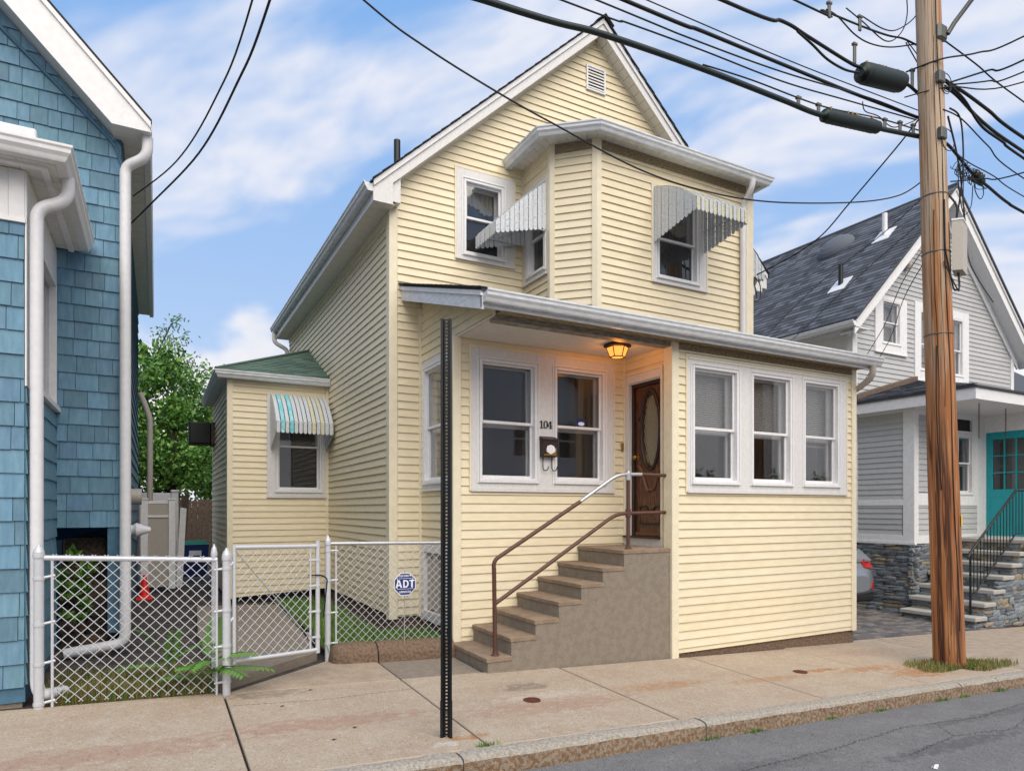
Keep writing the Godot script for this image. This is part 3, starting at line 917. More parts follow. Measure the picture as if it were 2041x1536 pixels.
	grass_patch("grass", "loose clump of cut grass lying on the road", func(q): return road_grass(q), 1100, 0.02, 0.07, M.grass, 8, 1.6)

func kerb_weed(q: RandomNumberGenerator) -> Vector3:
	var spots := [-1.43, 0.84, 2.33, 3.07, 3.77, -0.9, 1.9, 0.1, -3.3]
	var k := q.randi() % spots.size()
	var x: float = spots[k] + q.randfn() * 0.06
	if k == 8: return V(-3.38 + q.randfn() * 0.05, gy(-3.38, 1.84) - 0.004, 1.83 + q.randfn() * 0.008)
	var z := 1.995 + absf(q.randfn()) * 0.012
	return V(x, gy(x, z) - 0.146, z)

func func_lawn(q: RandomNumberGenerator) -> Vector3:
	if q.randf() < 0.62:
		var x := q.randf_range(-3.84, -2.42); var z := q.randf_range(-1.75, -1.02)
		if q.randf() < 0.3: z = q.randf_range(-1.12, -0.96)
		return V(x, gy(x, z) + 0.095, z)
	var x2 := q.randf_range(-3.8, -3.05); var z2 := q.randf_range(-4.8, -1.7)
	return V(x2, gy(x2, z2) + 0.085, z2)

func lawn_fence(q: RandomNumberGenerator) -> Vector3:
	var x := q.randf_range(-6.2, -4.95); var z := -0.16 - pow(q.randf(), 1.4) * 0.75
	return V(x, gy(x, z) - 0.014, z)

func pole_grass(q: RandomNumberGenerator) -> Vector3:
	var a := q.randf() * TAU; var d := pow(q.randf(), 0.7) * 0.5 * (1.0 + 0.45 * sin(a * 2.0 + 0.6) + 0.2 * sin(a * 5.0))
	var x := 3.28 + cos(a) * d * 1.3; var z := 1.46 + sin(a) * d * 0.55
	return V(x, gy(x, z) - 0.002, z)

func road_grass(q: RandomNumberGenerator) -> Vector3:
	var a := q.randf() * TAU; var d := sqrt(q.randf())
	var x := 0.05 + cos(a) * d * 0.5; var z := 3.72 + sin(a) * d * 0.16
	return V(x, gy(x, z) - 0.135 + 0.012, z)

# ---------- windows ----------
func hung_window(parent: Node, B: Dictionary, u0: float, u1: float, y0: float, y1: float, rail: float, o := {}) -> Node:
	# u0..y1: outside of the storm frame
	var fr := new_st()
	rect_frame(fr, B, u0, u1, y0, y1, 0.032, 0.032, 0.03, 0.03, -0.05, 0.032)
	wbox(fr, B, u0 - 0.01, u1 + 0.01, y0 - 0.022, y0 - 0.001, -0.03, 0.05)
	rect_frame(fr, B, u0 - 0.034, u1 + 0.034, y0 - 0.03, y1 + 0.03, 0.02, 0.02, 0.016, 0.02, 0.0, 0.034)
	var w := obj("window", fr, M.window_white, parent)
	var a := u0 + 0.032; var b := u1 - 0.032; var c := y0 + 0.03; var d := y1 - 0.03
	var up := new_st()
	rect_frame(up, B, a, b, rail - 0.012, d, 0.03, 0.03, 0.034, 0.026, -0.035, -0.012)
	obj("upper_sash", up, M.window_white, w)
	var lo := new_st()
	rect_frame(lo, B, a, b, c, rail + 0.018, 0.03, 0.03, 0.034, 0.028, -0.062, -0.037)
	obj("lower_sash", lo, M.window_white, w)
	var p1 := new_st()
	wbox(p1, B, a + 0.028, b - 0.028, rail + 0.02, d - 0.024, -0.025, -0.022)
	obj("pane", p1, M.glass, w)
	var p2 := new_st()
	wbox(p2, B, a + 0.028, b - 0.028, c + 0.03, rail - 0.012, -0.051, -0.048)
	obj("pane", p2, M.glass, w)
	var p3 := new_st()
	wbox(p3, B, u0 + 0.07, u1 - 0.07, y0 + 0.07, rail - 0.05, -0.132, -0.129)
	wbox(p3, B, u0 + 0.07, u1 - 0.07, rail + 0.01, y1 - 0.07, -0.132, -0.129)
	obj("inner_pane", p3, M.glass, w)
	# inner prime sashes
	var ins := new_st()
	rect_frame(ins, B, u0 + 0.0, u1 - 0.0, y0, y1, 0.075, 0.075, 0.07, 0.07, -0.15, -0.11)
	wbox(ins, B, u0 + 0.075, u1 - 0.075, rail - 0.05, rail + 0.012, -0.148, -0.108)
	# jambs
	wbox(ins, B, u0, u0 + 0.012, y0, y1, -0.11, -0.051)
	wbox(ins, B, u1 - 0.012, u1, y0, y1, -0.11, -0.051)
	wbox(ins, B, u0 + 0.012, u1 - 0.012, y1 - 0.012, y1, -0.11, -0.051)
	wbox(ins, B, u0 + 0.012, u1 - 0.012, y0, y0 + 0.012, -0.11, -0.051)
	obj("inner_sash", ins, M.window_white, w)
	if o.has("screen"):
		var sc := new_st()
		wbox(sc, B, a + 0.02, b - 0.02, c + 0.012, rail - 0.008, -0.071, -0.068)
		obj("insect_screen", sc, M.screen, w)
	if o.has("blind"):
		var bl := new_st()
		var y: float = y1 - 0.06
		while y > o.blind:
			hexa(bl, [wp(B, u0 + 0.05, y, -0.172), wp(B, u1 - 0.05, y, -0.172), wp(B, u1 - 0.05, y + 0.02, -0.184), wp(B, u0 + 0.05, y + 0.02, -0.184), wp(B, u0 + 0.05, y + 0.0012, -0.171), wp(B, u1 - 0.05, y + 0.0012, -0.171), wp(B, u1 - 0.05, y + 0.0212, -0.183), wp(B, u0 + 0.05, y + 0.0212, -0.183)])
			y -= 0.027
		wbox(bl, B, u0 + 0.05, u1 - 0.05, o.blind - 0.03, o.blind - 0.008, -0.19, -0.168)
		obj("blind", bl, M.blind, w, "stuff")
	if o.has("curtain"):
		var cu := new_st()
		folds(cu, B, u0 + 0.02, u1 - 0.02, o.curtain[0], o.curtain[1], -0.17, o.get("amp", 0.018), o.get("swag", 0.0))
		obj("curtain", cu, o.get("cmat", M.curtain), w)
	if o.has("room"):
		var rm := new_st()
		var k: float = o.room
		var mg: float = o.get("margin", 0.12)
		quad(rm, wp(B, u0 - mg, y0 - mg, -k), wp(B, u1 + mg, y0 - mg, -k), wp(B, u1 + mg, y1 + mg, -k), wp(B, u0 - mg, y1 + mg, -k), B.N)
		for q in [[u0 - mg, y0 - mg, u0 - mg, y1 + mg], [u1 + mg, y0 - mg, u1 + mg, y1 + mg], [u0 - mg, y0 - mg, u1 + mg, y0 - mg], [u0 - mg, y1 + mg, u1 + mg, y1 + mg]]:
			quad(rm, wp(B, q[0], q[1], -0.03), wp(B, q[2], q[3], -0.03), wp(B, q[2], q[3], -k), wp(B, q[0], q[1], -k), wp(B, (u0 + u1) / 2, (y0 + y1) / 2, -k / 2) - wp(B, (q[0] + q[2]) / 2, (q[1] + q[3]) / 2, -k / 2))
		obj("room", rm, M.room_dark, w)
	return w

func folds(s: SurfaceTool, B: Dictionary, u0: float, u1: float, y0: float, y1: float, d: float, amp: float, swag: float):
	var k := int((u1 - u0) / 0.011)
	for i in k:
		var a := lerpf(u0, u1, float(i) / k); var b := lerpf(u0, u1, float(i + 1) / k)
		var da := d + sin(a * 92.0) * amp + sin(a * 37.0) * amp * 0.6; var db := d + sin(b * 92.0) * amp + sin(b * 37.0) * amp * 0.6
		var la := y0 + swag * (sin((a - u0) / (u1 - u0) * PI * 2.0) * 0.5 + 0.5); var lb := y0 + swag * (sin((b - u0) / (u1 - u0) * PI * 2.0) * 0.5 + 0.5)
		quad(s, wp(B, a, la, da), wp(B, b, lb, db), wp(B, b, y1, d + (db - d) * 0.4), wp(B, a, y1, d + (da - d) * 0.4), B.N)

func casing(parent: Node, B: Dictionary, u0, u1, y0, y1, opens: Array, m: Material, d := 0.022, n := "window_casing") -> Node:
	# flat trim round one or more openings (Rect2 in wall coordinates), with a j-channel bead outside
	var s := new_st()
	var x: float = u0
	for i in opens.size():
		var r: Rect2 = opens[i]
		cbox(s, B, x, r.position.x, y0, y1, -0.02, d)
		cbox(s, B, r.position.x, r.end.x, r.end.y, y1, -0.02, d - 0.001)
		cbox(s, B, r.position.x, r.end.x, y0, r.position.y, -0.02, d - 0.001)
		x = r.end.x
	cbox(s, B, x, u1, y0, y1, -0.02, d)
	wbox(s, B, u0 - 0.006, u1 + 0.006, y0 - 0.028, y0 - 0.001, -0.01, d + 0.02)
	return obj(n, s, m, parent)

func bead(s: SurfaceTool, B: Dictionary, u0, u1, y0, y1, w := 0.022, d := 0.024):
	wbox(s, B, u0 - w, u0, y0 - w, y1 + w, -0.01, d)
	wbox(s, B, u1, u1 + w, y0 - w, y1 + w, -0.01, d)
	wbox(s, B, u0, u1, y1, y1 + w, -0.01, d - 0.001)
	wbox(s, B, u0, u1, y0 - w, y0, -0.01, d - 0.001)

const GUT := [Vector2(0, 0), Vector2(0.066, 0), Vector2(0.074, 0.012), Vector2(0.084, 0.034), Vector2(0.104, 0.058), Vector2(0.107, 0.084), Vector2(0.118, 0.098), Vector2(0.118, 0.115), Vector2(0.108, 0.115), Vector2(0.106, 0.104), Vector2(0.094, 0.096), Vector2(0.012, 0.09), Vector2(0.004, 0.118), Vector2(0, 0.118)]

func roof_tabs(parent: Node, n: String, a: Vector3, b: Vector3, c: Vector3, d: Vector3, mats: Array, e := 0.14, seed := 1, tw := 0.22):
	# overlapping shingle tabs on the plane a-b (eave), d-c (top)
	var r := RandomNumberGenerator.new(); r.seed = seed
	var ss := []
	for i in mats.size(): ss.append(new_st())
	var nrm := (b - a).cross(d - a).normalized()
	if nrm.y < 0: nrm = -nrm
	var H := ((d - a).length() + (c - b).length()) / 2
	var k := int(H / e)
	for i in k:
		var t0 := float(i) / k; var t1 := float(i + 1) / k
		var l0 := a.lerp(d, t0); var r0 := b.lerp(c, t0); var l1 := a.lerp(d, t1); var r1 := b.lerp(c, t1)
		var L := (r0 - l0).length()
		if L < 0.05: continue
		var x := -r.randf() * tw
		while x < L:
			var w := tw * r.randf_range(0.55, 1.35)
			var p := clampf(x / L, 0, 1); var q := clampf((x + w - 0.004) / L, 0, 1)
			x += w
			if q - p < 0.0005: continue
			var th := r.randf_range(0.007, 0.014)
			hexa(ss[r.randi() % mats.size()], [l0.lerp(r0, p), l0.lerp(r0, q), l1.lerp(r1, q), l1.lerp(r1, p), l0.lerp(r0, p) + nrm * th, l0.lerp(r0, q) + nrm * th, l1.lerp(r1, q) + nrm * 0.002, l1.lerp(r1, p) + nrm * 0.002])
	for i in mats.size(): obj(n, ss[i], mats[i], parent, "stuff")

func awning(parent: Node, B: Dictionary, u0: float, u1: float, ytop: float, yfront: float, proj: float, drop: float, wing0: float, wing1: float, mats: Array, curve := 0.0, slat := 0.07, dw := 0.02) -> Node:
	# slatted aluminium awning: roof slats, a scalloped valance and two side wings
	var arm := new_st()
	for u in [u0 + 0.01, u1 - 0.01]:
		tube(arm, [wp(B, u, yfront + 0.02, 0.01), wp(B, u, yfront + 0.005, proj - 0.02)], 0.008, 6)
		tube(arm, [wp(B, u, ytop - 0.03, 0.01), wp(B, u, yfront + 0.005, proj - 0.02)], 0.008, 6)
	tube(arm, [wp(B, u0, yfront - 0.004, proj - 0.012), wp(B, u1, yfront - 0.004, proj - 0.012)], 0.01, 6)
	var aw := obj("awning", arm, M.awning_white, parent)
	var k := int(round((u1 - u0) / slat))
	var P := func(t: float) -> Vector2:   # profile: (out, y)
		var o := t * proj
		return Vector2(o + dw, lerpf(ytop, yfront, t) + curve * sin(t * PI) )
	for i in k:
		var a := lerpf(u0, u1, float(i) / k) + 0.006; var b := lerpf(u0, u1, float(i + 1) / k) - 0.006
		var lift := 0.0 if i % 2 == 0 else 0.007
		var s := new_st()
		for j in 6:
			var p: Vector2 = P.call(j / 6.0); var q: Vector2 = P.call((j + 1) / 6.0)
			hexa(s, [wp(B, a, p.y + lift, p.x), wp(B, b, p.y + lift, p.x), wp(B, b, q.y + lift, q.x), wp(B, a, q.y + lift, q.x), wp(B, a, p.y + lift + 0.004, p.x), wp(B, b, p.y + lift + 0.004, p.x), wp(B, b, q.y + lift + 0.004, q.x), wp(B, a, q.y + lift + 0.004, q.x)])
		# valance with a rounded foot
		var f: Vector2 = P.call(1.0)
		var poly := [Vector2(a, yfront + lift), Vector2(b, yfront + lift)]
		for c in 7:
			var an := PI * c / 6.0
			poly.append(Vector2((a + b) / 2 + cos(an) * (b - a) / 2, yfront - drop + 0.03 - sin(an) * 0.03))
		extrude(s, B, poly, f.x + lift * 0.6, f.x + lift * 0.6 + 0.004)
		obj("slat", s, mats[i % mats.size()], aw)
	# wings: upright slats hung from the sloping edge
	for e in 2:
		var u := u0 if e == 0 else u1
		var W := frame(B.O + B.U * u, B.N, -B.U if e == 0 else B.U)
		var m := int(round(proj / slat))
		for i in m:
			var a := lerpf(dw + 0.004, proj + dw, float(i) / m) + 0.004; var b := lerpf(dw + 0.004, proj + dw, float(i + 1) / m) - 0.004
			var ta := (a - dw) / proj; var tb := (b - dw) / proj
			var pa: Vector2 = P.call(ta); var pb: Vector2 = P.call(tb)
			var lo := lerpf(wing0, wing1, (ta + tb) / 2)
			if pb.y < lo + 0.05: continue
			var poly := [Vector2(a, pa.y - 0.006), Vector2(b, pb.y - 0.006)]
			for c in 7:
				var an := PI * c / 6.0
				poly.append(Vector2((a + b) / 2 + cos(an) * (b - a) / 2, lo + 0.03 - sin(an) * 0.03))
			var s := new_st()
			extrude(s, W, poly, -0.002 + (0.004 if i % 2 else 0.0), 0.002 + (0.004 if i % 2 else 0.0))
			obj("side_slat", s, M.awning_white, aw)
		var br := new_st()
		for t in [0.33, 0.66]:
			tube(br, [wp(B, u, lerpf(ytop, wing0, t), dw), wp(B, u, lerpf(yfront, wing1, t), proj)], 0.006, 5)
		obj("wing_brace", br, M.awning_white, aw)
	return aw

# ---------- the yellow house ----------
const E := 0.1016
func build_yellow_house():
	var H := thing("yellow_house", "pale yellow vinyl sided gabled house with second floor bay and enclosed porch, number 104", "house", V(0.3, 0.0, -2.5))
	var ph := 0.0046
	var FZ := zwall(0.0); var RZ := zwall(-0.95); var MZ := zwall(-2.14); var BZ := zwall(-0.98)
	var DX := xwall(0.0); var CX := xwall(-2.38); var LX := xwall(-2.8); var BX := xwall(-0.86)
	# ---- foundations
	var f := new_st()
	box(f, 0.02, 3.36, -0.5, 0.06, -2.2, -0.02)
	box(f, -2.36, -0.0, -0.3, 0.5, -2.2, -1.0)
	box(f, -2.76, 3.5, -0.4, 0.42, -9.3, -2.2)
	obj("foundation", f, M.brown_stone, H)
	# ---- porch front
	siding(H, FZ, [Vector2(0.04, 0.05), Vector2(3.28, 0.05), Vector2(3.28, 3.66), Vector2(0.04, 3.66)], [Rect2(0.184, 1.99, 2.969, 1.617)], E, M.vinyl, "siding_board", true, 0.014, ph)
	var t := new_st()
	bbox(t, -0.058, 0.05, -0.005, 3.75, -0.13, 0.024, 0.006)
	obj("corner_post", t, M.vinyl_trim, H)
	t = new_st()
	bbox(t, 3.275, 3.378, 0.04, 3.75, -0.10, 0.024, 0.006)
	obj("corner_post", t, M.vinyl_trim, H)
	t = new_st()
	bbox(t, -2.452, -2.35, 0.2, 3.74, -1.05, -0.928, 0.006)
	obj("corner_post", t, M.vinyl_trim, H)
	t = new_st()
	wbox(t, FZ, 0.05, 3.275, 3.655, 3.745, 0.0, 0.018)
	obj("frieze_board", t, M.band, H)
	t = new_st()
	wbox(t, FZ, 0.05, 3.275, 3.64, 3.66, 0.0, 0.026)
	obj("frieze_bead", t, M.vinyl_trim, H)
	var ops := [Rect2(0.264, 2.09, 0.766, 1.41), Rect2(1.266, 2.09, 0.75, 1.41), Rect2(2.255, 2.09, 0.733, 1.41)]
	casing(H, FZ, 0.184, 3.153, 1.99, 3.607, ops, M.aluminium)
	t = new_st(); bead(t, FZ, 0.184, 3.153, 1.99, 3.607)
	wbox(t, FZ, 0.19, 3.147, 3.567, 3.582, 0.02, 0.032)
	obj("window_bead", t, M.vinyl_trim, H)
	for i in 3:
		var r: Rect2 = ops[i]
		hung_window(H, FZ, r.position.x, r.end.x, r.position.y, r.end.y, 2.743, {"blind": 2.72 if i < 2 else 2.66})
	# porch rooms behind the glass
	var rm := new_st()
	for q in [[0.1, 3.25, 1.45, 3.7, -2.0, -0.2]]:
		quad(rm, V(q[0], q[2], q[4]), V(q[1], q[2], q[4]), V(q[1], q[3], q[4]), V(q[0], q[3], q[4]), V(0, 0, 1))
		quad(rm, V(q[0], q[2], q[4]), V(q[0], q[2], 0), V(q[0], q[3], 0), V(q[0], q[3], q[4]), V(1, 0, 0))
		quad(rm, V(q[1], q[2], q[4]), V(q[1], q[2], 0), V(q[1], q[3], 0), V(q[1], q[3], q[4]), V(-1, 0, 0))
		quad(rm, V(q[0], q[3], q[4]), V(q[0], q[3], 0), V(q[1], q[3], 0), V(q[1], q[3], q[4]), V(0, -1, 0))
		quad(rm, V(q[0], q[2], q[4]), V(q[0], q[2], 0), V(q[1], q[2], 0), V(q[1], q[2], q[4]), V(0, 1, 0))
	obj("porch_room", rm, M.room_light, H)
	rm = new_st()
	quad(rm, V(-2.36, 1.45, -2.1), V(-0.02, 1.45, -2.1), V(-0.02, 3.72, -2.1), V(-2.36, 3.72, -2.1), V(0, 0, 1))
	quad(rm, V(-2.36, 3.72, -2.1), V(-0.02, 3.72, -2.1), V(-0.02, 3.72, -0.96), V(-2.36, 3.72, -0.96), V(0, -1, 0))
	quad(rm, V(-2.36, 1.45, -2.1), V(-0.02, 1.45, -2.1), V(-0.02, 1.45, -0.96), V(-2.36, 1.45, -0.96), V(0, 1, 0))
	quad(rm, V(-0.02, 1.45, -2.1), V(-0.02, 1.45, -0.96), V(-0.02, 3.72, -0.96), V(-0.02, 3.72, -2.1), V(-1, 0, 0))
	obj("hall_room", rm, M.room_light, H)
	# right flank of the porch
	t = new_st()
	quad(t, V(3.37, 0.05, -0.1), V(3.37, 0.05, -2.14), V(3.37, 4.4, -2.14), V(3.37, 3.75, -0.1), V(1, 0, 0))
	obj("flank_wall", t, M.vinyl[0], H)
	# ---- recessed window wall behind the steps
	siding(H, RZ, [Vector2(-2.36, 0.2), Vector2(-0.0, 0.2), Vector2(-0.0, 3.735), Vector2(-2.36, 3.735)], [Rect2(-2.225, 2.0, 2.03, 1.64)], E, M.vinyl, "siding_board", true, 0.014, ph)
	var ops2 := [Rect2(-2.12, 2.10, 0.77, 1.415), Rect2(-1.095, 2.10, 0.755, 1.415)]
	casing(H, RZ, -2.225, -0.195, 2.0, 3.64, ops2, M.aluminium)
	t = new_st(); bead(t, RZ, -2.225, -0.195, 2.0, 3.64)
	obj("window_bead", t, M.vinyl_trim, H)
	for i in 2:
		var r: Rect2 = ops2[i]
		hung_window(H, RZ, r.position.x, r.end.x, r.position.y, r.end.y, 2.785)
	t = new_st(); wbox(t, RZ, -0.03, -0.002, 1.31, 3.735, 0.0, 0.03)
	obj("inner_corner_bead", t, M.vinyl_trim, H)
	# ---- door wall
	siding(H, DX, [Vector2(-0.94, 1.3), Vector2(-0.12, 1.3), Vector2(-0.12, 3.735), Vector2(-0.94, 3.735)], [Rect2(-0.95, 1.2, 0.745, 2.3)], E, M.vinyl, "siding_board", false, 0.014, ph)
	build_door(H)
	# ---- return wall with its window, and the cheek under the roof
	siding(H, CX, [Vector2(-2.12, 0.38), Vector2(-1.0, 0.38), Vector2(-1.0, 3.742), Vector2(-0.02, 3.742), Vector2(-0.02, 3.80), Vector2(-2.12, 4.44)], [Rect2(-2.06, 2.02, 0.98, 1.63), Rect2(-2.08, 0.36, 0.92, 0.96)], E, M.vinyl, "siding_board", false, 0.014, ph)
	casing(H, CX, -2.06, -1.08, 2.02, 3.65, [Rect2(-2.0, 2.1, 0.86, 1.44)], M.aluminium)
	hung_window(H, CX, -2.0, -1.14, 2.1, 3.54, 2.79, {"curtain": [2.15, 3.5], "amp": 0.02})
	t = new_st()
	wbox(t, CX, -0.03, 0.004, 3.735, 3.83, 0.0, 0.02)
	wbox(t, CX, -1.0, -0.03, 3.73, 3.75, 0.0, 0.02)
	obj("cheek_trim", t, M.vinyl_trim, H)
	# cellar opening with grey boards
	t = new_st(); rect_frame(t, CX, -2.08, -1.16, 0.36, 1.32, 0.1, 0.1, 0.12, 0.1, -0.05, 0.03)
	var cel := obj("cellar_door", t, M.aluminium, H)
	for i in 6:
		t = new_st(); wbox(t, CX, -1.975 + i * 0.122, -1.975 + i * 0.122 + 0.105, 0.49, 1.21, -0.045, -0.02 - 0.012 * (i % 2))
		obj("board", t, M.box_grey, cel)
	# ---- main front
	siding(H, MZ, [Vector2(-2.71, 0.39), Vector2(-2.40, 0.39), Vector2(-2.40, 4.3), Vector2(3.45, 4.3), Vector2(3.45, 5.9), Vector2(0.38, 8.755), Vector2(-2.71, 5.91)], [Rect2(-1.895, 5.135, 0.875, 1.2), [Vector2(-0.84, 4.2), Vector2(2.3, 4.2), Vector2(2.3, 6.5), Vector2(-0.84, 6.5)]], E, M.vinyl, "siding_board", true, 0.014, ph)
	casing(H, MZ, -1.895, -1.02, 5.135, 6.335, [Rect2(-1.785, 5.20, 0.6, 1.0)], M.aluminium)
	t = new_st(); bead(t, MZ, -1.895, -1.02, 5.135, 6.335); obj("window_bead", t, M.vinyl_trim, H)
	hung_window(H, MZ, -1.785, -1.185, 5.20, 6.20, 5.70, {"curtain": [5.86, 6.17], "swag": 0.1, "amp": 0.02, "cmat": M.curtain_white, "room": 0.8, "screen": 1})
	t = new_st()
	bbox(t, -2.822, -2.708, 0.36, 5.6, -2.25, -2.118, 0.006)
	obj("corner_post", t, M.vinyl_trim, H)
	t = new_st(); wbox(t, MZ, -2.42, -2.375, 0.38, 4.36, 0.0, 0.028); obj("inner_corner_bead", t, M.vinyl_trim, H)
	# attic vent
	t = new_st(); rect_frame(t, MZ, 0.2, 0.547, 7.995, 8.37, 0.028, 0.028, 0.028, 0.028, 0.0, 0.035)
	var ven := obj("attic_vent", t, M.white_paint, H)
	t = new_st(); wbox(t, MZ, 0.22, 0.53, 8.01, 8.35, 0.0, 0.006); obj("vent_back", t, M.dark_gap, ven)
	for i in 7:
		t = new_st()
		var yy := 8.03 + i * 0.0455
		hexa(t, [wp(MZ, 0.228, yy, 0.030), wp(MZ, 0.519, yy, 0.030), wp(MZ, 0.519, yy + 0.03, 0.012), wp(MZ, 0.228, yy + 0.03, 0.012), wp(MZ, 0.228, yy + 0.005, 0.033), wp(MZ, 0.519, yy + 0.005, 0.033), wp(MZ, 0.519, yy + 0.035, 0.015), wp(MZ, 0.228, yy + 0.035, 0.015)])
		obj("louvre", t, M.white_paint, ven)
	# ---- long left wall
	siding(H, LX, [Vector2(-9.35, 0.42), Vector2(-2.24, 0.42), Vector2(-2.24, 5.6), Vector2(-9.35, 5.6)], [], E, M.vinyl, "siding_board", true, 0.014, ph)
	t = new_st()
	quad(t, V(-2.8, 0.4, -9.35), V(3.56, 0.4, -9.35), V(3.56, 5.8, -9.35), V(-2.8, 5.8, -9.35), V(0, 0, -1))
	tri(t, V(-2.8, 5.8, -9.35), V(3.56, 5.8, -9.35), V(0.38, 8.75, -9.35), V(0, 0, -1))
	quad(t, V(3.56, 0.4, -9.35), V(3.56, 0.4, -2.14), V(3.56, 5.8, -2.14), V(3.56, 5.8, -9.35), V(1, 0, 0))
	obj("rear_wall", t, M.vinyl[1], H)
	# ---- main roof
	var k := 0.921
	t = new_st()
	slab(t, [V(-3.12, 8.99 - k * 3.49, -1.918), V(0.37, 8.99, -1.918), V(0.37, 8.99, -9.6), V(-3.12, 8.99 - k * 3.49, -9.6)], V(0, -0.02, 0))
	slab(t, [V(3.86, 8.99 - k * 3.49, -1.918), V(0.37, 8.99, -1.918), V(0.37, 8.99, -9.6), V(3.86, 8.99 - k * 3.49, -9.6)], V(0, -0.02, 0))
	var roof := obj("roof", t, M.asphalt_shingle, H)
	t = new_st()
	var x := -3.1
	while x < 0.24:     # ragged shingle ends along both rakes
		var w := rng.randf_range(0.11, 0.16)
		for q in [x, 0.74 - x]:
			var y := 8.99 - k * absf(q - 0.37)
			var sg := 1.0 if q < 0.37 else -1.0
			slab(t, [V(q, y + 0.012, -1.915), V(q + w * sg, y + w * k + 0.003, -1.915), V(q + w * sg, y + w * k + 0.003, -1.892 + rng.randf() * 0.010), V(q, y + 0.012, -1.892 + rng.randf() * 0.010)], V(0, -0.012, 0))
		x += w
	slab(t, [V(0.37, 9.012, -1.86), V(0.22, 8.88, -1.86), V(0.22, 8.88, -9.6), V(0.37, 9.012, -9.6)], V(0, -0.012, 0))
	slab(t, [V(0.37, 9.012, -1.86), V(0.52, 8.88, -1.86), V(0.52, 8.88, -9.6), V(0.37, 9.012, -9.6)], V(0, -0.012, 0))
	obj("edge_shingles", t, M.asphalt_shingle, roof, "stuff")
	var RK := zwall(-1.94)
	for sg in [-1.0, 1.0]:
		t = new_st()
		extrude(t, RK, [Vector2(0.372, 8.765), Vector2(0.372, 8.925), Vector2(0.372 + sg * 3.45, 8.925 - k * 3.45), Vector2(0.372 + sg * 3.45, 5.55), Vector2(0.372 + sg * 3.2, 5.55), Vector2(0.372 + sg * 3.2, 8.765 - k * 3.2)], -0.022, 0.0)
		var fa := obj("rake_board", t, M.aluminium, roof)
		t = new_st()
		extrude(t, RK, [Vector2(0.372, 8.90), Vector2(0.372, 8.972), Vector2(0.372 + sg * 3.45, 8.972 - k * 3.45), Vector2(0.372 + sg * 3.45, 8.90 - k * 3.45)], -0.01, 0.022)
		obj("rake_moulding", t, M.white_paint, roof)
		# sloping soffit of the gable
		var A := V(0.372, 8.768, -2.145); var Bq := V(0.372 + sg * 3.2, 8.768 - k * 3.2, -2.145)
		panels(H, "soffit_panel", A, Bq, V(0, 0, 0.19), V(0, 0, 0.19), 0.135, M.soffit, V(sg * 0.67, 0.74, 0) * -1.0)
		t = new_st(); slab(t, [A + V(0, 0.02, 0), Bq + V(0, 0.02, 0), Bq + V(0, 0.02, 0.19), A + V(0, 0.02, 0.19)], V(0, -0.008, 0)); obj("soffit_back", t, M.dark_gap, H)
		t = new_st()
		var nn := V(sg * 0.68, 0.735, 0) * -1
		hexa(t, [A + nn * 0.0 + V(0, 0, 0.005), Bq + V(0, 0, 0.005), Bq + V(0, 0, 0.03), A + V(0, 0, 0.03), A + nn * 0.02 + V(0, 0, 0.005), Bq + nn * 0.02 + V(0, 0, 0.005), Bq + nn * 0.02 + V(0, 0, 0.03), A + nn * 0.02 + V(0, 0, 0.03)])
		obj("rake_bead", t, M.vinyl_trim, H)
	# left eave: soffit, fascia, gutter
	panels(H, "eave_soffit_panel", V(-2.79, 5.565, -1.97), V(-2.79, 5.565, -9.5), V(-0.26, 0, 0), V(-0.26, 0, 0), 0.24, M.soffit, V(0, -1, 0))
	t = new_st(); box(t, -3.05, -2.79, 5.58, 5.60, -9.5, -1.97); obj("soffit_back", t, M.dark_gap, H)
	t = new_st(); box(t, -3.075, -3.05, 5.55, 5.80, -9.55, -1.945); obj("fascia", t, M.aluminium, H)
	t = new_st(); sweep(t, [V(-3.077, 5.665, -9.5), V(-3.077, 5.665, -1.95)], GUT); obj("gutter", t, M.gutter, H)
	t = new_st(); tube(t, bend([V(-3.13, 5.67, -9.35), V(-3.13, 5.45, -9.35), V(-2.86, 5.3, -9.3), V(-2.86, 5.15, -9.3)], 0.1), 0.045, 10); obj("downspout", t, M.aluminium, H)
	t = new_st(); wbox(t, LX, -9.35, -2.25, 5.47, 5.563, 0.0, 0.018); obj("frieze_board", t, M.vinyl_trim, H)
	t = new_st(); box(t, -3.04, -2.832, 5.57, 5.80, -2.13, -1.964); box(t, -2.832, -2.72, 5.60, 5.905, -2.139, -1.97); obj("eave_return", t, M.aluminium, H)
	# vent stack on the roof
	t = new_st(); tube(t, [V(-2.09, 6.6, -4.0), V(-2.09, 7.55, -4.0)], 0.052, 14); obj("vent_stack", t, M.black_metal, roof)
	build_bay(H, ph)
	build_porch_roof(H)
	build_addition(H, ph)

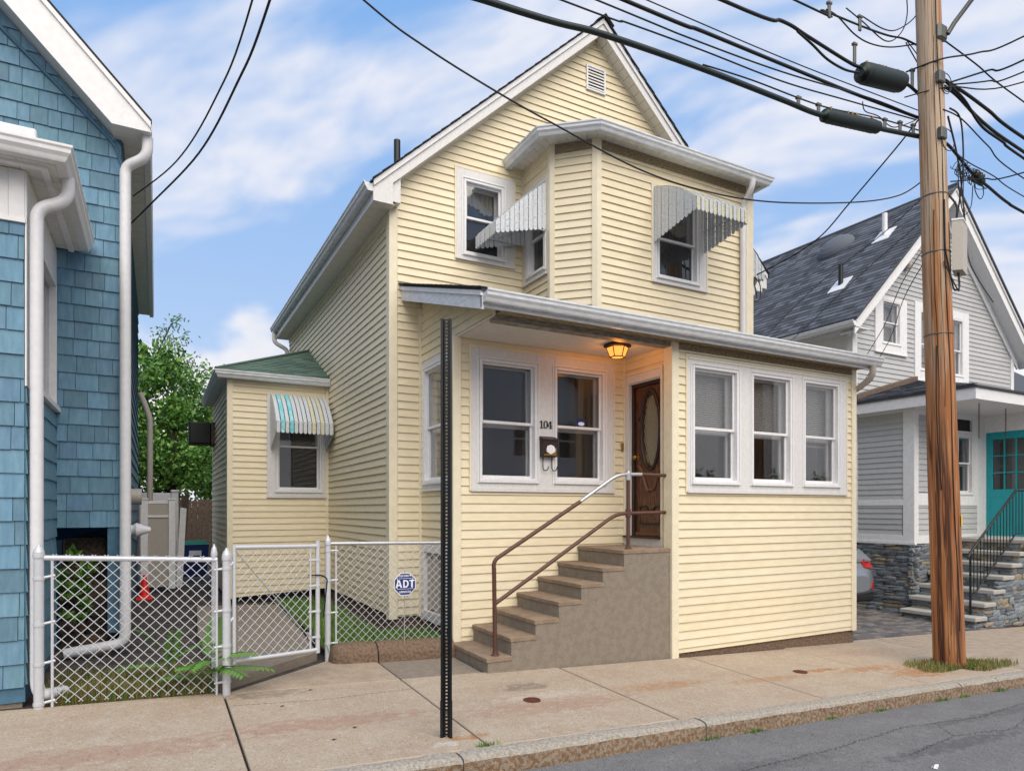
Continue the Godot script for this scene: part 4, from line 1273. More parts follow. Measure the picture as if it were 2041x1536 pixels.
func build_door(H: Node):
	var B := xwall(0.0)
	var t := new_st()
	cbox(t, B, -0.945, -0.85, 1.30, 3.49, -0.05, 0.02)
	cbox(t, B, -0.235, -0.205, 1.30, 3.49, -0.05, 0.02)
	cbox(t, B, -0.85, -0.235, 3.385, 3.49, -0.05, 0.019)
	wbox(t, B, -0.86, -0.235, 1.30, 1.40, -0.05, 0.015)
	wbox(t, B, -0.85, -0.235, 3.372, 3.385, -0.07, 0.0)
	var fr := obj("door_frame", t, M.aluminium, H)
	t = new_st(); wbox(t, B, -0.955, -0.205, 3.49, 3.512, 0.0, 0.028); wbox(t, B, -0.207, -0.187, 1.30, 3.512, 0.0, 0.028)
	obj("door_bead", t, M.vinyl_trim, H)
	t = new_st(); wbox(t, B, -0.92, -0.236, 1.40, 1.425, -0.05, 0.055); obj("sill", t, M.door_dark, fr)
	t = new_st(); wbox(t, B, -0.849, -0.80, 1.425, 3.372, -0.07, -0.035); wbox(t, B, -0.80, -0.236, 3.33, 3.372, -0.07, -0.035); obj("jamb", t, M.door_dark, fr)
	# leaf in two halves round the oval light
	t = new_st()
	var cz := -0.51; var cy := 2.77; var rz := 0.155; var ry := 0.47
	for sg in [-1.0, 1.0]:
		var poly := [Vector2(cz, 3.33), Vector2(cz, cy + ry)]
		for i in range(1, 16):
			var a := PI / 2 - PI * i / 16.0
			poly.append(Vector2(cz + sg * cos(a) * rz, cy + sin(a) * ry))
		poly.append(Vector2(cz, cy - ry)); poly.append(Vector2(cz, 1.43))
		var e := -0.80 if sg < 0 else -0.236
		poly.append(Vector2(e, 1.43)); poly.append(Vector2(e, 3.33))
		extrude(t, B, poly, -0.11, -0.065)
	var leaf := obj("door", t, M.door_wood, H)
	# carved mouldings
	t = new_st()
	var ring := []
	for i in 33:
		var a := TAU * i / 32.0
		ring.append(wp(B, cz + cos(a) * (rz + 0.024), cy + sin(a) * (ry + 0.035), -0.06))
	tube(t, ring, 0.022, 8)
	ring = []
	for i in 33:
		var a := TAU * i / 32.0
		ring.append(wp(B, cz + cos(a) * (rz + 0.002), cy + sin(a) * (ry + 0.004), -0.064))
	tube(t, ring, 0.009, 6)
	obj("oval_moulding", t, M.door_dark, leaf)
	for q in [[2.12, 0.55, -1.0], [3.12, 0.55, 1.0]]:
		t = new_st()
		var pts := []
		for i in 25:
			var v := (i / 24.0 - 0.5) * 2.0
			pts.append(wp(B, cz + v * 0.235, q[0] + q[2] * (0.30 * (1 - v * v) * (1 - 0.35 * absf(v)) - 0.2 + 0.05 * sin(absf(v) * PI * 2.0)), -0.058))
		tube(t, pts, 0.018, 8)
		obj("scroll_moulding", t, M.door_dark if q[2] > 0 else M.worn_wood, leaf)
	t = new_st()
	tube(t, [wp(B, -0.72, 1.80, -0.06), wp(B, -0.60, 1.80, -0.06), wp(B, -0.55, 1.74, -0.06), wp(B, -0.47, 1.74, -0.06), wp(B, -0.42, 1.80, -0.06), wp(B, -0.30, 1.80, -0.06), wp(B, -0.30, 1.58, -0.06), wp(B, -0.72, 1.58, -0.06), wp(B, -0.72, 1.80, -0.06)], 0.016, 6)
	obj("panel_moulding", t, M.door_dark, leaf)
	t = new_st(); wbox(t, B, -0.69, -0.33, 1.60, 1.735, -0.068, -0.052); obj("raised_panel", t, M.door_wood, leaf)
	t = new_st(); wbox(t, B, -0.80, -0.236, 1.432, 1.47, -0.066, -0.05); obj("worn_rail", t, M.worn_wood, leaf)
	# leaded light
	t = new_st()
	var poly2 := []
	for i in 32:
		var a := TAU * i / 32.0
		poly2.append(Vector2(cz + cos(a) * rz, cy + sin(a) * ry))
	extrude(t, B, poly2, -0.092, -0.088)
	obj("oval_pane", t, M.glass, leaf)
	t = new_st(); quad(t, wp(B, -0.8, 2.2, -0.4), wp(B, -0.2, 2.2, -0.4), wp(B, -0.2, 3.4, -0.4), wp(B, -0.8, 3.4, -0.4), B.N); obj("hall_behind", t, M.room_dark, leaf)
	t = new_st()
	for sg in [-1.0, 1.0]:
		for i in range(-9, 10):
			var pts := []
			for j in 41:
				var v := (j / 40.0 - 0.5) * 2
				var u := cz + v * rz; var y: float = cy + i * 0.115 + sg * v * 0.36
				var q := ((u - cz) / rz) * ((u - cz) / rz) + ((y - cy) / ry) * ((y - cy) / ry)
				if q < 1.0: pts.append(wp(B, u, y, -0.086))
			if pts.size() > 2: tube(t, [pts[0], pts[-1]], 0.0042, 5)
	obj("lead_came", t, M.came, leaf)
	t = new_st(); lathe(t, Vector3.ZERO, [Vector2(0.0, 0.0), Vector2(0.028, 0.0), Vector2(0.03, 0.006), Vector2(0.012, 0.014), Vector2(0.012, 0.035), Vector2(0.026, 0.045), Vector2(0.03, 0.06), Vector2(0.02, 0.074), Vector2(0.0, 0.078)], 14)
	place("door_knob", t.commit(), M.brass, leaf, wp(B, -0.755, 2.43, -0.066), Basis(V(0, 0, 1), PI / 2))

func build_bay(H: Node, ph: float):
	var BZ := zwall(-0.98); var BX := xwall(-0.86); var BR := xwall(2.38, 1.0)
	var p0 := V(-0.86, 0, -1.40); var p1 := V(-0.43, 0, -0.98)
	var U := (p1 - p0).normalized()
	var FC := frame(p0, U, V(-U.z, 0, U.x))
	var L := (p1 - p0).length()
	var t: SurfaceTool
	siding(H, BX, [Vector2(-2.12, 4.25), Vector2(-1.44, 4.25), Vector2(-1.44, 6.53), Vector2(-2.12, 6.53)], [Rect2(-2.11, 4.90, 0.63, 1.28)], E, M.vinyl, "siding_board", false, 0.014, ph)
	siding(H, FC, [Vector2(0.05, 4.2), Vector2(L - 0.05, 4.2), Vector2(L - 0.05, 6.42), Vector2(0.05, 6.42)], [], E, M.vinyl, "siding_board", true, 0.014, ph + 0.03)
	siding(H, BZ, [Vector2(-0.37, 4.2), Vector2(2.25, 4.2), Vector2(2.25, 6.42), Vector2(-0.37, 6.42)], [Rect2(0.483, 4.86, 0.977, 1.29)], E, M.vinyl, "siding_board", true, 0.014, ph + 0.06)
	t = new_st(); wbox(t, FC, 0.04, L - 0.04, 6.41, 6.53, 0, 0.016); wbox(t, BZ, -0.37, 2.26, 6.41, 6.53, 0, 0.016); obj("frieze_board", t, M.band, H)  # strip colours in eave shade together with grime
	# corner boards: bent strips that wrap the two angles of the bay
	var q0 := p0 + U * 0.055; var q1 := p1 - U * 0.055
	for ring in [[p0 + V(-0.022, 0, -0.05), p0 + V(-0.022, 0, 0.006), q0 + FC.N * 0.022, q0 - FC.N * 0.02, p0 + V(0.03, 0, -0.05)], [q1 + FC.N * 0.022, p1 + V(-0.008, 0, 0.022), p1 + V(0.065, 0, 0.022), p1 + V(0.065, 0, -0.03), q1 - FC.N * 0.03]]:
		t = new_st()
		var c := Vector3.ZERO
		for q in ring: c += q / ring.size()
		for i in ring.size():
			var a: Vector3 = ring[i]; var b: Vector3 = ring[(i + 1) % ring.size()]
			quad(t, a + V(0, 4.2, 0), b + V(0, 4.2, 0), b + V(0, 6.53, 0), a + V(0, 6.53, 0), (a + b) / 2 - c)
		obj("corner_board", t, M.vinyl_trim, H)
	t = new_st(); bbox(t, 2.25, 2.40, 4.2, 6.53, -1.1, -0.956, 0.005); obj("corner_board", t, M.vinyl_trim, H)
	t = new_st(); quad(t, V(2.385, 4.2, -1.0), V(2.385, 4.2, -2.14), V(2.385, 6.53, -2.14), V(2.385, 6.53, -1.0), V(1, 0, 0)); obj("bay_flank", t, M.vinyl[0], H)
	t = new_st(); wbox(t, zwall(-2.14), -0.885, -0.855, 4.3, 6.53, 0, 0.03); obj("inner_corner_bead", t, M.vinyl_trim, H)
	# windows
	casing(H, BZ, 0.483, 1.46, 4.86, 6.15, [Rect2(0.565, 4.92, 0.735, 1.14)], M.aluminium)
	t = new_st(); bead(t, BZ, 0.483, 1.46, 4.86, 6.15); obj("window_bead", t, M.vinyl_trim, H)
	hung_window(H, BZ, 0.565, 1.30, 4.92, 6.06, 5.455, {"curtain": [5.62, 6.02], "swag": 0.16, "cmat": M.curtain_white, "room": 0.9, "screen": 1})
	casing(H, BX, -2.11, -1.48, 4.90, 6.18, [Rect2(-1.99, 4.97, 0.47, 1.1)], M.aluminium)
	t = new_st(); bead(t, BX, -2.09, -1.48, 4.90, 6.18); obj("window_bead", t, M.vinyl_trim, H)
	hung_window(H, BX, -1.99, -1.52, 4.97, 6.07, 5.45, {"room": 0.4, "margin": 0.02, "screen": 1})
	awning(H, BZ, 0.50, 1.40, 6.12, 5.66, 0.80, 0.17, 5.36, 5.50, [M.awning_cream, M.awning_white], 0.06)
	awning(H, BX, -2.06, -1.475, 6.10, 5.42, 0.76, 0.17, 5.46, 5.26, [M.awning_white], 0.02)
	awning(H, BR, -1.75, -1.12, 5.86, 5.45, 0.42, 0.17, 5.3, 5.28, [M.awning_white], 0.03)
	# eaves
	var gp := [V(-1.08, 6.485, -2.13), V(-1.08, 6.485, -1.25), V(-0.53, 6.485, -0.79), V(2.40, 6.485, -0.79), V(2.40, 6.485, -2.13)]
	t = new_st(); sweep(t, gp, GUT); obj("gutter", t, M.gutter, H)
	t = new_st(); sweep(t, gp, [Vector2(-0.02, 0.03), Vector2(-0.001, 0.03), Vector2(-0.001, 0.13), Vector2(-0.02, 0.13)]); obj("fascia", t, M.aluminium, H)
	var sy := 6.528
	var inr := [V(-0.86, sy, -2.13), V(-0.86, sy, -1.40), V(-0.43, sy, -0.98), V(2.385, sy, -0.98), V(2.385, sy, -2.13)]
	var out := [V(-1.075, sy, -2.13), V(-1.075, sy, -1.25), V(-0.53, sy, -0.80), V(2.40, sy, -0.80), V(2.40, sy, -2.13)]
	for i in 4:
		panels(H, "bay_soffit_panel", inr[i], inr[i + 1], out[i] - inr[i], out[i + 1] - inr[i + 1], 0.125, M.soffit, V(0, -1, 0))
	t = new_st()
	for i in 4: slab(t, [inr[i] + V(0, 0.02, 0), inr[i + 1] + V(0, 0.02, 0), out[i + 1] + V(0, 0.02, 0), out[i] + V(0, 0.02, 0)], V(0, -0.008, 0))
	obj("soffit_back", t, M.dark_gap, H)
	t = new_st()
	var e := [V(-1.10, 6.615, -2.13), V(-1.10, 6.615, -1.24), V(-0.54, 6.615, -0.765), V(2.42, 6.615, -0.765), V(2.42, 6.615, -2.13)]
	var hi := [V(-0.6, 6.83, -2.13), V(-0.6, 6.83, -2.12), V(-0.1, 6.83, -2.12), V(2.0, 6.83, -2.12), V(2.0, 6.83, -2.13)]
	for i in 4: slab(t, [e[i], e[i + 1], hi[i + 1], hi[i]], V(0, -0.02, 0))
	obj("bay_roof", t, M.asphalt_shingle, H)
	t = new_st(); tube(t, bend([V(2.12, 6.5, -0.72), V(2.12, 6.38, -0.74), V(2.14, 6.2, -0.92), V(2.14, 6.05, -0.92), V(2.14, 4.28, -0.92)], 0.09), 0.042, 10); obj("downspout", t, M.white_pipe, H)

func build_porch_roof(H: Node):
	var t := new_st()
	var sl := 0.312
	slab(t, [V(-2.67, 3.895, 0.27), V(3.40, 3.895, 0.27), V(3.40, 3.895 + sl * 2.41, -2.14), V(-2.67, 3.895 + sl * 2.41, -2.14)], V(0, -0.03, 0))
	var rf := obj("porch_roof", t, M.asphalt_shingle, H)
	t = new_st()
	var z := 0.28
	while z > -2.1:
		var w := rng.randf_range(0.12, 0.15)
		slab(t, [V(-2.60, 3.90 + sl * (0.27 - z) + 0.008, z), V(-2.60, 3.90 + sl * (0.27 - z + w) + 0.002, z - w), V(-2.69 - rng.randf() * 0.01, 3.90 + sl * (0.27 - z + w) + 0.002, z - w), V(-2.69 - rng.randf() * 0.01, 3.90 + sl * (0.27 - z) + 0.008, z)], V(0, -0.01, 0))
		z -= w
	obj("edge_shingles", t, M.asphalt_shingle, rf, "stuff")
	var RB := xwall(-2.655)
	t = new_st(); extrude(t, RB, [Vector2(0.245, 3.695), Vector2(0.245, 3.865), Vector2(-2.13, 3.865 + sl * 2.375), Vector2(-2.13, 3.695 + sl * 2.375)], -0.02, 0.0); obj("rake_board", t, M.gutter, H)
	t = new_st(); extrude(t, RB, [Vector2(0.25, 3.825), Vector2(0.25, 3.872), Vector2(-2.13, 3.872 + sl * 2.38), Vector2(-2.13, 3.825 + sl * 2.38)], -0.01, 0.016); obj("rake_moulding", t, M.white_paint, H)
	# sloping soffit outside the cheek
	t = new_st(); slab(t, [V(-2.64, 3.72, 0.2), V(-2.385, 3.72, 0.2), V(-2.385, 3.72 + sl * 2.33, -2.13), V(-2.64, 3.72 + sl * 2.33, -2.13)], V(0, 0.01, 0)); obj("rake_soffit", t, M.soffit, H)
	# front eave
	t = new_st(); box(t, -2.655, 3.40, 3.72, 3.87, 0.215, 0.238); obj("fascia", t, M.gutter, H)
	t = new_st(); sweep(t, [V(-2.645, 3.757, 0.24), V(3.50, 3.757, 0.24)], GUT); obj("gutter", t, M.gutter, H)
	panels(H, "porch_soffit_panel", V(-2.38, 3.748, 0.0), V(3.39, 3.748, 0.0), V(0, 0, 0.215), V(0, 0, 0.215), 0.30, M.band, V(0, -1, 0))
	t = new_st(); box(t, -2.385, -0.05, 3.69, 3.83, -0.13, -0.002); obj("beam", t, M.dirty_shaded_aluminium, H)
	panels(H, "ceiling_panel", V(-2.37, 3.73, -0.135), V(-2.37, 3.73, -0.94), V(2.36, 0, 0), V(2.36, 0, 0), 0.10, M.soffit, V(0, -1, 0))
	t = new_st(); box(t, -2.37, -0.01, 3.74, 3.75, -0.945, -0.13); obj("ceiling_back", t, M.dark_gap, H)
	# spout elbow at the right end
	t = new_st(); tube(t, bend([V(3.35, 3.77, 0.285), V(3.36, 3.6, 0.27), V(3.42, 3.47, -0.02), V(3.43, 3.42, -0.25), V(3.43, 0.1, -0.25)], 0.12, 8), 0.042, 10); obj("downspout", t, M.box_grey, H)

func build_addition(H: Node, ph: float):
	var AZ := zwall(-5.55); var AX := xwall(-4.4)
	var t: SurfaceTool
	siding(H, AZ, [Vector2(-4.33, 0.34), Vector2(-2.8, 0.41), Vector2(-2.8, 3.86), Vector2(-4.33, 3.86)], [Rect2(-3.812, 1.985, 0.965, 1.695)], E, M.vinyl, "siding_board", true, 0.014, ph)
	siding(H, AX, [Vector2(-8.9, 0.34), Vector2(-5.6, 0.34), Vector2(-5.6, 3.86), Vector2(-8.9, 3.86)], [], E, M.vinyl, "addition_flank_board", false, 0.014, ph)
	t = new_st(); bbox(t, -4.42, -4.33, 0.32, 3.86, -5.66, -5.527, 0.005); obj("corner_post", t, M.vinyl_trim, H)
	t = new_st(); wbox(t, AZ, -2.85, -2.8, 0.4, 3.86, 0, 0.022); obj("inner_corner_bead", t, M.vinyl_trim, H)
	t = new_st(); box(t, -4.35, -2.8, -0.1, 0.30, -8.8, -5.75); obj("foundation", t, M.rubble, H)
	casing(H, AZ, -3.812, -2.85, 1.985, 3.68, [Rect2(-3.665, 2.07, 0.735, 1.45)], M.aluminium)
	hung_window(H, AZ, -3.665, -2.93, 2.07, 3.52, 2.81, {"screen": 1, "room": 0.6})
	awning(H, AZ, -3.755, -2.86, 3.67, 3.165, 0.58, 0.19, 2.75, 2.98, [M.awning_white, M.awning_aqua, M.awning_white, M.awning_aqua, M.awning_white, M.awning_white, M.awning_white, M.awning_white, M.awning_cream, M.awning_white, M.awning_cream, M.awning_white, M.awning_white], 0.06)
	# hip roof leaning on the long wall
	var a := V(-4.6, 3.97, -5.37); var b := V(-2.8, 3.97, -5.37); var c := V(-2.8, 4.83, -7.2); var d := V(-4.6, 3.97, -9.1); var e := V(-2.8, 3.97, -9.1)
	t = new_st(); slab(t, [a, b, c], V(0, -0.03, 0)); slab(t, [a, c, d], V(0, -0.03, 0)); slab(t, [d, c, e], V(0, -0.03, 0))
	var rf := obj("addition_roof", t, M.roof_green[0], H)
	roof_tabs(rf, "roof_shingles", a, b, c, c - V(0.02, 0.01, 0), M.roof_green, 0.125, 5, 0.3)
	roof_tabs(rf, "roof_shingles", d, a, c - V(0, 0.01, 0.02), c, M.roof_green, 0.125, 6, 0.3)
	t = new_st(); tube(t, [a + V(0, 0.015, 0), c + V(0, 0.015, 0)], 0.025, 6); obj("hip_cap", t, M.roof_green[2], rf)
	t = new_st(); sweep(t, [V(-4.5, 3.855, -8.9), V(-4.5, 3.855, -5.45), V(-2.815, 3.855, -5.45)], GUT); obj("gutter", t, M.gutter, H)
	t = new_st(); slab(t, [V(-4.5, 3.865, -8.9), V(-4.38, 3.865, -8.9), V(-4.38, 3.865, -5.45), V(-4.5, 3.865, -5.45)], V(0, 0.02, 0)); slab(t, [V(-4.5, 3.864, -5.55), V(-2.8, 3.864, -5.55), V(-2.8, 3.864, -5.45), V(-4.5, 3.864, -5.45)], V(0, 0.02, 0)); obj("eave_soffit", t, M.soffit, H)

# ---------- blue house on the left ----------
func shingle_wall(parent: Node, B: Dictionary, outline: Array, holes: Array, e: float, seed: int, y_start: float, wmin := 0.10, wmax := 0.24, single := true):
	var r := RandomNumberGenerator.new(); r.seed = seed
	var wall := PackedVector2Array(outline)
	var y0 := 1e9; var y1 := -1e9; var u0 := 1e9; var u1 := -1e9
	for p in wall:
		y0 = min(y0, p.y); y1 = max(y1, p.y); u0 = min(u0, p.x); u1 = max(u1, p.x)
	var i := 0
	while y_start + i * e < y1:
		var a := y_start + i * e; var b := a + e
		i += 1
		if b < y0: continue
		var u := u0 - r.randf() * wmax
		while u < u1:
			var w := r.randf_range(wmin, wmax)
			var drop := r.randf_range(-0.003, 0.003)
			var rc := PackedVector2Array([Vector2(u + 0.0022, a + drop), Vector2(u + w - 0.0022, a + drop * 0.5), Vector2(u + w - 0.0022, b + 0.004), Vector2(u + 0.0022, b + 0.004)])
			u += w
			var parts := Geometry2D.intersect_polygons(rc, wall)
			for h in holes:
				var hp := PackedVector2Array([h.position, Vector2(h.end.x, h.position.y), h.end, Vector2(h.position.x, h.end.y)])
				var nx: Array[PackedVector2Array] = []
				for q in parts: nx.append_array(Geometry2D.clip_polygons(q, hp))
				parts = nx
			var th := r.randf_range(0.013, 0.019)
			for q in parts:
				var ix := Geometry2D.triangulate_polygon(q)
				if ix.size() == 0: continue
				var ql := 1e9; var qr := -1e9
				for v in q: ql = min(ql, v.x); qr = max(qr, v.x)
				var own := single and qr - ql > 0.05
				var s := new_st() if own else spare(parent, "small_shingles", M.shingle[3])
				var c := Vector2.ZERO
				for v in q: c += v
				c /= q.size()
				var pv := []
				for v in q: pv.append(wp(B, v.x, v.y, lerpf(th, 0.002, clampf((v.y - a) / e, 0, 1))))
				for t in range(0, ix.size(), 3): tri(s, pv[ix[t]], pv[ix[t + 1]], pv[ix[t + 2]], B.N)
				for k in q.size():
					var v0 := q[k]; var v1 := q[(k + 1) % q.size()]
					var mm := (v0 + v1) / 2 - c
					quad(s, pv[k], pv[(k + 1) % q.size()], wp(B, v1.x, v1.y, -0.006), wp(B, v0.x, v0.y, -0.006), B.U * mm.x + V(0, mm.y, 0))
				var mm: Material = M.shingle[r.randi() % M.shingle.size()]
				if own: obj("shingle", s, mm, parent)

func bumpy(seed: int) -> Mesh:
	# a rough-hewn stone, one unit long, high and deep
	var n := FastNoiseLite.new(); n.seed = seed; n.frequency = 1.3
	var s := new_st()
	var k := 3
	for f in 6:
		for i in k:
			for j in k:
				var q := []
				for c in [[0, 0], [1, 0], [1, 1], [0, 1]]:
					var a := float(i + c[0]) / k - 0.5; var b := float(j + c[1]) / k - 0.5
					var v: Vector3 = [V(a, b, 0.5), V(a, b, -0.5), V(0.5, a, b), V(-0.5, a, b), V(a, 0.5, b), V(a, -0.5, b)][f]
					var rd := V(v.x * (1 - 0.16 * pow(absf(2 * v.y), 4) - 0.05 * pow(absf(2 * v.z), 4)), v.y * (1 - 0.14 * pow(absf(2 * v.x), 4)), v.z * (1 - 0.3 * pow(max(absf(2 * v.x), absf(2 * v.y)), 3)))
					q.append(rd + V(n.get_noise_3d(v.x * 2, v.y * 2, v.z * 2), n.get_noise_3d(v.x * 2 + 9, v.y * 2, v.z * 2), n.get_noise_3d(v.x * 2, v.y * 2 + 9, v.z * 2)) * 0.16)
				quad(s, q[0], q[1], q[2], q[3], (q[0] + q[2]) / 2)
	return s.commit()

var stone_meshes := []
func stone_wall(parent: Node, B: Dictionary, u0: float, u1: float, lo: Callable, hi: Callable, seed: int, mats: Array, h0 := 0.055, h1 := 0.12, w0 := 0.13, w1 := 0.42, depth := 0.12):
	if stone_meshes.is_empty():
		for i in 7: stone_meshes.append(bumpy(200 + i))
	var r := RandomNumberGenerator.new(); r.seed = seed
	var y: float = min(lo.call(u0), lo.call(u1)) - 0.02
	var top: float = max(hi.call(u0), hi.call(u1))
	var R := Basis(B.U, V(0, 1, 0), B.N)
	while y < top:
		var h := r.randf_range(h0, h1)
		if y + h > top - 0.03: h = top - y
		if h < 0.015: break
		var u := u0
		while u < u1 - 0.001:
			var w := r.randf_range(w0, w1)
			if u + w > u1 - w0 * 0.6: w = u1 - u
			var c := u + w / 2
			var yy := y + h / 2
			if yy > lo.call(c) - 0.01 and yy < hi.call(c):
				var dd := r.randf_range(-0.012, 0.022)
				var parts := 2 if (h > 0.095 and r.randf() < 0.35) else 1
				for k in parts:
					var o := place("stone", stone_meshes[r.randi() % 7], mats[r.randi() % mats.size() if r.randf() < 0.93 else mats.size() - 1], parent, wp(B, c, y + h * (k + 0.5) / parts, -depth * 0.35 + dd), R * Basis.from_scale(V(w * 1.06, h / parts * 1.12, depth)))
					o.rotate_object_local(V(0, 0, 1), r.randf_range(-0.02, 0.02))
			u += w
		y += h

func build_blue_house():
	var H := thing("blue_house", "blue wood shingled house with white trim and boxed bay, cut by the left edge", "house", V(-7.5, gy(-7.5, -2), -3.0))
	var FZ := zwall(-0.18); var SX := xwall(-6.3, 1.0); var MZ := zwall(-1.91); var EX := xwall(-5.735, 1.0)
	var t: SurfaceTool
	var e := 0.172
	# backing so that no light comes through the joints
	t = new_st()
	quad(t, V(-10.5, 0.3, -0.185), V(-6.3, 0.3, -0.185), V(-6.3, 4.3, -0.185), V(-10.5, 4.3, -0.185), V(0, 0, 1))
	quad(t, V(-6.305, 0.3, -0.185), V(-6.305, 0.3, -1.92), V(-6.305, 2.72, -1.92), V(-6.305, 2.72, -0.185), V(1, 0, 0))
	flat(t, [V(-11.0, 0.3, -1.916), V(-6.305, 0.3, -1.916), V(-6.305, 1.59, -1.916), V(-5.74, 1.59, -1.916), V(-5.74, 5.58, -1.916), V(-8.6, 8.6, -1.916), V(-11.4, 5.6, -1.916)], V(0, 0, 1))
	quad(t, V(-5.742, 1.58, -1.93), V(-5.742, 1.58, -8.8), V(-5.742, 5.6, -8.8), V(-5.742, 5.6, -1.93), V(1, 0, 0))
	quad(t, V(-11.4, 0.3, -8.8), V(-5.742, 0.3, -8.8), V(-5.742, 5.6, -8.8), V(-11.4, 5.6, -8.8), V(0, 0, -1))
	obj("wall", t, M.blue_trim, H)
	shingle_wall(H, FZ, [Vector2(-7.0, 0.415), Vector2(-6.305, 0.415), Vector2(-6.305, 3.945), Vector2(-7.0, 3.945)], [], 0.18, 1, 0.415, 0.14, 0.3)
	shingle_wall(H, SX, [Vector2(-1.90, 0.43), Vector2(-0.19, 0.43), Vector2(-0.19, 2.70), Vector2(-1.90, 2.70)], [], 0.18, 2, 0.415, 0.14, 0.3, false)
	shingle_wall(H, MZ, [Vector2(-6.95, 4.6), Vector2(-6.29, 4.6), Vector2(-6.29, 1.58), Vector2(-5.74, 1.58), Vector2(-5.74, 5.50), Vector2(-6.95, 6.78)], [], e, 3, 1.58)
	siding(H, FZ, [Vector2(-10.4, 0.415), Vector2(-7.0, 0.415), Vector2(-7.0, 3.945), Vector2(-10.4, 3.945)], [], 0.18, M.shingle, "far_shingle", false, 0.016)
	siding(H, MZ, [Vector2(-11.2, 4.6), Vector2(-6.95, 4.6), Vector2(-6.95, 6.78), Vector2(-8.6, 8.5), Vector2(-11.2, 5.8)], [], e, M.shingle, "far_shingle", false, 0.016, 1.58)
	siding(H, EX, [Vector2(-8.8, 1.1), Vector2(-1.95, 1.58), Vector2(-1.95, 5.56), Vector2(-8.8, 5.56)], [], e, M.shingle, "side_shingle", false, 0.016, 1.58)
	# bay: panel band, corner strip, side window
	t = new_st()
	cbox(t, FZ, -10.4, -6.40, 3.95, 4.33, 0.0, 0.012); cbox(t, FZ, -6.40, -6.30, 3.95, 4.33, 0.0, 0.02); wbox(t, FZ, -10.4, -6.295, 3.93, 3.96, 0.0, 0.03)
	cbox(t, SX, -1.90, -0.17, 3.98, 4.33, 0.0, 0.012); cbox(t, SX, -0.45, -0.17, 2.7, 3.98, 0.0, 0.011)
	obj("panel_band", t, M.white_paint, H)
	t = new_st(); rect_frame(t, SX, -1.89, -0.45, 2.76, 3.98, 0.03, 0.05, 0.04, 0.03, -0.08, 0.014); wbox(t, SX, -1.90, -0.42, 2.72, 2.765, -0.02, 0.045)
	var w := obj("window", t, M.white_paint, H)
	t = new_st(); wbox(t, SX, -1.02, -0.97, 2.80, 3.95, -0.06, -0.03); obj("sash_stile", t, M.white_paint, w)
	t = new_st(); wbox(t, SX, -1.86, -0.5, 2.80, 3.95, -0.052, -0.048); obj("pane", t, M.glass, w)
	t = new_st(); wbox(t, SX, -1.86, -0.5, 2.80, 3.95, -0.075, -0.072); obj("insect_screen", t, M.screen, w)
	t = new_st(); box(t, -10.4, -6.32, -0.3, 0.42, -1.9, -0.20); obj("foundation", t, M.concrete, H)
	# bay eave
	var gp := [V(-10.5, 4.34, 0.03), V(-6.085, 4.34, 0.03), V(-6.085, 4.34, -1.85)]
	t = new_st(); sweep(t, gp, GUT); obj("gutter", t, M.white_paint, H)
	t = new_st(); sweep(t, gp, [Vector2(-0.10, 0.0), Vector2(-0.055, 0.0), Vector2(-0.055, -0.025), Vector2(-0.10, -0.025)]); obj("soffit_strip", t, M.white_paint, H)
	t = new_st(); sweep(t, gp, [Vector2(-0.02, 0.0), Vector2(-0.001, 0.0), Vector2(-0.001, 0.12), Vector2(-0.02, 0.12)]); obj("fascia", t, M.white_paint, H)
	panels(H, "soffit_panel", V(-6.30, 4.335, -0.16), V(-6.30, 4.335, -1.85), V(0.21, 0, 0), V(0.21, 0, 0), 0.12, M.soffit, V(0, -1, 0))
	panels(H, "soffit_panel", V(-8.0, 4.334, -0.18), V(-6.09, 4.334, -0.18), V(0, 0, 0.2), V(0, 0, 0.2), 0.24, M.soffit, V(0, -1, 0))
	t = new_st(); slab(t, [V(-10.5, 4.47, 0.02), V(-6.09, 4.47, 0.02), V(-6.09, 4.47, -1.9), V(-10.5, 4.60, -1.9)], V(0, -0.03, 0)); obj("bay_roof", t, M.asphalt_shingle, H)
	t = new_st(); bbox(t, -10.5, -6.20, 4.46, 4.56, -0.02, 0.06, 0.01); obj("roof_edge_flashing", t, M.white_paint, H)
	t = new_st(); tube(t, bend([V(-6.03, 4.36, -0.22), V(-6.03, 4.18, -0.22), V(-6.23, 4.07, -0.20), V(-6.23, 3.9, -0.20), V(-6.23, 0.42, -0.20), V(-6.20, 0.35, -0.14), V(-6.05, 0.33, -0.26)], 0.09), 0.045, 12); obj("downspout", t, M.white_pipe, H)
	t = new_st(); box(t, -5.81, -5.50, 5.566, 5.66, -1.93, -1.632); obj("eave_return", t, M.soffit, H)
	# main gable edge
	var RK := zwall(-1.6)
	t = new_st(); extrude(t, RK, [Vector2(-5.808, 5.562), Vector2(-5.475, 5.562), Vector2(-5.475, 5.63), Vector2(-8.6, 5.63 + 1.05 * 3.125), Vector2(-8.6, 5.562 + 1.05 * 2.792)], -0.03, 0.0); obj("rake_board", t, M.white_paint, H)
	t = new_st(); extrude(t, RK, [Vector2(-5.47, 5.60), Vector2(-5.47, 5.66), Vector2(-8.6, 5.66 + 1.05 * 3.13), Vector2(-8.6, 5.60 + 1.05 * 3.13)], -0.02, 0.02); obj("rake_moulding", t, M.white_paint, H)
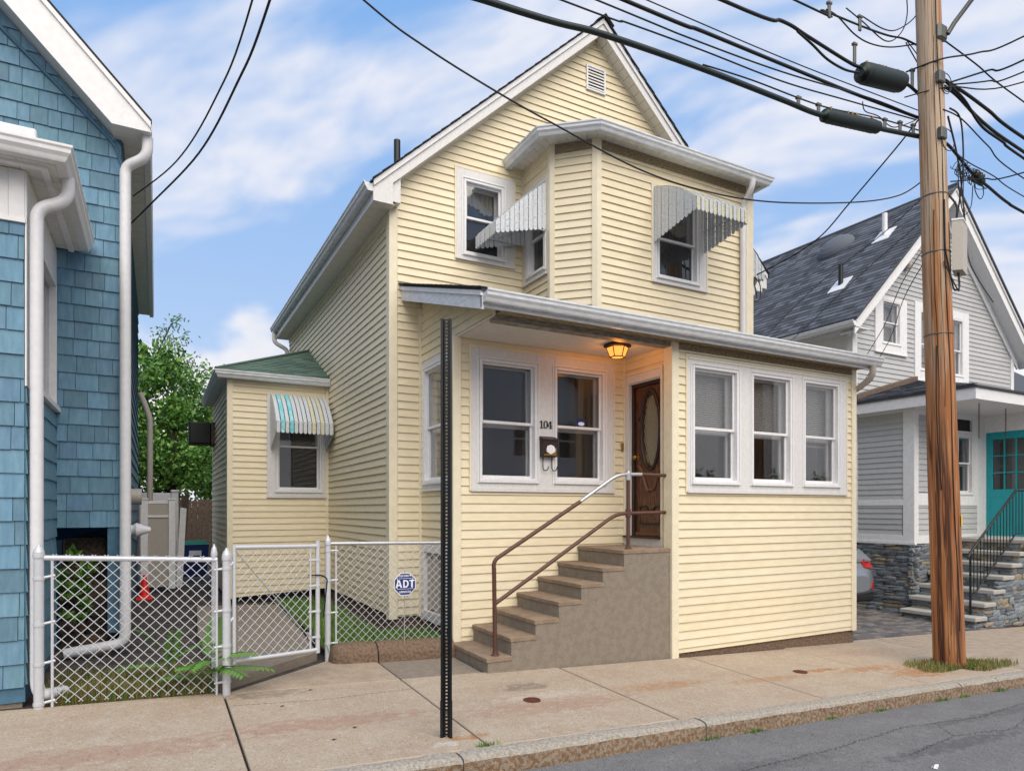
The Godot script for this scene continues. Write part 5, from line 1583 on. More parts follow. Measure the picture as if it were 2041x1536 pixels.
	t = new_st(); slab(t, [V(-5.46, 5.66, -1.575), V(-8.6, 5.66 + 1.05 * 3.14, -1.575), V(-8.6, 5.66 + 1.05 * 3.14, -9.0), V(-5.46, 5.66, -9.0)], V(0, 0.02, 0)); slab(t, [V(-11.78, 5.66, -1.56), V(-8.6, 5.66 + 1.05 * 3.18, -1.56), V(-8.6, 5.66 + 1.05 * 3.18, -9.0), V(-11.78, 5.66, -9.0)], V(0, 0.035, 0)); obj("roof", t, M.asphalt_shingle, H)
	t = new_st(); slab(t, [V(-5.80, 5.575, -1.62), V(-8.6, 5.575 + 1.05 * 2.8, -1.62), V(-8.6, 5.575 + 1.05 * 2.8, -1.92), V(-5.80, 5.575, -1.92)], V(0, 0.02, 0)); obj("rake_soffit", t, M.soffit, H)
	panels(H, "eave_soffit_panel", V(-5.735, 5.565, -1.63), V(-5.735, 5.565, -8.8), V(0.2, 0, 0), V(0.2, 0, 0), 0.2, M.soffit, V(0, -1, 0))
	t = new_st(); box(t, -5.735, -5.51, 5.58, 5.60, -8.8, -1.63); obj("soffit_back", t, M.dark_gap, H)
	t = new_st(); sweep(t, [V(-5.535, 5.555, -1.62), V(-5.535, 5.555, -8.9)], [Vector2(0, 0), Vector2(0.06, 0), Vector2(0.075, 0.03), Vector2(0.075, 0.1), Vector2(0, 0.1)]); obj("gutter", t, M.white_paint, H)
	t = new_st(); tube(t, bend([V(-5.50, 5.56, -1.72), V(-5.50, 5.36, -1.72), V(-5.70, 5.26, -1.82), V(-5.70, 5.1, -1.82), V(-5.70, 0.40, -1.82), V(-6.22, 0.345, -1.80)], 0.1), 0.052, 12); obj("downspout", t, M.white_pipe, H)
	t = new_st(); tube(t, bend([V(-5.68, 3.85, -7.6), V(-5.62, 3.7, -7.6), V(-5.52, 3.4, -7.6), V(-5.52, 1.9, -7.6)], 0.1), 0.05, 10); obj("downspout", t, M.box_grey, H)
	# posts and rubble below the overhang
	t = new_st(); box(t, -5.86, -5.74, 0.5, 1.58, -1.99, -1.915); box(t, -5.75, -5.74, 0.3, 1.58, -8.8, -1.99); obj("skirt_board", t, M.blue_trim, H)
	t = new_st(); box(t, -6.3, -5.76, 0.1, 1.6, -2.6, -2.42); obj("cellar_wall", t, M.rubble, H)
	stone_wall(H, zwall(-2.36), -6.3, -5.88, func(_u): return 0.2, func(_u): return 1.2, 9, [M.rubble, M.brown_stone, M.rubble], 0.14, 0.26, 0.16, 0.34, 0.2)
	t = new_st(); bbox(t, -6.28, -5.89, 1.22, 1.46, -2.46, -2.30, 0.02); obj("lintel_stone", t, M.brown_stone, H)
	t = new_st(); tube(t, [V(-6.97, 6.64, -1.885), V(-6.72, 6.36, -1.88), V(-5.86, 5.56, -1.88), V(-5.78, 5.45, -1.86), V(-5.73, 5.28, -1.9)], 0.016, 8); obj("conduit", t, M.blue_trim, H)
	# vent hood and meter on the alley side
	t = new_st(); lathe(t, Vector3.ZERO, [Vector2(0.0, 0.0), Vector2(0.075, 0.0), Vector2(0.08, 0.03), Vector2(0.055, 0.06), Vector2(0.085, 0.10), Vector2(0.05, 0.19), Vector2(0.03, 0.25), Vector2(0.0, 0.255)], 14)
	place("vent_hood", t.commit(), M.white_pipe, H, V(-5.73, 1.52, -3.0), Basis(V(0, 0, 1), -PI / 2))
	t = new_st(); tube(t, [V(-5.73, 1.92, -3.4), V(-5.58, 1.92, -3.4)], 0.10, 12); obj("meter", t, M.box_grey, H)
	t = new_st(); box(t, -5.73, -5.66, 1.6, 1.85, -2.3, -2.05); obj("junction_box", t, M.box_grey, H)

# ---------- grey house on the right ----------
func build_grey_house():
	var H := thing("grey_house", "light grey clapboard gabled house with dark roof, stone base and teal front door", "house", V(10.0, -0.4, -4.0))
	var e := 0.1077
	var GZ := zwall(-2.9); var LX := xwall(7.59); var PX := xwall(7.41); var PZ := zwall(-1.54); var DX := xwall(9.91)
	var t: SurfaceTool
	siding(H, GZ, [Vector2(7.65, 3.9), Vector2(13.9, 3.9), Vector2(13.9, 5.7), Vector2(10.76, 8.78), Vector2(7.65, 5.72)], [Rect2(8.27, 5.2, 1.14, 1.23), Rect2(9.72, 4.72, 2.2, 1.76)], e, M.clap, "clapboard", true, 0.014)
	siding(H, LX, [Vector2(-10.0, 3.2), Vector2(-3.0, 3.2), Vector2(-3.0, 5.3), Vector2(-10.0, 5.3)], [], e, M.clap, "flank_clapboard", false, 0.014)
	t = new_st(); bbox(t, 7.50, 7.66, 3.5, 5.55, -3.02, -2.87, 0.006); obj("corner_board", t, M.white_paint, H)
	t = new_st(); bbox(t, 13.88, 14.02, 3.5, 5.7, -3.02, -2.87, 0.006); obj("corner_board", t, M.white_paint, H)
	t = new_st(); wbox(t, LX, -10, -3.0, 5.28, 5.62, 0, 0.03); wbox(t, LX, -3.45, -3.0, 4.2, 5.28, 0, 0.03); obj("frieze_board", t, M.white_paint, H)
	t = new_st(); quad(t, V(7.6, 0.0, -10), V(14, 0.0, -10), V(14, 5.6, -10), V(7.6, 5.6, -10), V(0, 0, -1)); quad(t, V(14, 0, -10), V(14, 0, -2.9), V(14, 5.6, -2.9), V(14, 5.6, -10), V(1, 0, 0)); quad(t, V(7.6, 0, -10), V(7.6, 0, -2.9), V(7.6, 3.3, -2.9), V(7.6, 3.3, -10), V(-1, 0, 0)); obj("rear_wall", t, M.clap[0], H)
	# gable windows
	casing(H, GZ, 8.27, 9.41, 5.2, 6.43, [Rect2(8.52, 5.40, 0.66, 0.94)], M.white_paint, 0.035)
	hung_window(H, GZ, 8.52, 9.18, 5.40, 6.34, 5.87, {"room": 0.8, "blind": 5.5})
	casing(H, GZ, 9.72, 11.92, 4.72, 6.48, [Rect2(9.93, 4.95, 0.68, 1.34), Rect2(11.0, 4.95, 0.68, 1.34)], M.white_paint, 0.035)
	hung_window(H, GZ, 9.93, 10.61, 4.95, 6.29, 5.55, {"room": 0.8, "curtain": [5.0, 6.25]})
	hung_window(H, GZ, 11.0, 11.68, 4.95, 6.29, 5.55, {"room": 0.8, "blind": 5.0})
	# roof
	var sl := 0.968
	var rx := 10.76; var ry := 9.22
	var el := V(7.1, ry - sl * 3.66, -2.5)
	t = new_st()
	slab(t, [el, V(rx, ry, -2.5), V(rx, ry, -10.4), el + V(0, 0, -7.9)], V(0, -0.06, 0))
	slab(t, [V(14.42, el.y, -2.5), V(rx, ry, -2.5), V(rx, ry, -10.4), V(14.42, el.y, -10.4)], V(0, -0.06, 0))
	var roof := obj("roof", t, M.roof_grey[0], H)
	roof_tabs(roof, "roof_shingles", el + V(0, 0, -7.9), el, V(rx, ry, -2.5), V(rx, ry, -10.4), M.roof_grey, 0.143, 12, 0.26)
	t = new_st(); tube(t, [V(rx, ry + 0.0, -2.5), V(rx, ry + 0.0, -10.4)], 0.045, 8); obj("ridge_cap", t, M.roof_grey[1], roof)
	var RK := zwall(-2.56)
	for sg in [-1.0, 1.0]:
		t = new_st(); extrude(t, RK, [Vector2(rx, ry - 0.36), Vector2(rx, ry - 0.085), Vector2(rx + sg * 3.64, ry - 0.085 - sl * 3.64), Vector2(rx + sg * 3.64, ry - 0.36 - sl * 3.64)], -0.03, 0.0); obj("rake_board", t, M.white_paint, roof)
		t = new_st(); extrude(t, RK, [Vector2(rx, ry - 0.13), Vector2(rx, ry - 0.06), Vector2(rx + sg * 3.64, ry - 0.06 - sl * 3.64), Vector2(rx + sg * 3.64, ry - 0.13 - sl * 3.64)], -0.01, 0.03); obj("rake_moulding", t, M.white_paint, roof)
		t = new_st(); slab(t, [V(rx, ry - 0.34, -2.58), V(rx + sg * 3.6, ry - 0.34 - sl * 3.6, -2.58), V(rx + sg * 3.6, ry - 0.34 - sl * 3.6, -2.92), V(rx, ry - 0.34, -2.92)], V(0, 0.02, 0)); obj("rake_soffit", t, M.white_paint, roof)
		t = new_st(); extrude(t, zwall(-2.88), [Vector2(rx, ry - 0.56), Vector2(rx, ry - 0.33), Vector2(rx + sg * 3.4, ry - 0.33 - sl * 3.4), Vector2(rx + sg * 3.4, ry - 0.56 - sl * 3.4)], -0.01, 0.025); obj("rake_frieze", t, M.white_paint, roof)
	t = new_st(); sweep(t, [V(7.13, 5.50, -10.3), V(7.13, 5.50, -2.53)], GUT); obj("gutter", t, M.white_paint, H)
	t = new_st(); box(t, 7.13, 7.6, 5.48, 5.50, -10.3, -2.56); box(t, 7.131, 7.15, 5.48, 5.63, -10.3, -2.56); obj("eave_soffit", t, M.white_paint, H)
	# roof fittings
	t = new_st(); tube(t, [V(8.35, 6.85, -3.75), V(8.35, 7.35, -3.75)], 0.055, 12); var vp := obj("vent_pipe", t, M.black_metal, roof); t = new_st(); slab(t, [V(8.15, ry - sl * (rx - 8.15) + 0.03, -3.55), V(8.5, ry - sl * (rx - 8.5) + 0.03, -3.55), V(8.5, ry - sl * (rx - 8.5) + 0.03, -3.95), V(8.15, ry - sl * (rx - 8.15) + 0.03, -3.95)], V(0, -0.02, 0)); obj("flashing", t, M.white_paint, vp)
	t = new_st(); tube(t, [V(9.75, 8.1, -3.6), V(9.75, 8.75, -3.6)], 0.06, 12); vp = obj("vent_pipe", t, M.white_paint, roof); t = new_st(); slab(t, [V(9.55, ry - sl * (rx - 9.55) + 0.03, -3.4), V(9.9, ry - sl * (rx - 9.9) + 0.03, -3.4), V(9.9, ry - sl * (rx - 9.9) + 0.03, -3.8), V(9.55, ry - sl * (rx - 9.55) + 0.03, -3.8)], V(0, -0.02, 0)); obj("flashing", t, M.white_paint, vp)
	t = new_st(); lathe(t, Vector3.ZERO, [Vector2(0.46, 0.0), Vector2(0.45, 0.06), Vector2(0.40, 0.13), Vector2(0.30, 0.20), Vector2(0.16, 0.245), Vector2(0.0, 0.26)], 20)
	place("roof_vent_dome", t.commit(), M.roof_grey[2], roof, V(9.95, ry - sl * (rx - 9.95) + 0.01, -5.0), Basis(V(0, 0, 1), atan(sl)))
	# enclosed porch, left flank
	siding(H, PX, [Vector2(-2.69, 1.95), Vector2(-1.74, 1.95), Vector2(-1.74, 3.66), Vector2(-2.69, 3.66)], [], e, M.clap, "clapboard", true, 0.014)
	siding(H, PX, [Vector2(-2.69, 1.26), Vector2(-1.76, 1.26), Vector2(-1.76, 1.84), Vector2(-2.69, 1.84)], [], e, M.clap, "clapboard", true, 0.014)
	t = new_st()
	cbox(t, PX, -2.9, -2.69, 1.1, 3.8, -0.03, 0.022); cbox(t, PX, -1.74, -1.52, 1.1, 3.8, -0.03, 0.022)
	cbox(t, PX, -2.69, -1.74, 3.66, 3.8, -0.03, 0.020); cbox(t, PX, -2.69, -1.74, 1.84, 1.95, -0.03, 0.021); cbox(t, PX, -2.69, -1.74, 1.10, 1.26, -0.03, 0.021)
	wbox(t, PX, -2.9, -1.50, 1.08, 1.13, -0.03, 0.04)
	obj("porch_trim", t, M.white_paint, H)
	# porch front beside the steps
	siding(H, PZ, [Vector2(7.53, 2.1), Vector2(8.72, 2.1), Vector2(8.72, 3.6), Vector2(7.53, 3.6)], [], e, M.clap, "clapboard", true, 0.014)
	siding(H, PZ, [Vector2(7.55, 1.26), Vector2(9.6, 1.26), Vector2(9.6, 1.84), Vector2(7.55, 1.84)], [], e, M.clap, "clapboard", true, 0.014)
	t = new_st()
	cbox(t, PZ, 7.39, 7.53, 1.1, 3.8, -0.03, 0.022); cbox(t, PZ, 9.6, 9.91, 1.1, 3.8, -0.03, 0.022); cbox(t, PZ, 7.53, 9.6, 3.6, 3.8, -0.03, 0.020); cbox(t, PZ, 7.53, 9.6, 1.84, 2.08, -0.03, 0.024); cbox(t, PZ, 7.53, 9.6, 1.10, 1.26, -0.03, 0.021); cbox(t, PZ, 8.72, 8.86, 2.08, 3.6, -0.03, 0.02); cbox(t, PZ, 9.42, 9.6, 2.08, 3.6, -0.03, 0.02); cbox(t, PZ, 8.86, 9.42, 3.28, 3.36, -0.03, 0.018)
	obj("porch_trim", t, M.white_paint, H)
	hung_window(H, PZ, 8.86, 9.42, 2.08, 3.28, 2.70, {"room": 0.5})
	t = new_st(); wbox(t, PZ, 8.86, 9.42, 3.36, 3.6, -0.05, -0.03); obj("transom", t, M.screen, H)
	# door wall
	t = new_st(); cbox(t, DX, -1.53, -0.36, 3.36, 3.8, -0.03, 0.03); cbox(t, DX, -1.56, -1.50, 1.2, 3.36, -0.03, 0.03); cbox(t, DX, -0.62, -0.36, 1.2, 3.36, -0.03, 0.03); wbox(t, DX, -1.5, -0.62, 1.19, 1.215, -0.03, 0.06); obj("door_trim", t, M.white_paint, H)
	t = new_st()
	rect_frame(t, DX, -1.5, -0.62, 1.215, 3.36, 0.12, 0.12, 0.96, 0.15, -0.03, 0.015)
	for i in 2:
		wbox(t, DX, -1.38 + 0.2133 * (i + 1) - 0.011, -1.38 + 0.2133 * (i + 1) + 0.011, 2.175, 3.21, -0.025, 0.01)
		wbox(t, DX, -1.38, -0.74, 2.175 + 0.345 * (i + 1) - 0.011, 2.175 + 0.345 * (i + 1) + 0.011, -0.025, 0.009)
	var dr := obj("front_door", t, M.teal, H)
	for i in 2:
		t = new_st(); cbox(t, DX, -1.40 + i * 0.38, -1.40 + i * 0.38 + 0.28, 1.4, 2.0, 0.01, 0.026); obj("door_panel", t, M.teal, dr)
	t = new_st(); wbox(t, DX, -1.38, -0.74, 2.175, 3.21, -0.014, -0.010); obj("pane", t, M.glass, dr)
	t = new_st(); quad(t, wp(DX, -1.5, 1.2, -0.5), wp(DX, -0.6, 1.2, -0.5), wp(DX, -0.6, 3.4, -0.5), wp(DX, -1.5, 3.4, -0.5), DX.N); obj("room", t, M.room_light, dr)
	siding(H, zwall(-0.36), [Vector2(9.92, 1.1), Vector2(13.9, 1.1), Vector2(13.9, 3.75), Vector2(9.92, 3.75)], [], e, M.clap, "porch_clapboard", false, 0.014)
	# porch roof
	t = new_st()
	slab(t, [V(7.1, 3.93, -0.27), V(7.1, 3.93, -2.9), V(9.76, 4.66, -2.9)], V(0, -0.04, 0)); slab(t, [V(7.1, 3.93, -0.27), V(14.3, 3.93, -0.27), V(14.3, 4.66, -2.9), V(9.76, 4.66, -2.9)], V(0, -0.04, 0))
	var pr := obj("porch_roof", t, M.roof_grey[3], H)
	roof_tabs(pr, "roof_shingles", V(7.1, 3.94, -2.89), V(7.1, 3.94, -0.27), V(9.76, 4.67, -2.88), V(9.75, 4.67, -2.9), M.roof_grey, 0.14, 15, 0.26)
	t = new_st(); sweep(t, [V(7.16, 3.69, -2.9), V(7.16, 3.69, -0.34), V(14.2, 3.69, -0.34)], [Vector2(0, 0), Vector2(0.035, 0), Vector2(0.035, 0.20), Vector2(0, 0.20)]); obj("fascia", t, M.white_paint, H)
	t = new_st(); box(t, 7.16, 13.9, 3.71, 3.735, -2.9, -0.36); obj("porch_ceiling", t, M.white_paint, H)
	t = new_st(); hexa(t, [V(7.6, 4.06, -2.885), V(9.76, 4.67, -2.885), V(9.76, 4.79, -2.885), V(7.6, 4.20, -2.885), V(7.6, 4.06, -2.83), V(9.76, 4.67, -2.83), V(9.76, 4.77, -2.83), V(7.6, 4.17, -2.83)]); obj("wall_flashing", t, M.old_wood, H)
	# stone base
	t = new_st(); box(t, 7.47, 13.9, -0.8, 1.10, -9.9, -1.62); box(t, 9.95, 13.9, -0.8, 1.10, -1.62, -0.45); obj("base_core", t, M.joint, H)
	var gl := func(u): return gy(7.4, u) - 0.01
	stone_wall(H, PX, -3.6, -1.47, gl, func(_u): return 1.085, 21, M.stone)
	stone_wall(H, PZ, 7.36, 9.0, func(u): return max(gy(u, -1.5) - 0.01, (u - 7.0) * 0.72 - 0.3), func(_u): return 1.085, 22, M.stone)
	t = new_st(); box(t, 7.0, 7.5, 0.9, 1.1, -9.8, -3.6); obj("base_course", t, M.stone[0], H)
	# steps
	var S := thing("stone_steps", "grey stone steps with pale slab treads climbing to the teal door", "steps", V(8.2, gy(8.2, -0.9), -0.9))
	var nx := [6.905, 7.20, 7.49, 7.805, 8.10, 8.375, 8.66]
	var ny := [-0.09, 0.135, 0.345, 0.575, 0.785, 0.985, 1.205]
	t = new_st()
	for i in 7: box(t, nx[i] + 0.06, 9.9, -0.8 if i == 0 else ny[i - 1] - 0.02, ny[i] - 0.075, -1.50, -0.27)
	obj("step_core", t, M.joint, S)
	for i in 7:
		t = new_st(); bbox(t, nx[i] - 0.02, (nx[i + 1] + 0.06) if i < 6 else 9.9, ny[i] - 0.075, ny[i], -1.505, -0.185, 0.012)
		obj("tread", t, M.cap_stone, S)
		var below: float = gy(nx[i], -0.8) - 0.01 if i == 0 else ny[i - 1]
		stone_wall(S, xwall(nx[i] + 0.03), -1.48, -0.23, func(_u): return below, func(_u): return ny[i] - 0.078, 30 + i, M.stone, 0.05, 0.09, 0.14, 0.36, 0.08)
	stone_wall(S, zwall(-0.24), 6.93, 9.9, func(u): return gy(u, -0.2) - 0.02, func(u): return step_top(u, nx, ny) - 0.078, 41, M.stone, 0.055, 0.12, 0.13, 0.38, 0.10)
	# iron railing
	var R := thing("iron_railing", "black iron stair railing with slim balusters on the stone steps", "railing", V(7.2, -0.09, -0.42))
	t = new_st(); tube(t, [V(7.18, -0.09, -0.42), V(7.18, 0.97, -0.42)], 0.018, 8); obj("post", t, M.black_metal, R)
	t = new_st(); tube(t, [V(7.11, 0.92, -0.42), V(7.18, 1.01, -0.42), V(8.72, 2.12, -0.42), V(9.6, 2.12, -0.42)], 0.022, 8); obj("top_rail", t, M.black_metal, R)
	t = new_st(); tube(t, [V(7.18, 0.17, -0.42), V(8.70, 1.30, -0.42), V(9.6, 1.32, -0.42)], 0.014, 6); obj("bottom_rail", t, M.black_metal, R)
	for i in 21:
		var x := 7.29 + i * 0.11
		var yb := 0.17 + (x - 7.18) * 0.743 if x < 8.70 else 1.31
		var yt := 1.01 + (x - 7.18) * 0.72 if x < 8.72 else 2.12
		t = new_st(); tube(t, [V(x, yb, -0.42), V(x, yt, -0.42)], 0.0085, 6); obj("baluster", t, M.black_metal, R)
	t = new_st(); tube(t, [V(9.6, 1.2, -0.42), V(9.6, 2.14, -0.42)], 0.018, 8); obj("post", t, M.black_metal, R)
	# hanging chains
	for q in [[V(7.86, 3.71, -0.62), 0.62, "longer rusty chain hanging from the grey porch ceiling beside the window"], [V(9.0, 3.71, -0.72), 0.52, "shorter rusty chain hanging from the grey porch ceiling before the teal door"]]:
		t = new_st()
		var y: float = q[0].y
		var k := 0
		while y > q[0].y - q[1]:
			var ring := []
			for j in 9:
				var an := TAU * j / 8.0
				ring.append(V(q[0].x + cos(an) * 0.012 * (1 if k % 2 == 0 else 0), y - 0.02 + sin(an) * 0.022, q[0].z + cos(an) * 0.012 * (k % 2)))
			tube(t, ring, 0.004, 5, false)
			y -= 0.034; k += 1
		lone("hanging_chain", t, M.rust, q[2], "chain", "chains under the grey porch")
	t = new_st(); lathe(t, V(9.36, 7.20, -2.80), [Vector2(0.0, -0.09), Vector2(0.06, -0.08), Vector2(0.08, 0.0), Vector2(0.06, 0.07), Vector2(0.0, 0.08)], 12); box(t, 9.30, 9.42, 7.14, 7.28, -2.88, -2.80)
	lone("flood_light", t, M.box_grey, "small pale lamp fitting high on the grey gable", "lamp")
	# far house at the right edge
	var F := thing("distant_house", "dark grey roof of a further house at the right edge behind the grey house", "house", V(20, -0.6, -6))
	t = new_st(); box(t, 16.5, 26, -0.8, 4.6, -14, -4.5); obj("wall", t, M.clap[1], F)
	t = new_st(); slab(t, [V(16.0, 4.5, -4.0), V(26.5, 4.5, -4.0), V(26.5, 8.0, -9.2), V(16.0, 8.0, -9.2)], V(0, -0.1, 0)); slab(t, [V(16.0, 4.5, -14.4), V(26.5, 4.5, -14.4), V(26.5, 8.0, -9.2), V(16.0, 8.0, -9.2)], V(0, -0.1, 0)); obj("roof", t, M.roof_grey[0], F)

func step_top(u: float, nx: Array, ny: Array) -> float:
	var y := -0.3
	for i in nx.size():
		if u > nx[i] + 0.02: y = ny[i]
	return y

# ---------- chain link fence and gate ----------
func chain_mesh(s: SurfaceTool, A: Vector3, Bp: Vector3, H: float, p := 0.085, r := 0.0034, over := 0.03):
	# A, Bp: feet of the two ends; diagonals woven both ways
	var U := V(Bp.x - A.x, 0, Bp.z - A.z)
	var L := U.length()
	U = U.normalized()
	var N := V(-U.z, 0, U.x)
	var P := func(u, v, d): return A.lerp(Bp, u / L) + V(0, v, 0) + N * d
	var top := H + over
	for sg in [1.0, -1.0]:
		var k := -int(top / p) - 1
		while k * p < L + top:
			# u = k*p + v (sg 1) or u = k*p + top - v
			var u0: float = k * p
			var v0: float = 0.0; var v1 := top
			if u0 < 0: v0 = -u0
			if u0 + top > L: v1 = L - u0
			k += 1
			if v1 - v0 < 0.02: continue
			var pts := []
			var n := int((v1 - v0) / (p / 2)) + 1
			for i in n + 1:
				var q := lerpf(v0, v1, float(i) / n)
				var v := q if sg > 0 else top - q
				pts.append(P.call(u0 + q, v, sg * 0.003 * (1.0 if i % 2 == 0 else -0.4)))
			tube(s, pts, r, 5)

func fence_post(parent: Node, at: Vector3, h: float, r := 0.032):
	var s := new_st()
	lathe(s, at, [Vector2(r, -0.15), Vector2(r, h - 0.09), Vector2(r + 0.006, h - 0.088), Vector2(r + 0.006, h - 0.06), Vector2(r + 0.004, h - 0.058), Vector2(r * 1.12, h - 0.045), Vector2(r * 0.85, h - 0.02), Vector2(r * 0.45, h - 0.004), Vector2(r * 0.3, h + 0.012), Vector2(0.0, h + 0.016)], 16)
	return obj("post", s, M.fence_paint, parent)

func band(s: SurfaceTool, at: Vector3, to: Vector3, r: float):
	# a clamp round a post with its lug reaching the tension bar
	lathe(s, at, [Vector2(r, -0.011), Vector2(r + 0.005, -0.011), Vector2(r + 0.005, 0.011), Vector2(r, 0.011)], 14)
	tube(s, [at, to + (to - at).normalized() * 0.02], 0.011, 6)

func build_fence():
	var a := V(-6.205, gy(-6.2, -0.1), -0.105); var b := V(-4.90, gy(-4.9, -0.05), -0.05)
	var F := thing("chain_link_fence", "white painted chain link fence panel beside the blue house", "fence", a)
	fence_post(F, a, 1.225, 0.034)
	fence_post(F, b, 1.22, 0.032)
	fence_post(F, V(-4.985, gy(-5, -0.2), -0.20), 1.24, 0.022)
	var s := new_st(); tube(s, [a + V(0.03, 1.135, 0), b + V(-0.07, 1.135, -0.02)], 0.021, 10); obj("top_rail", s, M.fence_paint, F)
	var U := (b - a).normalized()
	var ma := a + U * 0.085; var mb := b - U * 0.075
	s = new_st(); chain_mesh(s, ma + V(0, 0.03, 0), mb + V(0, 0.03, 0), 1.105); obj("wire_mesh", s, M.wire_paint, F)
	for q in [ma, mb]:
		s = new_st(); tube(s, [q + V(0, 0.0, 0), q + V(0, 1.12, 0)], 0.0105, 8); obj("tension_bar", s, M.fence_paint, F)
	for y in [0.03, 0.33, 0.63, 0.98]:
		s = new_st(); band(s, a + V(0, y, 0), ma + V(0, y + 0.02, 0), 0.034); obj("clamp", s, M.fence_paint, F)
		s = new_st(); band(s, b + V(0, y + 0.08, 0), mb + V(0, y + 0.07, 0), 0.032); obj("clamp", s, M.fence_paint, F)
	# gate, standing slightly ajar
	var h0 := b; var g1 := V(-3.83, 0, -0.30)
	g1 = V(-4.093, b.y, -0.32)
	var G := thing("chain_link_gate", "white chain link gate with a diagonal brace rod standing slightly ajar", "gate", V(h0.x, h0.y + 0.25, h0.z))
	U = (g1 - h0); U.y = 0; U = U.normalized()
	var p0 := h0 + U * 0.065; var p1 := h0 + U * 0.855
	p0.y = 0.47; p1.y = 0.45
	var gh := 0.97
	s = new_st(); tube(s, [p0 + V(0, gh, 0), p1 + V(0, gh, 0)], 0.018, 10); tube(s, [p0, p1], 0.018, 10); obj("rails", s, M.fence_paint, G)
	s = new_st(); tube(s, [p1 + V(0, -0.03, 0), p1 + V(0, gh + 0.05, 0)], 0.021, 10); obj("stile", s, M.fence_paint, G)
	s = new_st(); tube(s, [p0 + V(0, -0.02, 0), p0 + V(0, gh + 0.02, 0)], 0.016, 10); obj("stile", s, M.fence_paint, G)
	var q0 := p0 + U * 0.035; var q1 := p1 - U * 0.075
	s = new_st(); chain_mesh(s, q0, q1, gh - 0.015, 0.085, 0.003, 0.02); obj("wire_mesh", s, M.wire_paint, G)
	s = new_st(); tube(s, [q1 + V(0, 0.0, 0), q1 + V(0, gh - 0.02, 0)], 0.01, 8); obj("tension_bar", s, M.fence_paint, G)
	s = new_st(); tube(s, [p0 + V(0, gh - 0.04, 0) + U * 0.02, p1 + V(0, 0.06, 0) - U * 0.03], 0.0055, 6); tube(s, [p0.lerp(p1, 0.86) + V(0, 0.17, 0), p0.lerp(p1, 0.93) + V(0, 0.11, 0)], 0.013, 8); obj("brace_rod", s, M.galvanised, G)
	for y in [0.12, 0.36, 0.60, 0.84]:
		s = new_st(); band(s, p1 + V(0, y, 0), q1 + V(0, y, 0), 0.021); obj("clamp", s, M.fence_paint, G)
	for y in [0.05, 0.38, 0.85]:
		s = new_st(); tube(s, [b + V(0, y + 0.2, 0), p0 + V(0, y, 0) + V(0, 0, 0)], 0.013, 8); obj("hinge", s, M.fence_paint, G)
	# right panel
	var c := V(-3.839, gy(-3.84, -1.0), -1.013); var d := V(-2.48, gy(-2.48, -1.0), -1.013)
	var K := thing("chain_link_fence", "white chain link fence panel with dark capped rail in front of the small lawn", "fence", c)
	fence_post(K, c, 1.30, 0.030)
	s = new_st(); tube(s, [c + V(0.03, 1.225, 0), d + V(0.04, 1.26, 0)], 0.019, 10); obj("top_rail", s, M.galvanised, K)
	var mc := c + V(0.085, 0.10, 0); var md := d + V(-0.03, 0.13, 0)
	s = new_st(); chain_mesh(s, mc, md, 1.115, 0.085, 0.003, 0.035); obj("wire_mesh", s, M.wire_paint, K)
	for q in [mc, md]:
		s = new_st(); tube(s, [q, q + V(0, 1.1, 0)], 0.0105, 8); obj("tension_bar", s, M.fence_paint, K)
	for y in [0.18, 0.5, 0.84, 1.15]:
		s = new_st(); band(s, c + V(0, y, 0), mc + V(0, y - 0.1, 0), 0.030); obj("clamp", s, M.fence_paint, K)
	# latch hook of black wire
	s = new_st(); tube(s, bend([p1 + V(-0.09, 0.70, 0.02), p1 + V(0.03, 0.70, 0.03), p1 + V(0.09, 0.66, 0.0), p1 + V(0.05, 0.3, 0.02)], 0.03), 0.007, 6); obj("latch_wire", s, M.black_metal, G)

# ---------- things in the alley and the yards behind ----------
func leaf_cloud(n: String, parent: Node, centre: Vector3, radii: Vector3, count: int, size: float, mats: Array, seed: int, lobes: int):
	# leaves in clumps spread through the crown
	var r := RandomNumberGenerator.new(); r.seed = seed
	var balls := []
	for i in lobes:
		var d := V(r.randfn(), r.randfn() * 0.9, r.randfn()).normalized() * pow(r.randf(), 0.45)
		balls.append([centre + V(d.x * radii.x, d.y * radii.y, d.z * radii.z), r.randf_range(0.25, 0.6) * radii.x * 0.55])
	var lm := new_st()
	quad(lm, V(0, 0, 0), V(0.32, 0.5, 0.05), V(0, 1, 0), V(-0.32, 0.5, 0.05), V(0, 0, 1))
	var mesh := lm.commit()
	for k in mats.size():
		var mm := MultiMesh.new()
		mm.transform_format = MultiMesh.TRANSFORM_3D
		mm.mesh = mesh
		mm.instance_count = count / mats.size()
		for i in mm.instance_count:
			var b = balls[r.randi() % lobes]
			var v: Vector3 = V(r.randfn(), r.randfn(), r.randfn()).normalized() * (pow(r.randf(), 0.4) * b[1])
			var bs := Basis.from_euler(V(r.randf_range(-1.2, 1.2), r.randf() * TAU, r.randf_range(-1.2, 1.2))).scaled(Vector3.ONE * size * r.randf_range(0.6, 1.4))
			mm.set_instance_transform(i, Transform3D(bs, b[0] + v - gpos(parent)))
		var o := MultiMeshInstance3D.new()
		o.multimesh = mm
		o.material_override = mats[k]
		o.name = named(parent, n)
		parent.add_child(o)
		o.set_meta("kind", "stuff")
	return balls

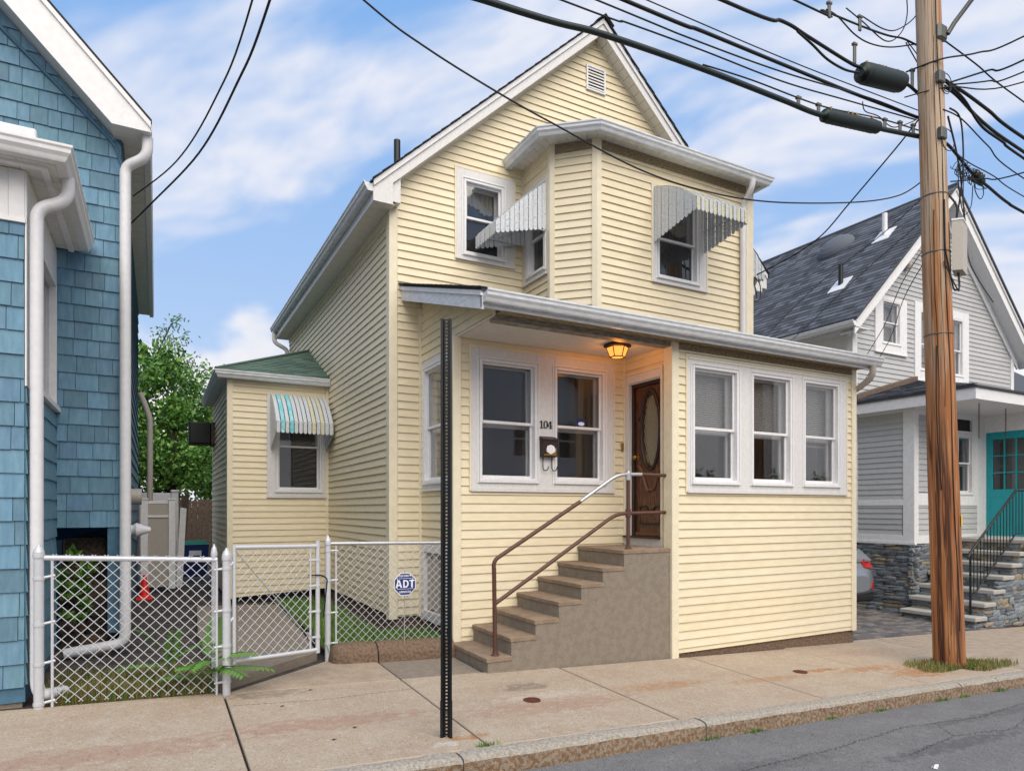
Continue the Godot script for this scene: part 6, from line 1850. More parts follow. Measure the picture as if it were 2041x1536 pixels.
func tree(label: String, at: Vector3, h: float, rad: Vector3, count: int, size: float, seed: int, lobes := 46, cy := 0.62):
	var T := thing("leafy_tree", label, "tree", at, "trees behind the houses")
	var c := at + V(0, h * cy, 0)
	var balls = leaf_cloud("crown", T, c, rad, count, size, [M.leaf_a, M.leaf_b, M.leaf_c, M.leaf_d], seed, lobes)
	var s := new_st(); tube(s, [at + V(0, -0.2, 0), at + V(0.1, h * 0.3, 0), at + V(-0.05, h * 0.6, 0), at + V(0.05, h * 0.85, 0)], [0.2, 0.15, 0.1, 0.03], 10); obj("trunk", s, M.bark, T)
	s = new_st()
	for i in range(0, balls.size(), 3):
		var st_: Vector3 = at + V(0, h * (0.3 + 0.4 * float(i) / balls.size()), 0)
		tube(s, [st_, st_.lerp(balls[i][0], 0.5) + V(0, 0.15, 0), balls[i][0]], [0.05, 0.03, 0.008], 6)
	obj("limbs", s, M.bark, T)
	return T

func frond(s: SurfaceTool, a: Vector3, dir: Vector3, L: float, pairs: int, w: float, droop: float, stem: SurfaceTool):
	var pts := []
	for i in 9:
		var t := i / 8.0
		pts.append(a + dir * L * t + V(0, -droop * t * t, 0))
	tube(stem, pts, 0.0028, 5)
	for i in pairs:
		var t := 0.18 + 0.82 * float(i) / (pairs - 1)
		var p := a + dir * L * t + V(0, -droop * t * t, 0)
		var f := (dir + V(0, -2 * droop * t / L, 0)).normalized()
		var side := f.cross(V(0, 1, 0)).normalized()
		var ll := w * (1.0 - 0.55 * absf(t - 0.45))
		for sg in [-1.0, 1.0]:
			var d: Vector3 = (side * sg + f * 0.55 + V(0, -0.28, 0)).normalized()
			var n: Vector3 = d.cross(f).normalized() * (1 if sg > 0 else -1)
			var wd := f * ll * 0.21
			tri(s, p, p + d * ll * 0.4 + wd, p + d * ll, V(0, 1, 0))
			tri(s, p, p + d * ll, p + d * ll * 0.4 - wd, V(0, 1, 0))

func build_backyard():
	var s: SurfaceTool
	tree("broad green tree behind the alley, nearest the blue house", V(-6.9, 0.3, -17.0), 6.6, V(2.6, 2.5, 2.2), 12000, 0.16, 5)
	tree("bright green tree at the back of the alley beside the yellow addition", V(-3.6, 0.3, -19.0), 6.4, V(2.8, 2.5, 2.2), 12000, 0.16, 6)
	tree("low dark bushy tree filling the end of the alley", V(-5.0, 0.3, -15.6), 4.6, V(2.2, 1.9, 1.4), 9000, 0.13, 7, 40, 0.5)
	# thin leaning boughs with few leaves above the crowns
	var T := thing("sparse_tree", "thin twigs with few hanging leaves rising above the green trees", "tree", V(-6.0, 0.3, -18.0), "trees behind the houses")
	s = new_st(); tube(s, [V(-6.0, 0.1, -18.0), V(-6.0, 3.0, -18.0), V(-5.9, 5.4, -18.0), V(-5.4, 6.7, -18.0), V(-5.0, 7.75, -18.0)], [0.16, 0.12, 0.08, 0.03, 0.008], 8); obj("trunk", s, M.bark, T)
	var tw := new_st(); var lf := new_st()
	for q in [[V(-5.9, 5.4, -18), V(-4.1, 6.9, -18.2)], [V(-5.5, 6.3, -18), V(-3.7, 6.3, -17.8)], [V(-5.9, 5.6, -18), V(-3.3, 5.9, -18.0)], [V(-5.4, 6.7, -18), V(-4.5, 7.5, -18.2)], [V(-5.6, 6.2, -18), V(-5.2, 7.6, -17.7)], [V(-5.2, 7.2, -18.0), V(-4.7, 8.1, -18.1)], [V(-5.8, 5.8, -18), V(-6.0, 6.9, -18.1)]]:
		tube(tw, [q[0], q[0].lerp(q[1], 0.5) + V(0, 0.18, 0), q[1]], [0.02, 0.012, 0.004], 5)
		for i in 75:
			var t := rng.randf()
			var p: Vector3 = q[0].lerp(q[1], t) + V(rng.randfn() * 0.16, 0.18 * 4 * t * (1 - t) - 0.1 + rng.randfn() * 0.10, rng.randfn() * 0.16)
			var dd := V(rng.randf_range(-0.5, 1.0), rng.randf_range(-1, 0.1), rng.randf_range(-0.6, 0.6)).normalized()
			var sd := dd.cross(V(0.3, 0.2, 1)).normalized() * 0.025
			quad(lf, p, p + dd * 0.06 + sd, p + dd * 0.13, p + dd * 0.06 - sd, V(0, 1, 0.3))
	obj("twigs", tw, M.bark, T)
	obj("crown", lf, M.leaf_d, T, "stuff")
	# old board fence at the very end
	var W := thing("board_fence", "dark weathered wooden board fence at the end of the alley", "fence", V(-5.0, 0.35, -13.4))
	for i in 26:
		s = new_st()
		var x := -7.2 + i * 0.145
		bbox(s, x, x + 0.138, 0.28, 2.02 + rng.randf_range(-0.03, 0.03), -13.42, -13.40 + rng.randf() * 0.008, 0.003)
		obj("board", s, M.old_wood, W)
	# white vinyl panels
	var P := thing("vinyl_gate", "grey white vinyl gate panel standing across the alley", "gate", V(-5.4, 0.36, -7.2))
	s = new_st(); bbox(s, -5.60, -5.22, 0.40, 1.86, -7.23, -7.19, 0.006); obj("panel", s, M.box_grey, P)
	for x in [-5.66, -5.23]:
		s = new_st(); bbox(s, x, x + 0.11, 0.36, 1.93, -7.26, -7.15, 0.006); var po := obj("post", s, M.window_white, P)
		s = new_st(); bbox(s, x - 0.012, x + 0.122, 1.93, 1.96, -7.272, -7.138, 0.006); obj("cap", s, M.window_white, po)
	s = new_st(); bbox(s, -5.60, -5.22, 1.86, 1.91, -7.235, -7.185, 0.005); bbox(s, -5.555, -5.23, 1.62, 1.66, -7.19, -7.17, 0.004); obj("rail", s, M.window_white, P)
	P = thing("vinyl_fence", "white vinyl fence run with capped post behind the vinyl gate panel", "fence", V(-5.3, 0.36, -8.4))
	s = new_st(); bbox(s, -5.70, -5.12, 0.40, 2.08, -8.44, -8.40, 0.006); obj("panel", s, M.white_paint, P)
	s = new_st(); bbox(s, -5.16, -5.04, 0.36, 2.10, -8.48, -8.36, 0.006); bbox(s, -5.175, -5.025, 2.10, 2.14, -8.495, -8.345, 0.008); obj("post", s, M.white_paint, P)
	P = thing("leaning_panel", "narrow white vinyl panel leaning against the white gate post", "panel", V(-5.05, 0.36, -7.5))
	s = new_st(); hexa(s, [V(-5.10, 0.36, -7.62), V(-5.0, 0.36, -7.62), V(-4.93, 1.78, -7.62), V(-5.03, 1.80, -7.62), V(-5.10, 0.36, -7.52), V(-5.0, 0.36, -7.52), V(-4.93, 1.78, -7.55), V(-5.03, 1.80, -7.55)]); obj("sheet", s, M.white_paint, P)
	s = new_st(); hexa(s, [V(-5.05, 0.37, -9.9), V(-4.90, 0.37, -9.9), V(-4.79, 2.05, -10.0), V(-4.94, 2.07, -10.0), V(-5.05, 0.37, -9.84), V(-4.90, 0.37, -9.84), V(-4.79, 2.05, -9.94), V(-4.94, 2.07, -9.94)])
	lone("wooden_plank", s, M.old_wood, "grey brown wooden plank leaning upright behind the blue bin", "plank")
	# recycling bin
	var Bn := thing("recycling_bin", "dark blue recycling bin with a green lid in the alley", "bin", V(-4.72, 0.38, -9.2))
	s = new_st(); hexa(s, [V(-4.92, 0.38, -9.5), V(-4.50, 0.38, -9.5), V(-4.50, 0.38, -9.05), V(-4.92, 0.38, -9.05), V(-4.97, 1.04, -9.55), V(-4.46, 1.04, -9.55), V(-4.46, 1.04, -9.0), V(-4.97, 1.04, -9.0)]); obj("body", s, M.bin_blue, Bn)
	s = new_st(); hexa(s, [V(-4.99, 1.04, -9.58), V(-4.44, 1.04, -9.58), V(-4.44, 1.04, -8.97), V(-4.99, 1.04, -8.97), V(-4.90, 1.11, -9.48), V(-4.52, 1.11, -9.48), V(-4.52, 1.11, -9.1), V(-4.90, 1.11, -9.1)]); obj("lid", s, M.bin_green, Bn)
	s = new_st(); hexa(s, [V(-4.83, 0.82, -9.005), V(-4.60, 0.82, -9.005), V(-4.60, 0.92, -9.0), V(-4.83, 0.92, -9.0), V(-4.83, 0.82, -9.0), V(-4.60, 0.82, -9.0), V(-4.60, 0.92, -8.99), V(-4.83, 0.92, -8.99)]); obj("sticker", s, M.sign_white, Bn)
	# traffic cone
	var C := thing("traffic_cone", "small red orange traffic cone standing beside the vinyl gate panel", "cone", V(-5.59, gy(-5.59, -6.3), -6.3))
	s = new_st(); lathe(s, C.position, [Vector2(0.095, 0.015), Vector2(0.085, 0.03), Vector2(0.035, 0.34), Vector2(0.028, 0.38), Vector2(0.022, 0.385), Vector2(0.022, 0.30)], 18); obj("cone", s, M.cone_red, C)
	s = new_st(); bbox(s, -5.71, -5.47, C.position.y - 0.012, C.position.y + 0.02, -6.42, -6.18, 0.006); obj("base", s, M.cone_red, C)
	# air conditioner in the flank of the addition
	var A := thing("air_conditioner", "dark boxy window air conditioner sticking out of the addition's left wall", "air conditioner", V(-4.6, 3.05, -8.4))
	s = new_st(); bbox(s, -4.86, -4.47, 3.04, 3.46, -8.75, -8.2, 0.02); obj("cover", s, M.black_metal, A)
	s = new_st(); bbox(s, -4.47, -4.36, 3.03, 3.47, -8.77, -8.18, 0.008); obj("mount_frame", s, M.old_wood, A)
	# seedlings by the fence and ivy on the rubble
	plant("sumac_seedling", "leafy green sumac seedling pushing through the chain link by the gate post", V(-5.02, gy(-5, -0.1), -0.16), 11, [[V(0.75, 0.42, 0.35), 0.42], [V(0.95, 0.22, 0.25), 0.5], [V(-0.6, 0.5, 0.3), 0.36], [V(0.2, 0.65, 0.5), 0.34], [V(-0.9, 0.35, -0.1), 0.4], [V(0.5, 0.25, 0.7), 0.4], [V(-0.35, 0.30, 0.6), 0.34], [V(0.1, 0.9, -0.2), 0.5]], 0.09)
	plant("sumac_seedling", "pale green sumac seedling behind the left fence panel", V(-5.33, gy(-5.3, -0.5), -0.5), 12, [[V(-0.5, 0.75, 0.2), 0.45], [V(0.6, 0.6, 0.1), 0.42], [V(0.1, 0.95, 0.2), 0.5], [V(-0.85, 0.4, 0.2), 0.4]], 0.08)
	var I := thing("ivy_bush", "green ivy growing over the rubble under the blue house", "bush", V(-6.05, 0.4, -2.1))
	leaf_cloud("leaves", I, V(-6.14, 0.95, -2.02), V(0.16, 0.42, 0.12), 900, 0.07, [M.leaf_a, M.leaf_c, M.leaf_b], 31, 22)
	s = new_st(); tube(s, [V(-6.1, 0.3, -2.08), V(-6.15, 0.8, -2.06), V(-6.1, 1.3, -2.05)], [0.012, 0.009, 0.004], 6); obj("stem", s, M.bark, I)

func plant(n: String, label: String, at: Vector3, seed: int, fr: Array, w: float):
	var T := thing(n, label, "seedling", at)
	var stem := new_st(); var lf := new_st()
	tube(stem, [at + V(0, -0.03, 0), at + V(0.01, 0.14, 0.02), at + V(0.0, 0.3, 0.03)], [0.008, 0.006, 0.004], 6)
	var r := RandomNumberGenerator.new(); r.seed = seed
	for q in fr:
		frond(lf, at + V(0, r.randf_range(0.12, 0.3), 0.02), q[0].normalized(), q[1], 10, w * 1.25, 0.12, stem)
	obj("leaves", lf, M.leaf_a, T)
	obj("stems", stem, M.leaf_d, T)

# ---------- utility pole ----------
func pole_at(y: float) -> Vector3:
	var t := (y + 0.18) / 8.2
	return V(3.182 - 0.234 * t, y, 1.379 - 0.126 * t)

func build_pole():
	var base := pole_at(gy(3.18, 1.38))
	var P := thing("utility_pole", "tall weathered wooden utility pole leaning slightly, standing in the pavement by the kerb", "pole", base)
	var s := new_st()
	var rows := 90; var k := 28
	var n := FastNoiseLite.new(); n.seed = 3; n.frequency = 0.9
	var grid := []
	for i in rows + 1:
		var y := lerpf(-0.4, 11.0, float(i) / rows)
		var rr := lerpf(0.176, 0.122, (y + 0.4) / 11.4)
		var row := []
		for j in k + 1:
			var a := TAU * j / k
			var aa := TAU * (j % k) / k
			var dd := n.get_noise_3d(cos(aa) * 3.0, y * 0.35, sin(aa) * 3.0) * 0.007 + absf(n.get_noise_3d(cos(aa) * 9.0, y * 0.15, sin(aa) * 9.0)) * -0.006
			row.append([pole_at(y) + V(cos(a), 0, sin(a)) * (rr + dd), V(cos(a), 0, sin(a)), Vector2(float(j) / k, 1.0 - (y + 0.4) / 11.4)])
		grid.append(row)
	for i in rows:
		for j in k:
			var p = [grid[i][j], grid[i][j + 1], grid[i + 1][j + 1], grid[i + 1][j]]
			for q in [0, 1, 2, 0, 2, 3]:
				s.set_normal(p[q][1]); s.set_uv(p[q][2]); s.add_vertex(p[q][0])
	obj("shaft", s, M.pole_wood, P)
	# long checks in the wood
	for q in [[3.9, 0.25, 1.9, 2.4], [4.6, 2.2, 5.4, 2.75], [2.9, 3.0, 7.5, 2.35], [0.3, 0.0, 1.2, 2.6]]:
		s = new_st()
		var pts := []
		for i in 13:
			var y := lerpf(q[1], q[2], i / 12.0)
			var a: float = q[3] + 0.05 * sin(y * 3.1) + 0.02 * sin(y * 9.0)
			pts.append(pole_at(y) + V(cos(a), 0, sin(a)) * (lerpf(0.176, 0.122, (y + 0.4) / 11.4) - 0.003))
		tube(s, pts, 0.005, 5)
		obj("crack", s, M.bark, P)
	var F := V(-0.53, 0, 0.85)   # towards the street and the left
	# grey equipment box on the right flank
	s = new_st()
	var bc := pole_at(4.95) + V(0.14, 0, 0.16)
	hexa(s, [bc + V(-0.13, -0.30, 0.02), bc + V(-0.05, -0.30, 0.10), bc + V(0.17, -0.32, 0.04), bc + V(0.09, -0.32, -0.06), bc + V(-0.13, 0.30, 0.02), bc + V(-0.05, 0.30, 0.10), bc + V(0.17, 0.28, 0.04), bc + V(0.09, 0.28, -0.06)])
	var eb := obj("equipment_box", s, M.box_grey, P)
	s = new_st(); hexa(s, [bc + V(-0.14, 0.30, 0.02), bc + V(-0.05, 0.30, 0.11), bc + V(0.18, 0.28, 0.04), bc + V(0.09, 0.28, -0.07), bc + V(-0.14, 0.32, 0.02), bc + V(-0.05, 0.32, 0.11), bc + V(0.18, 0.30, 0.04), bc + V(0.09, 0.30, -0.07)]); obj("box_lid", s, M.white_paint, eb)
	s = new_st(); tube(s, bend([bc + V(0.0, 0.32, 0.0), bc + V(0.0, 0.5, 0.02), pole_at(5.7) + V(0.13, 0, 0.06), pole_at(7.0) + V(0.13, 0, 0.05)], 0.08), 0.012, 6); tube(s, bend([bc + V(0.02, -0.31, 0.02), bc + V(0.03, -0.5, 0.03), bc + V(-0.08, -0.55, 0.02), pole_at(4.9) + V(-0.08, 0, 0.15), pole_at(5.5) + V(-0.06, 0, 0.15)], 0.1), 0.009, 6); tube(s, bend([bc + V(0.0, -0.31, 0.02), bc + V(0.0, -0.56, 0.04), bc + V(-0.1, -0.50, 0.05), pole_at(4.75) + V(-0.1, 0, 0.14)], 0.1), 0.007, 6); obj("box_leads", s, M.cable, eb)
	# street lamp arm bracket
	s = new_st()
	var lb := pole_at(7.55) + V(0.02, 0, 0.135)
	bbox(s, lb.x - 0.09, lb.x + 0.09, lb.y - 0.10, lb.y + 0.10, lb.z - 0.03, lb.z + 0.035, 0.03)
	var br := obj("lamp_bracket", s, M.hardware, P)
	s = new_st(); tube(s, [lb + V(0.06, -0.02, 0.04), lb + V(0.11, 0.10, 0.09), lb + V(0.25, 0.40, 0.28), lb + V(0.5, 0.8, 0.8), lb + V(1.0, 1.2, 1.9)], 0.028, 10); obj("lamp_arm", s, M.hardware, br)
	# clamps, tag and running wires
	for y in [6.32, 7.0]:
		s = new_st(); bbox(s, pole_at(y).x - 0.10, pole_at(y).x + 0.02, y - 0.08, y + 0.06, pole_at(y).z + 0.11, pole_at(y).z + 0.17, 0.01); obj("cable_clamp", s, M.hardware, P)
	s = new_st()
	var yt := pole_at(1.62)
	hexa(s, [yt + V(0.03, -0.06, 0.174), yt + V(0.075, -0.06, 0.160), yt + V(0.075, 0.08, 0.160), yt + V(0.03, 0.08, 0.174), yt + V(0.03, -0.06, 0.177), yt + V(0.076, -0.06, 0.163), yt + V(0.076, 0.08, 0.163), yt + V(0.03, 0.08, 0.177)]); obj("yellow_tag", s, M.yellow_tag, P)
	s = new_st()
	var pts2 := []
	for i in 25:
		var y := lerpf(0.3, 9.5, i / 24.0)
		pts2.append(pole_at(y) + V(-0.06 + 0.012 * sin(y * 2.3), 0, lerpf(0.163, 0.12, y / 9.5)))
	tube(s, pts2, 0.006, 6); obj("ground_wire", s, M.cable, P)
	s = new_st()
	pts2 = []
	for i in 20:
		var y := lerpf(2.0, 3.75, i / 19.0)
		pts2.append(pole_at(y) + V(-0.155 - 0.05 * sin((y - 2.0) / 1.75 * PI), 0, 0.06))
	tube(s, pts2, 0.008, 6); obj("loose_wire", s, M.cable, P)
	for q in [[6.95, 0.11, 0.07], [6.9, 0.09, 0.05], [6.25, 0.13, 0.06]]:
		s = new_st()
		var ring := []
		for i in 17:
			var a := TAU * i / 16.0
			ring.append(pole_at(q[0]) + V(q[2] + cos(a) * q[1], sin(a) * q[1], 0.15))
		tube(s, ring, 0.005, 5); obj("wire_coil", s, M.cable, P)
	for y in [3.9, 4.9, 5.6]:
		s = new_st(); lathe(s, pole_at(y), [Vector2(lerpf(0.176, 0.122, (y + 0.4) / 11.4) + 0.002, -0.008), Vector2(lerpf(0.176, 0.122, (y + 0.4) / 11.4) + 0.007, 0.0), Vector2(lerpf(0.176, 0.122, (y + 0.4) / 11.4) + 0.002, 0.008)], 24); obj("strap", s, M.hardware, P)

# ---------- overhead cables ----------
func curve_pts(pts: Array, k := 8) -> Array:
	var out := []
	for i in pts.size() - 1:
		var p0: Vector3 = pts[max(i - 1, 0)]; var p1: Vector3 = pts[i]; var p2: Vector3 = pts[i + 1]; var p3: Vector3 = pts[min(i + 2, pts.size() - 1)]
		for j in k:
			var t := float(j) / k
			out.append(0.5 * ((2.0 * p1) + (p2 - p0) * t + (2.0 * p0 - 5.0 * p1 + 4.0 * p2 - p3) * t * t + (3.0 * p1 - p0 - 3.0 * p2 + p3) * t * t * t))
	out.append(pts[-1])
	return out

func cable(pts: Array, r: float, label: String, m: Material = null, k := 8):
	var s := new_st()
	tube(s, curve_pts(pts, k), r, 7)
	lone("overhead_cable", s, m if m else M.cable, label, "cable", "overhead cables")

func build_cables():
	var z := 1.15
	# spans to the left
	cable([V(2.95, 6.40, z), V(2.13, 6.28, z), V(1.118, 6.147, z), V(0.467, 6.13, z), V(-0.683, 6.10, z), V(-1.893, 6.03, z), V(-3.069, 5.907, z), V(-8, 5.6, z), V(-24, 6.2, z)], 0.028, "thickest teal black cable sagging in front of the yellow gable", M.cable_teal)
	cable([V(3.0, 6.48, z), V(2.13, 6.40, z), V(1.118, 6.25, z), V(0.0, 6.20, z), V(-0.683, 6.135, z + 0.01)], 0.008, "thin carrier wire just above the long splice case")
	cable([V(2.95, 6.63, z), V(1.644, 6.555, z), V(0.467, 6.51, z), V(-0.683, 6.47, z), V(-1.64, 6.427, z), V(-8, 6.3, z), V(-24, 7.0, z)], 0.018, "medium black cable running left above the thickest cable")
	cable([V(2.9, 6.60, 1.14), V(1.597, 6.471, 1.12), V(0.504, 6.356, 1.12), V(-0.654, 6.31, 1.12), V(-1.588, 6.258, 1.12), V(-2.301, 6.207, 1.12), V(-8, 6.0, 1.1), V(-24, 6.8, 1.1)], 0.008, "lower of two thin wires that cross the yellow house peak")
	cable([V(2.9, 6.62, 1.16), V(1.969, 6.565, 1.18), V(0.431, 6.40, 1.18), V(-0.843, 6.32, 1.18), V(-1.97, 6.287, 1.18), V(-8, 6.1, 1.2), V(-24, 6.9, 1.2)], 0.008, "upper of two thin wires that cross the sky beside the peak")
	cable([V(3.02, 6.90, z), V(2.605, 6.98, z), V(1.809, 6.896, z), V(1.554, 6.89, z), V(0.867, 6.945, z), V(0.467, 6.97, z), V(-0.412, 6.875, z), V(-6, 6.7, z), V(-24, 7.4, z)], 0.018, "black cable with a fat splice case near the pole")
	cable([V(1.75, 6.82, z), V(1.5, 6.78, z), V(1.2, 6.80, z), V(0.95, 6.88, z), V(0.7, 6.945, z)], 0.013, "short looped cable feeding the fat splice case")
	cable([V(3.15, 6.78, 1.1), V(1.717, 6.692, 1.1), V(0.528, 6.629, 1.1), V(-1.335, 6.573, 1.1), V(-8, 6.4, 1.1), V(-24, 7.2, 1.1)], 0.006, "thin straight wire running left between the splice cases")
	cable([V(2.99, 7.58, 1.1), V(2.688, 7.565, 1.1), V(2.384, 7.50, 1.1), V(1.902, 7.44, 1.1), V(1.185, 7.377, 1.1), V(0.727, 7.324, 1.1), V(-6, 7.1, 1.1), V(-24, 7.9, 1.1)], 0.011, "topmost bundle of black wires reaching the pole from the left")
	cable([V(2.99, 7.60, 1.1), V(2.45, 7.38, 1.1), V(2.05, 7.29, 1.1), V(1.75, 7.30, 1.1), V(1.45, 7.40, 1.1), V(1.25, 7.41, 1.1)], 0.008, "drooping loop below the topmost bundle of wires")
	cable([V(2.75, 8.2, 1.1), V(2.78, 7.9, 1.1), V(2.65, 7.62, 1.1), V(2.35, 7.42, 1.1), V(1.9, 7.50, 1.1), V(1.6, 7.55, 1.1)], 0.007, "wire dropping from above into the topmost bundle")
	cable([V(3.0, 8.3, 1.15), V(2.95, 7.95, 1.12), V(2.6, 7.65, 1.1), V(2.3, 7.55, 1.1), V(1.9, 7.56, 1.1)], 0.007, "second wire curving down from the pole top into the bundle")
	cable([V(3.02, 7.25, 1.14), V(2.85, 7.42, 1.12), V(2.75, 7.54, 1.1)], 0.007, "short jumper from the pole up to the topmost bundle")
	cable([V(3.06, 7.33, 1.14), V(2.92, 7.46, 1.12), V(2.78, 7.56, 1.1)], 0.006, "second short jumper beside the pole below the topmost bundle")
	cable([V(2.9, 6.60, 1.12), V(2.5, 6.42, 1.1), V(2.2, 6.47, 1.1), V(1.95, 6.46, 1.1), V(1.9, 6.56, 1.1)], 0.006, "slack loop of wire hanging between the cables left of the pole")
	cable([V(3.03, 5.87, 1.14), V(2.749, 5.682, 1.0), V(1.862, 5.405, 1.0), V(0.451, 5.101, 1.0), V(-0.537, 5.0, 1.0), V(-1.373, 5.02, 1.0), V(-2.277, 5.18, 1.0), V(-2.83, 5.29, 1.0), V(-3.51, 5.465, 1.0), V(-4.02, 5.662, 1.0), V(-5.2, 6.2, 1.1)], 0.008, "single thin wire dipping across the front of the yellow bay")
	# service drops
	cable([V(2.93, 6.62, 1.17), V(3.03, 6.44, 0.80), V(3.12, 6.05, 0.10), V(3.05, 5.72, -0.30), V(2.95, 5.54, -0.75), V(2.62, 5.32, -1.15)], 0.010, "service drop falling from the pole to the right wall of the yellow bay")
	cable([V(2.99, 5.25, 1.40), V(4.18, 5.09, 0.20), V(5.90, 4.96, -1.20), V(7.62, 4.70, -2.86)], 0.006, "upper of two thin drops crossing the grey gable window")
	cable([V(2.99, 5.10, 1.40), V(4.24, 4.90, 0.20), V(6.05, 4.72, -1.20), V(7.62, 4.25, -2.86)], 0.006, "lower of two thin drops ending above the grey porch roof")
	cable([V(3.30, 6.67, 1.30), V(4.88, 6.76, 0.60), V(7.37, 6.90, -0.60), V(9.89, 6.98, -1.80), V(12.35, 6.75, -2.55)], 0.012, "twisted black drop running down to the right rake of the grey gable")
	cable([V(3.02, 5.72, 1.25), V(4.01, 5.82, 0.00), V(5.4, 5.9, -2.2), V(7.2, 5.75, -5.0)], 0.006, "thin drop crossing the grey roof towards its eave")
	cable([V(3.02, 5.42, 1.25), V(4.6, 5.52, -0.8), V(6.2, 5.35, -3.2), V(7.15, 5.45, -4.4)], 0.006, "lower thin drop crossing the grey roof below the vent pipe")
	# spans to the right
	cable([V(3.1, 7.02, 1.3), V(3.463, 7.0, 1.3), V(4.103, 6.82, 1.3), V(5.135, 6.70, 1.3), V(9, 6.4, 1.3), V(24, 6.6, 1.3)], 0.020, "thick black cable leaving the pole to the right, lower of the pair")
	cable([V(3.1, 7.06, 1.34), V(3.6, 7.02, 1.35), V(4.122, 6.96, 1.35), V(5.023, 6.84, 1.35), V(9, 6.6, 1.35), V(24, 6.9, 1.35)], 0.020, "thick black cable leaving the pole to the right, upper of the pair")
	cable([V(3.1, 7.0, 1.38), V(3.5, 6.9, 1.38), V(3.942, 6.70, 1.36), V(4.492, 6.64, 1.35), V(5.023, 6.56, 1.35), V(9, 6.2, 1.35), V(24, 6.5, 1.35)], 0.016, "sagging black cable below the thick pair right of the pole")
	cable([V(3.08, 6.40, 1.2), V(3.25, 6.30, 1.32), V(3.94, 6.14, 1.25), V(4.43, 6.10, 1.2), V(5.03, 6.04, 1.15), V(5.70, 5.98, 1.15), V(10, 5.7, 1.15), V(24, 6.0, 1.15)], 0.018, "lashed bundle of cables descending right of the pole")
	cable([V(3.1, 6.35, 1.3), V(3.7, 6.22, 1.3), V(4.4, 6.2, 1.28), V(5.4, 6.12, 1.25), V(10, 5.9, 1.25), V(24, 6.2, 1.25)], 0.007, "thin wire above the lashed bundle right of the pole")
	cable([V(2.971, 6.603, 1.42), V(3.407, 6.62, 1.4), V(4.103, 6.50, 1.35), V(5.135, 6.334, 1.3), V(10, 6.0, 1.3), V(24, 6.2, 1.3)], 0.008, "long thin wire passing the pole and falling to the right edge")
	cable([V(3.1, 7.52, 1.36), V(3.698, 7.381, 1.42), V(4.686, 7.221, 1.45), V(9, 6.9, 1.5), V(24, 7.2, 1.5)], 0.009, "wire running from the lamp bracket down to the right edge")
	cable([V(2.75, 7.17, 1.1), V(2.92, 7.19, 1.43), V(3.28, 7.25, 1.65), V(3.45, 7.25, 2.05), V(3.6, 7.3, 4.0), V(3.8, 8.2, 11)], 0.010, "uppermost wire crossing the street to the right of the pole")
	cable([V(3.2, 7.03, 1.35), V(3.51, 7.11, 1.65), V(3.56, 7.04, 2.00), V(3.7, 7.1, 4.0), V(4.2, 8.0, 11)], 0.011, "second wire crossing the street right of the pole")
	cable([V(3.2, 7.01, 1.35), V(3.61, 7.04, 1.60), V(3.68, 6.97, 1.95), V(3.9, 6.95, 4.0), V(4.8, 7.8, 11)], 0.009, "third wire crossing the street right of the pole")
	cable([V(2.69, 6.83, 1.12), V(3.0, 6.86, 1.46), V(3.68, 6.85, 1.95), V(4.0, 6.8, 4.0), V(5.2, 7.6, 11)], 0.008, "fourth and lowest wire crossing the street at the pole")
	cable([V(3.35, 5.87, 1.30), V(3.50, 5.81, 1.60), V(3.56, 5.72, 2.00), V(3.9, 5.7, 4.0), V(5.0, 6.8, 11)], 0.008, "low wire crossing the street from the tangled bundle")
	cable([V(3.55, 6.15, 1.28), V(3.6, 5.75, 1.28), V(3.72, 5.55, 1.27), V(3.9, 5.7, 1.26), V(3.96, 5.98, 1.25)], 0.006, "hanging loop of wire below the lashed bundle")
	cable([V(3.7, 6.12, 1.28), V(3.68, 5.8, 1.28), V(3.70, 5.4, 1.27)], 0.005, "loose wire end hanging from the lashed bundle")
	cable([V(3.95, 6.12, 1.26), V(4.0, 5.92, 1.26), V(4.12, 5.84, 1.26), V(4.22, 5.95, 1.25), V(4.15, 6.12, 1.25)], 0.006, "small coil of wire under the far end of the bundle")
	cable([V(3.15, 6.68, 1.4), V(3.32, 6.62, 1.42), V(3.40, 6.35, 1.42), V(3.43, 5.9, 1.40), V(3.46, 5.3, 1.30)], 0.010, "black lead curving down beside the pole on its right")
	# to the blue house
	cable([V(-5.66, 5.46, -3.00), V(-5.25, 5.14, -1.20), V(-4.99, 5.17, 0.00), V(-4.84, 5.25, 1.20), V(-4.62, 5.75, 4.0), V(-3.6, 7.4, 11)], 0.007, "thinner upper wire falling to the blue house eave")
	cable([V(-5.72, 5.25, -3.40), V(-5.47, 5.13, -2.30), V(-5.07, 5.12, -0.90), V(-4.86, 5.15, 0.30), V(-4.74, 5.22, 1.30), V(-4.5, 5.65, 4.0), V(-3.2, 7.3, 11)], 0.009, "thicker lower wire falling to the blue house eave")
	# tangle of small wires on the bundle right of the pole
	var K := thing("wire_tangle", "knotted tangle of thin black wires on the bundle right of the pole", "wires", V(3.85, 6.12, 1.26))
	for i in 13:
		var s := new_st()
		var c := V(3.62 + 0.045 * i, 6.16 - 0.005 * i, 1.26)
		var pts := []
		var a0 := rng.randf() * TAU; var rr := rng.randf_range(0.05, 0.13)
		for j in 12:
			var an := a0 + j * 0.62
			pts.append(c + V(cos(an) * rr * (1.0 + 0.3 * sin(an * 2.3)), sin(an) * rr * 0.8 - 0.04, 0.05 * sin(an * 1.7)))
		tube(s, curve_pts(pts, 4), 0.0045, 5); obj("loop", s, M.cable, K)
	# splice cases
	splice("splice_case", "long dark ribbed splice case slung on the lowest thick cable", V(1.13, 6.155, z), V(2.12, 6.285, z), 0.075, true)
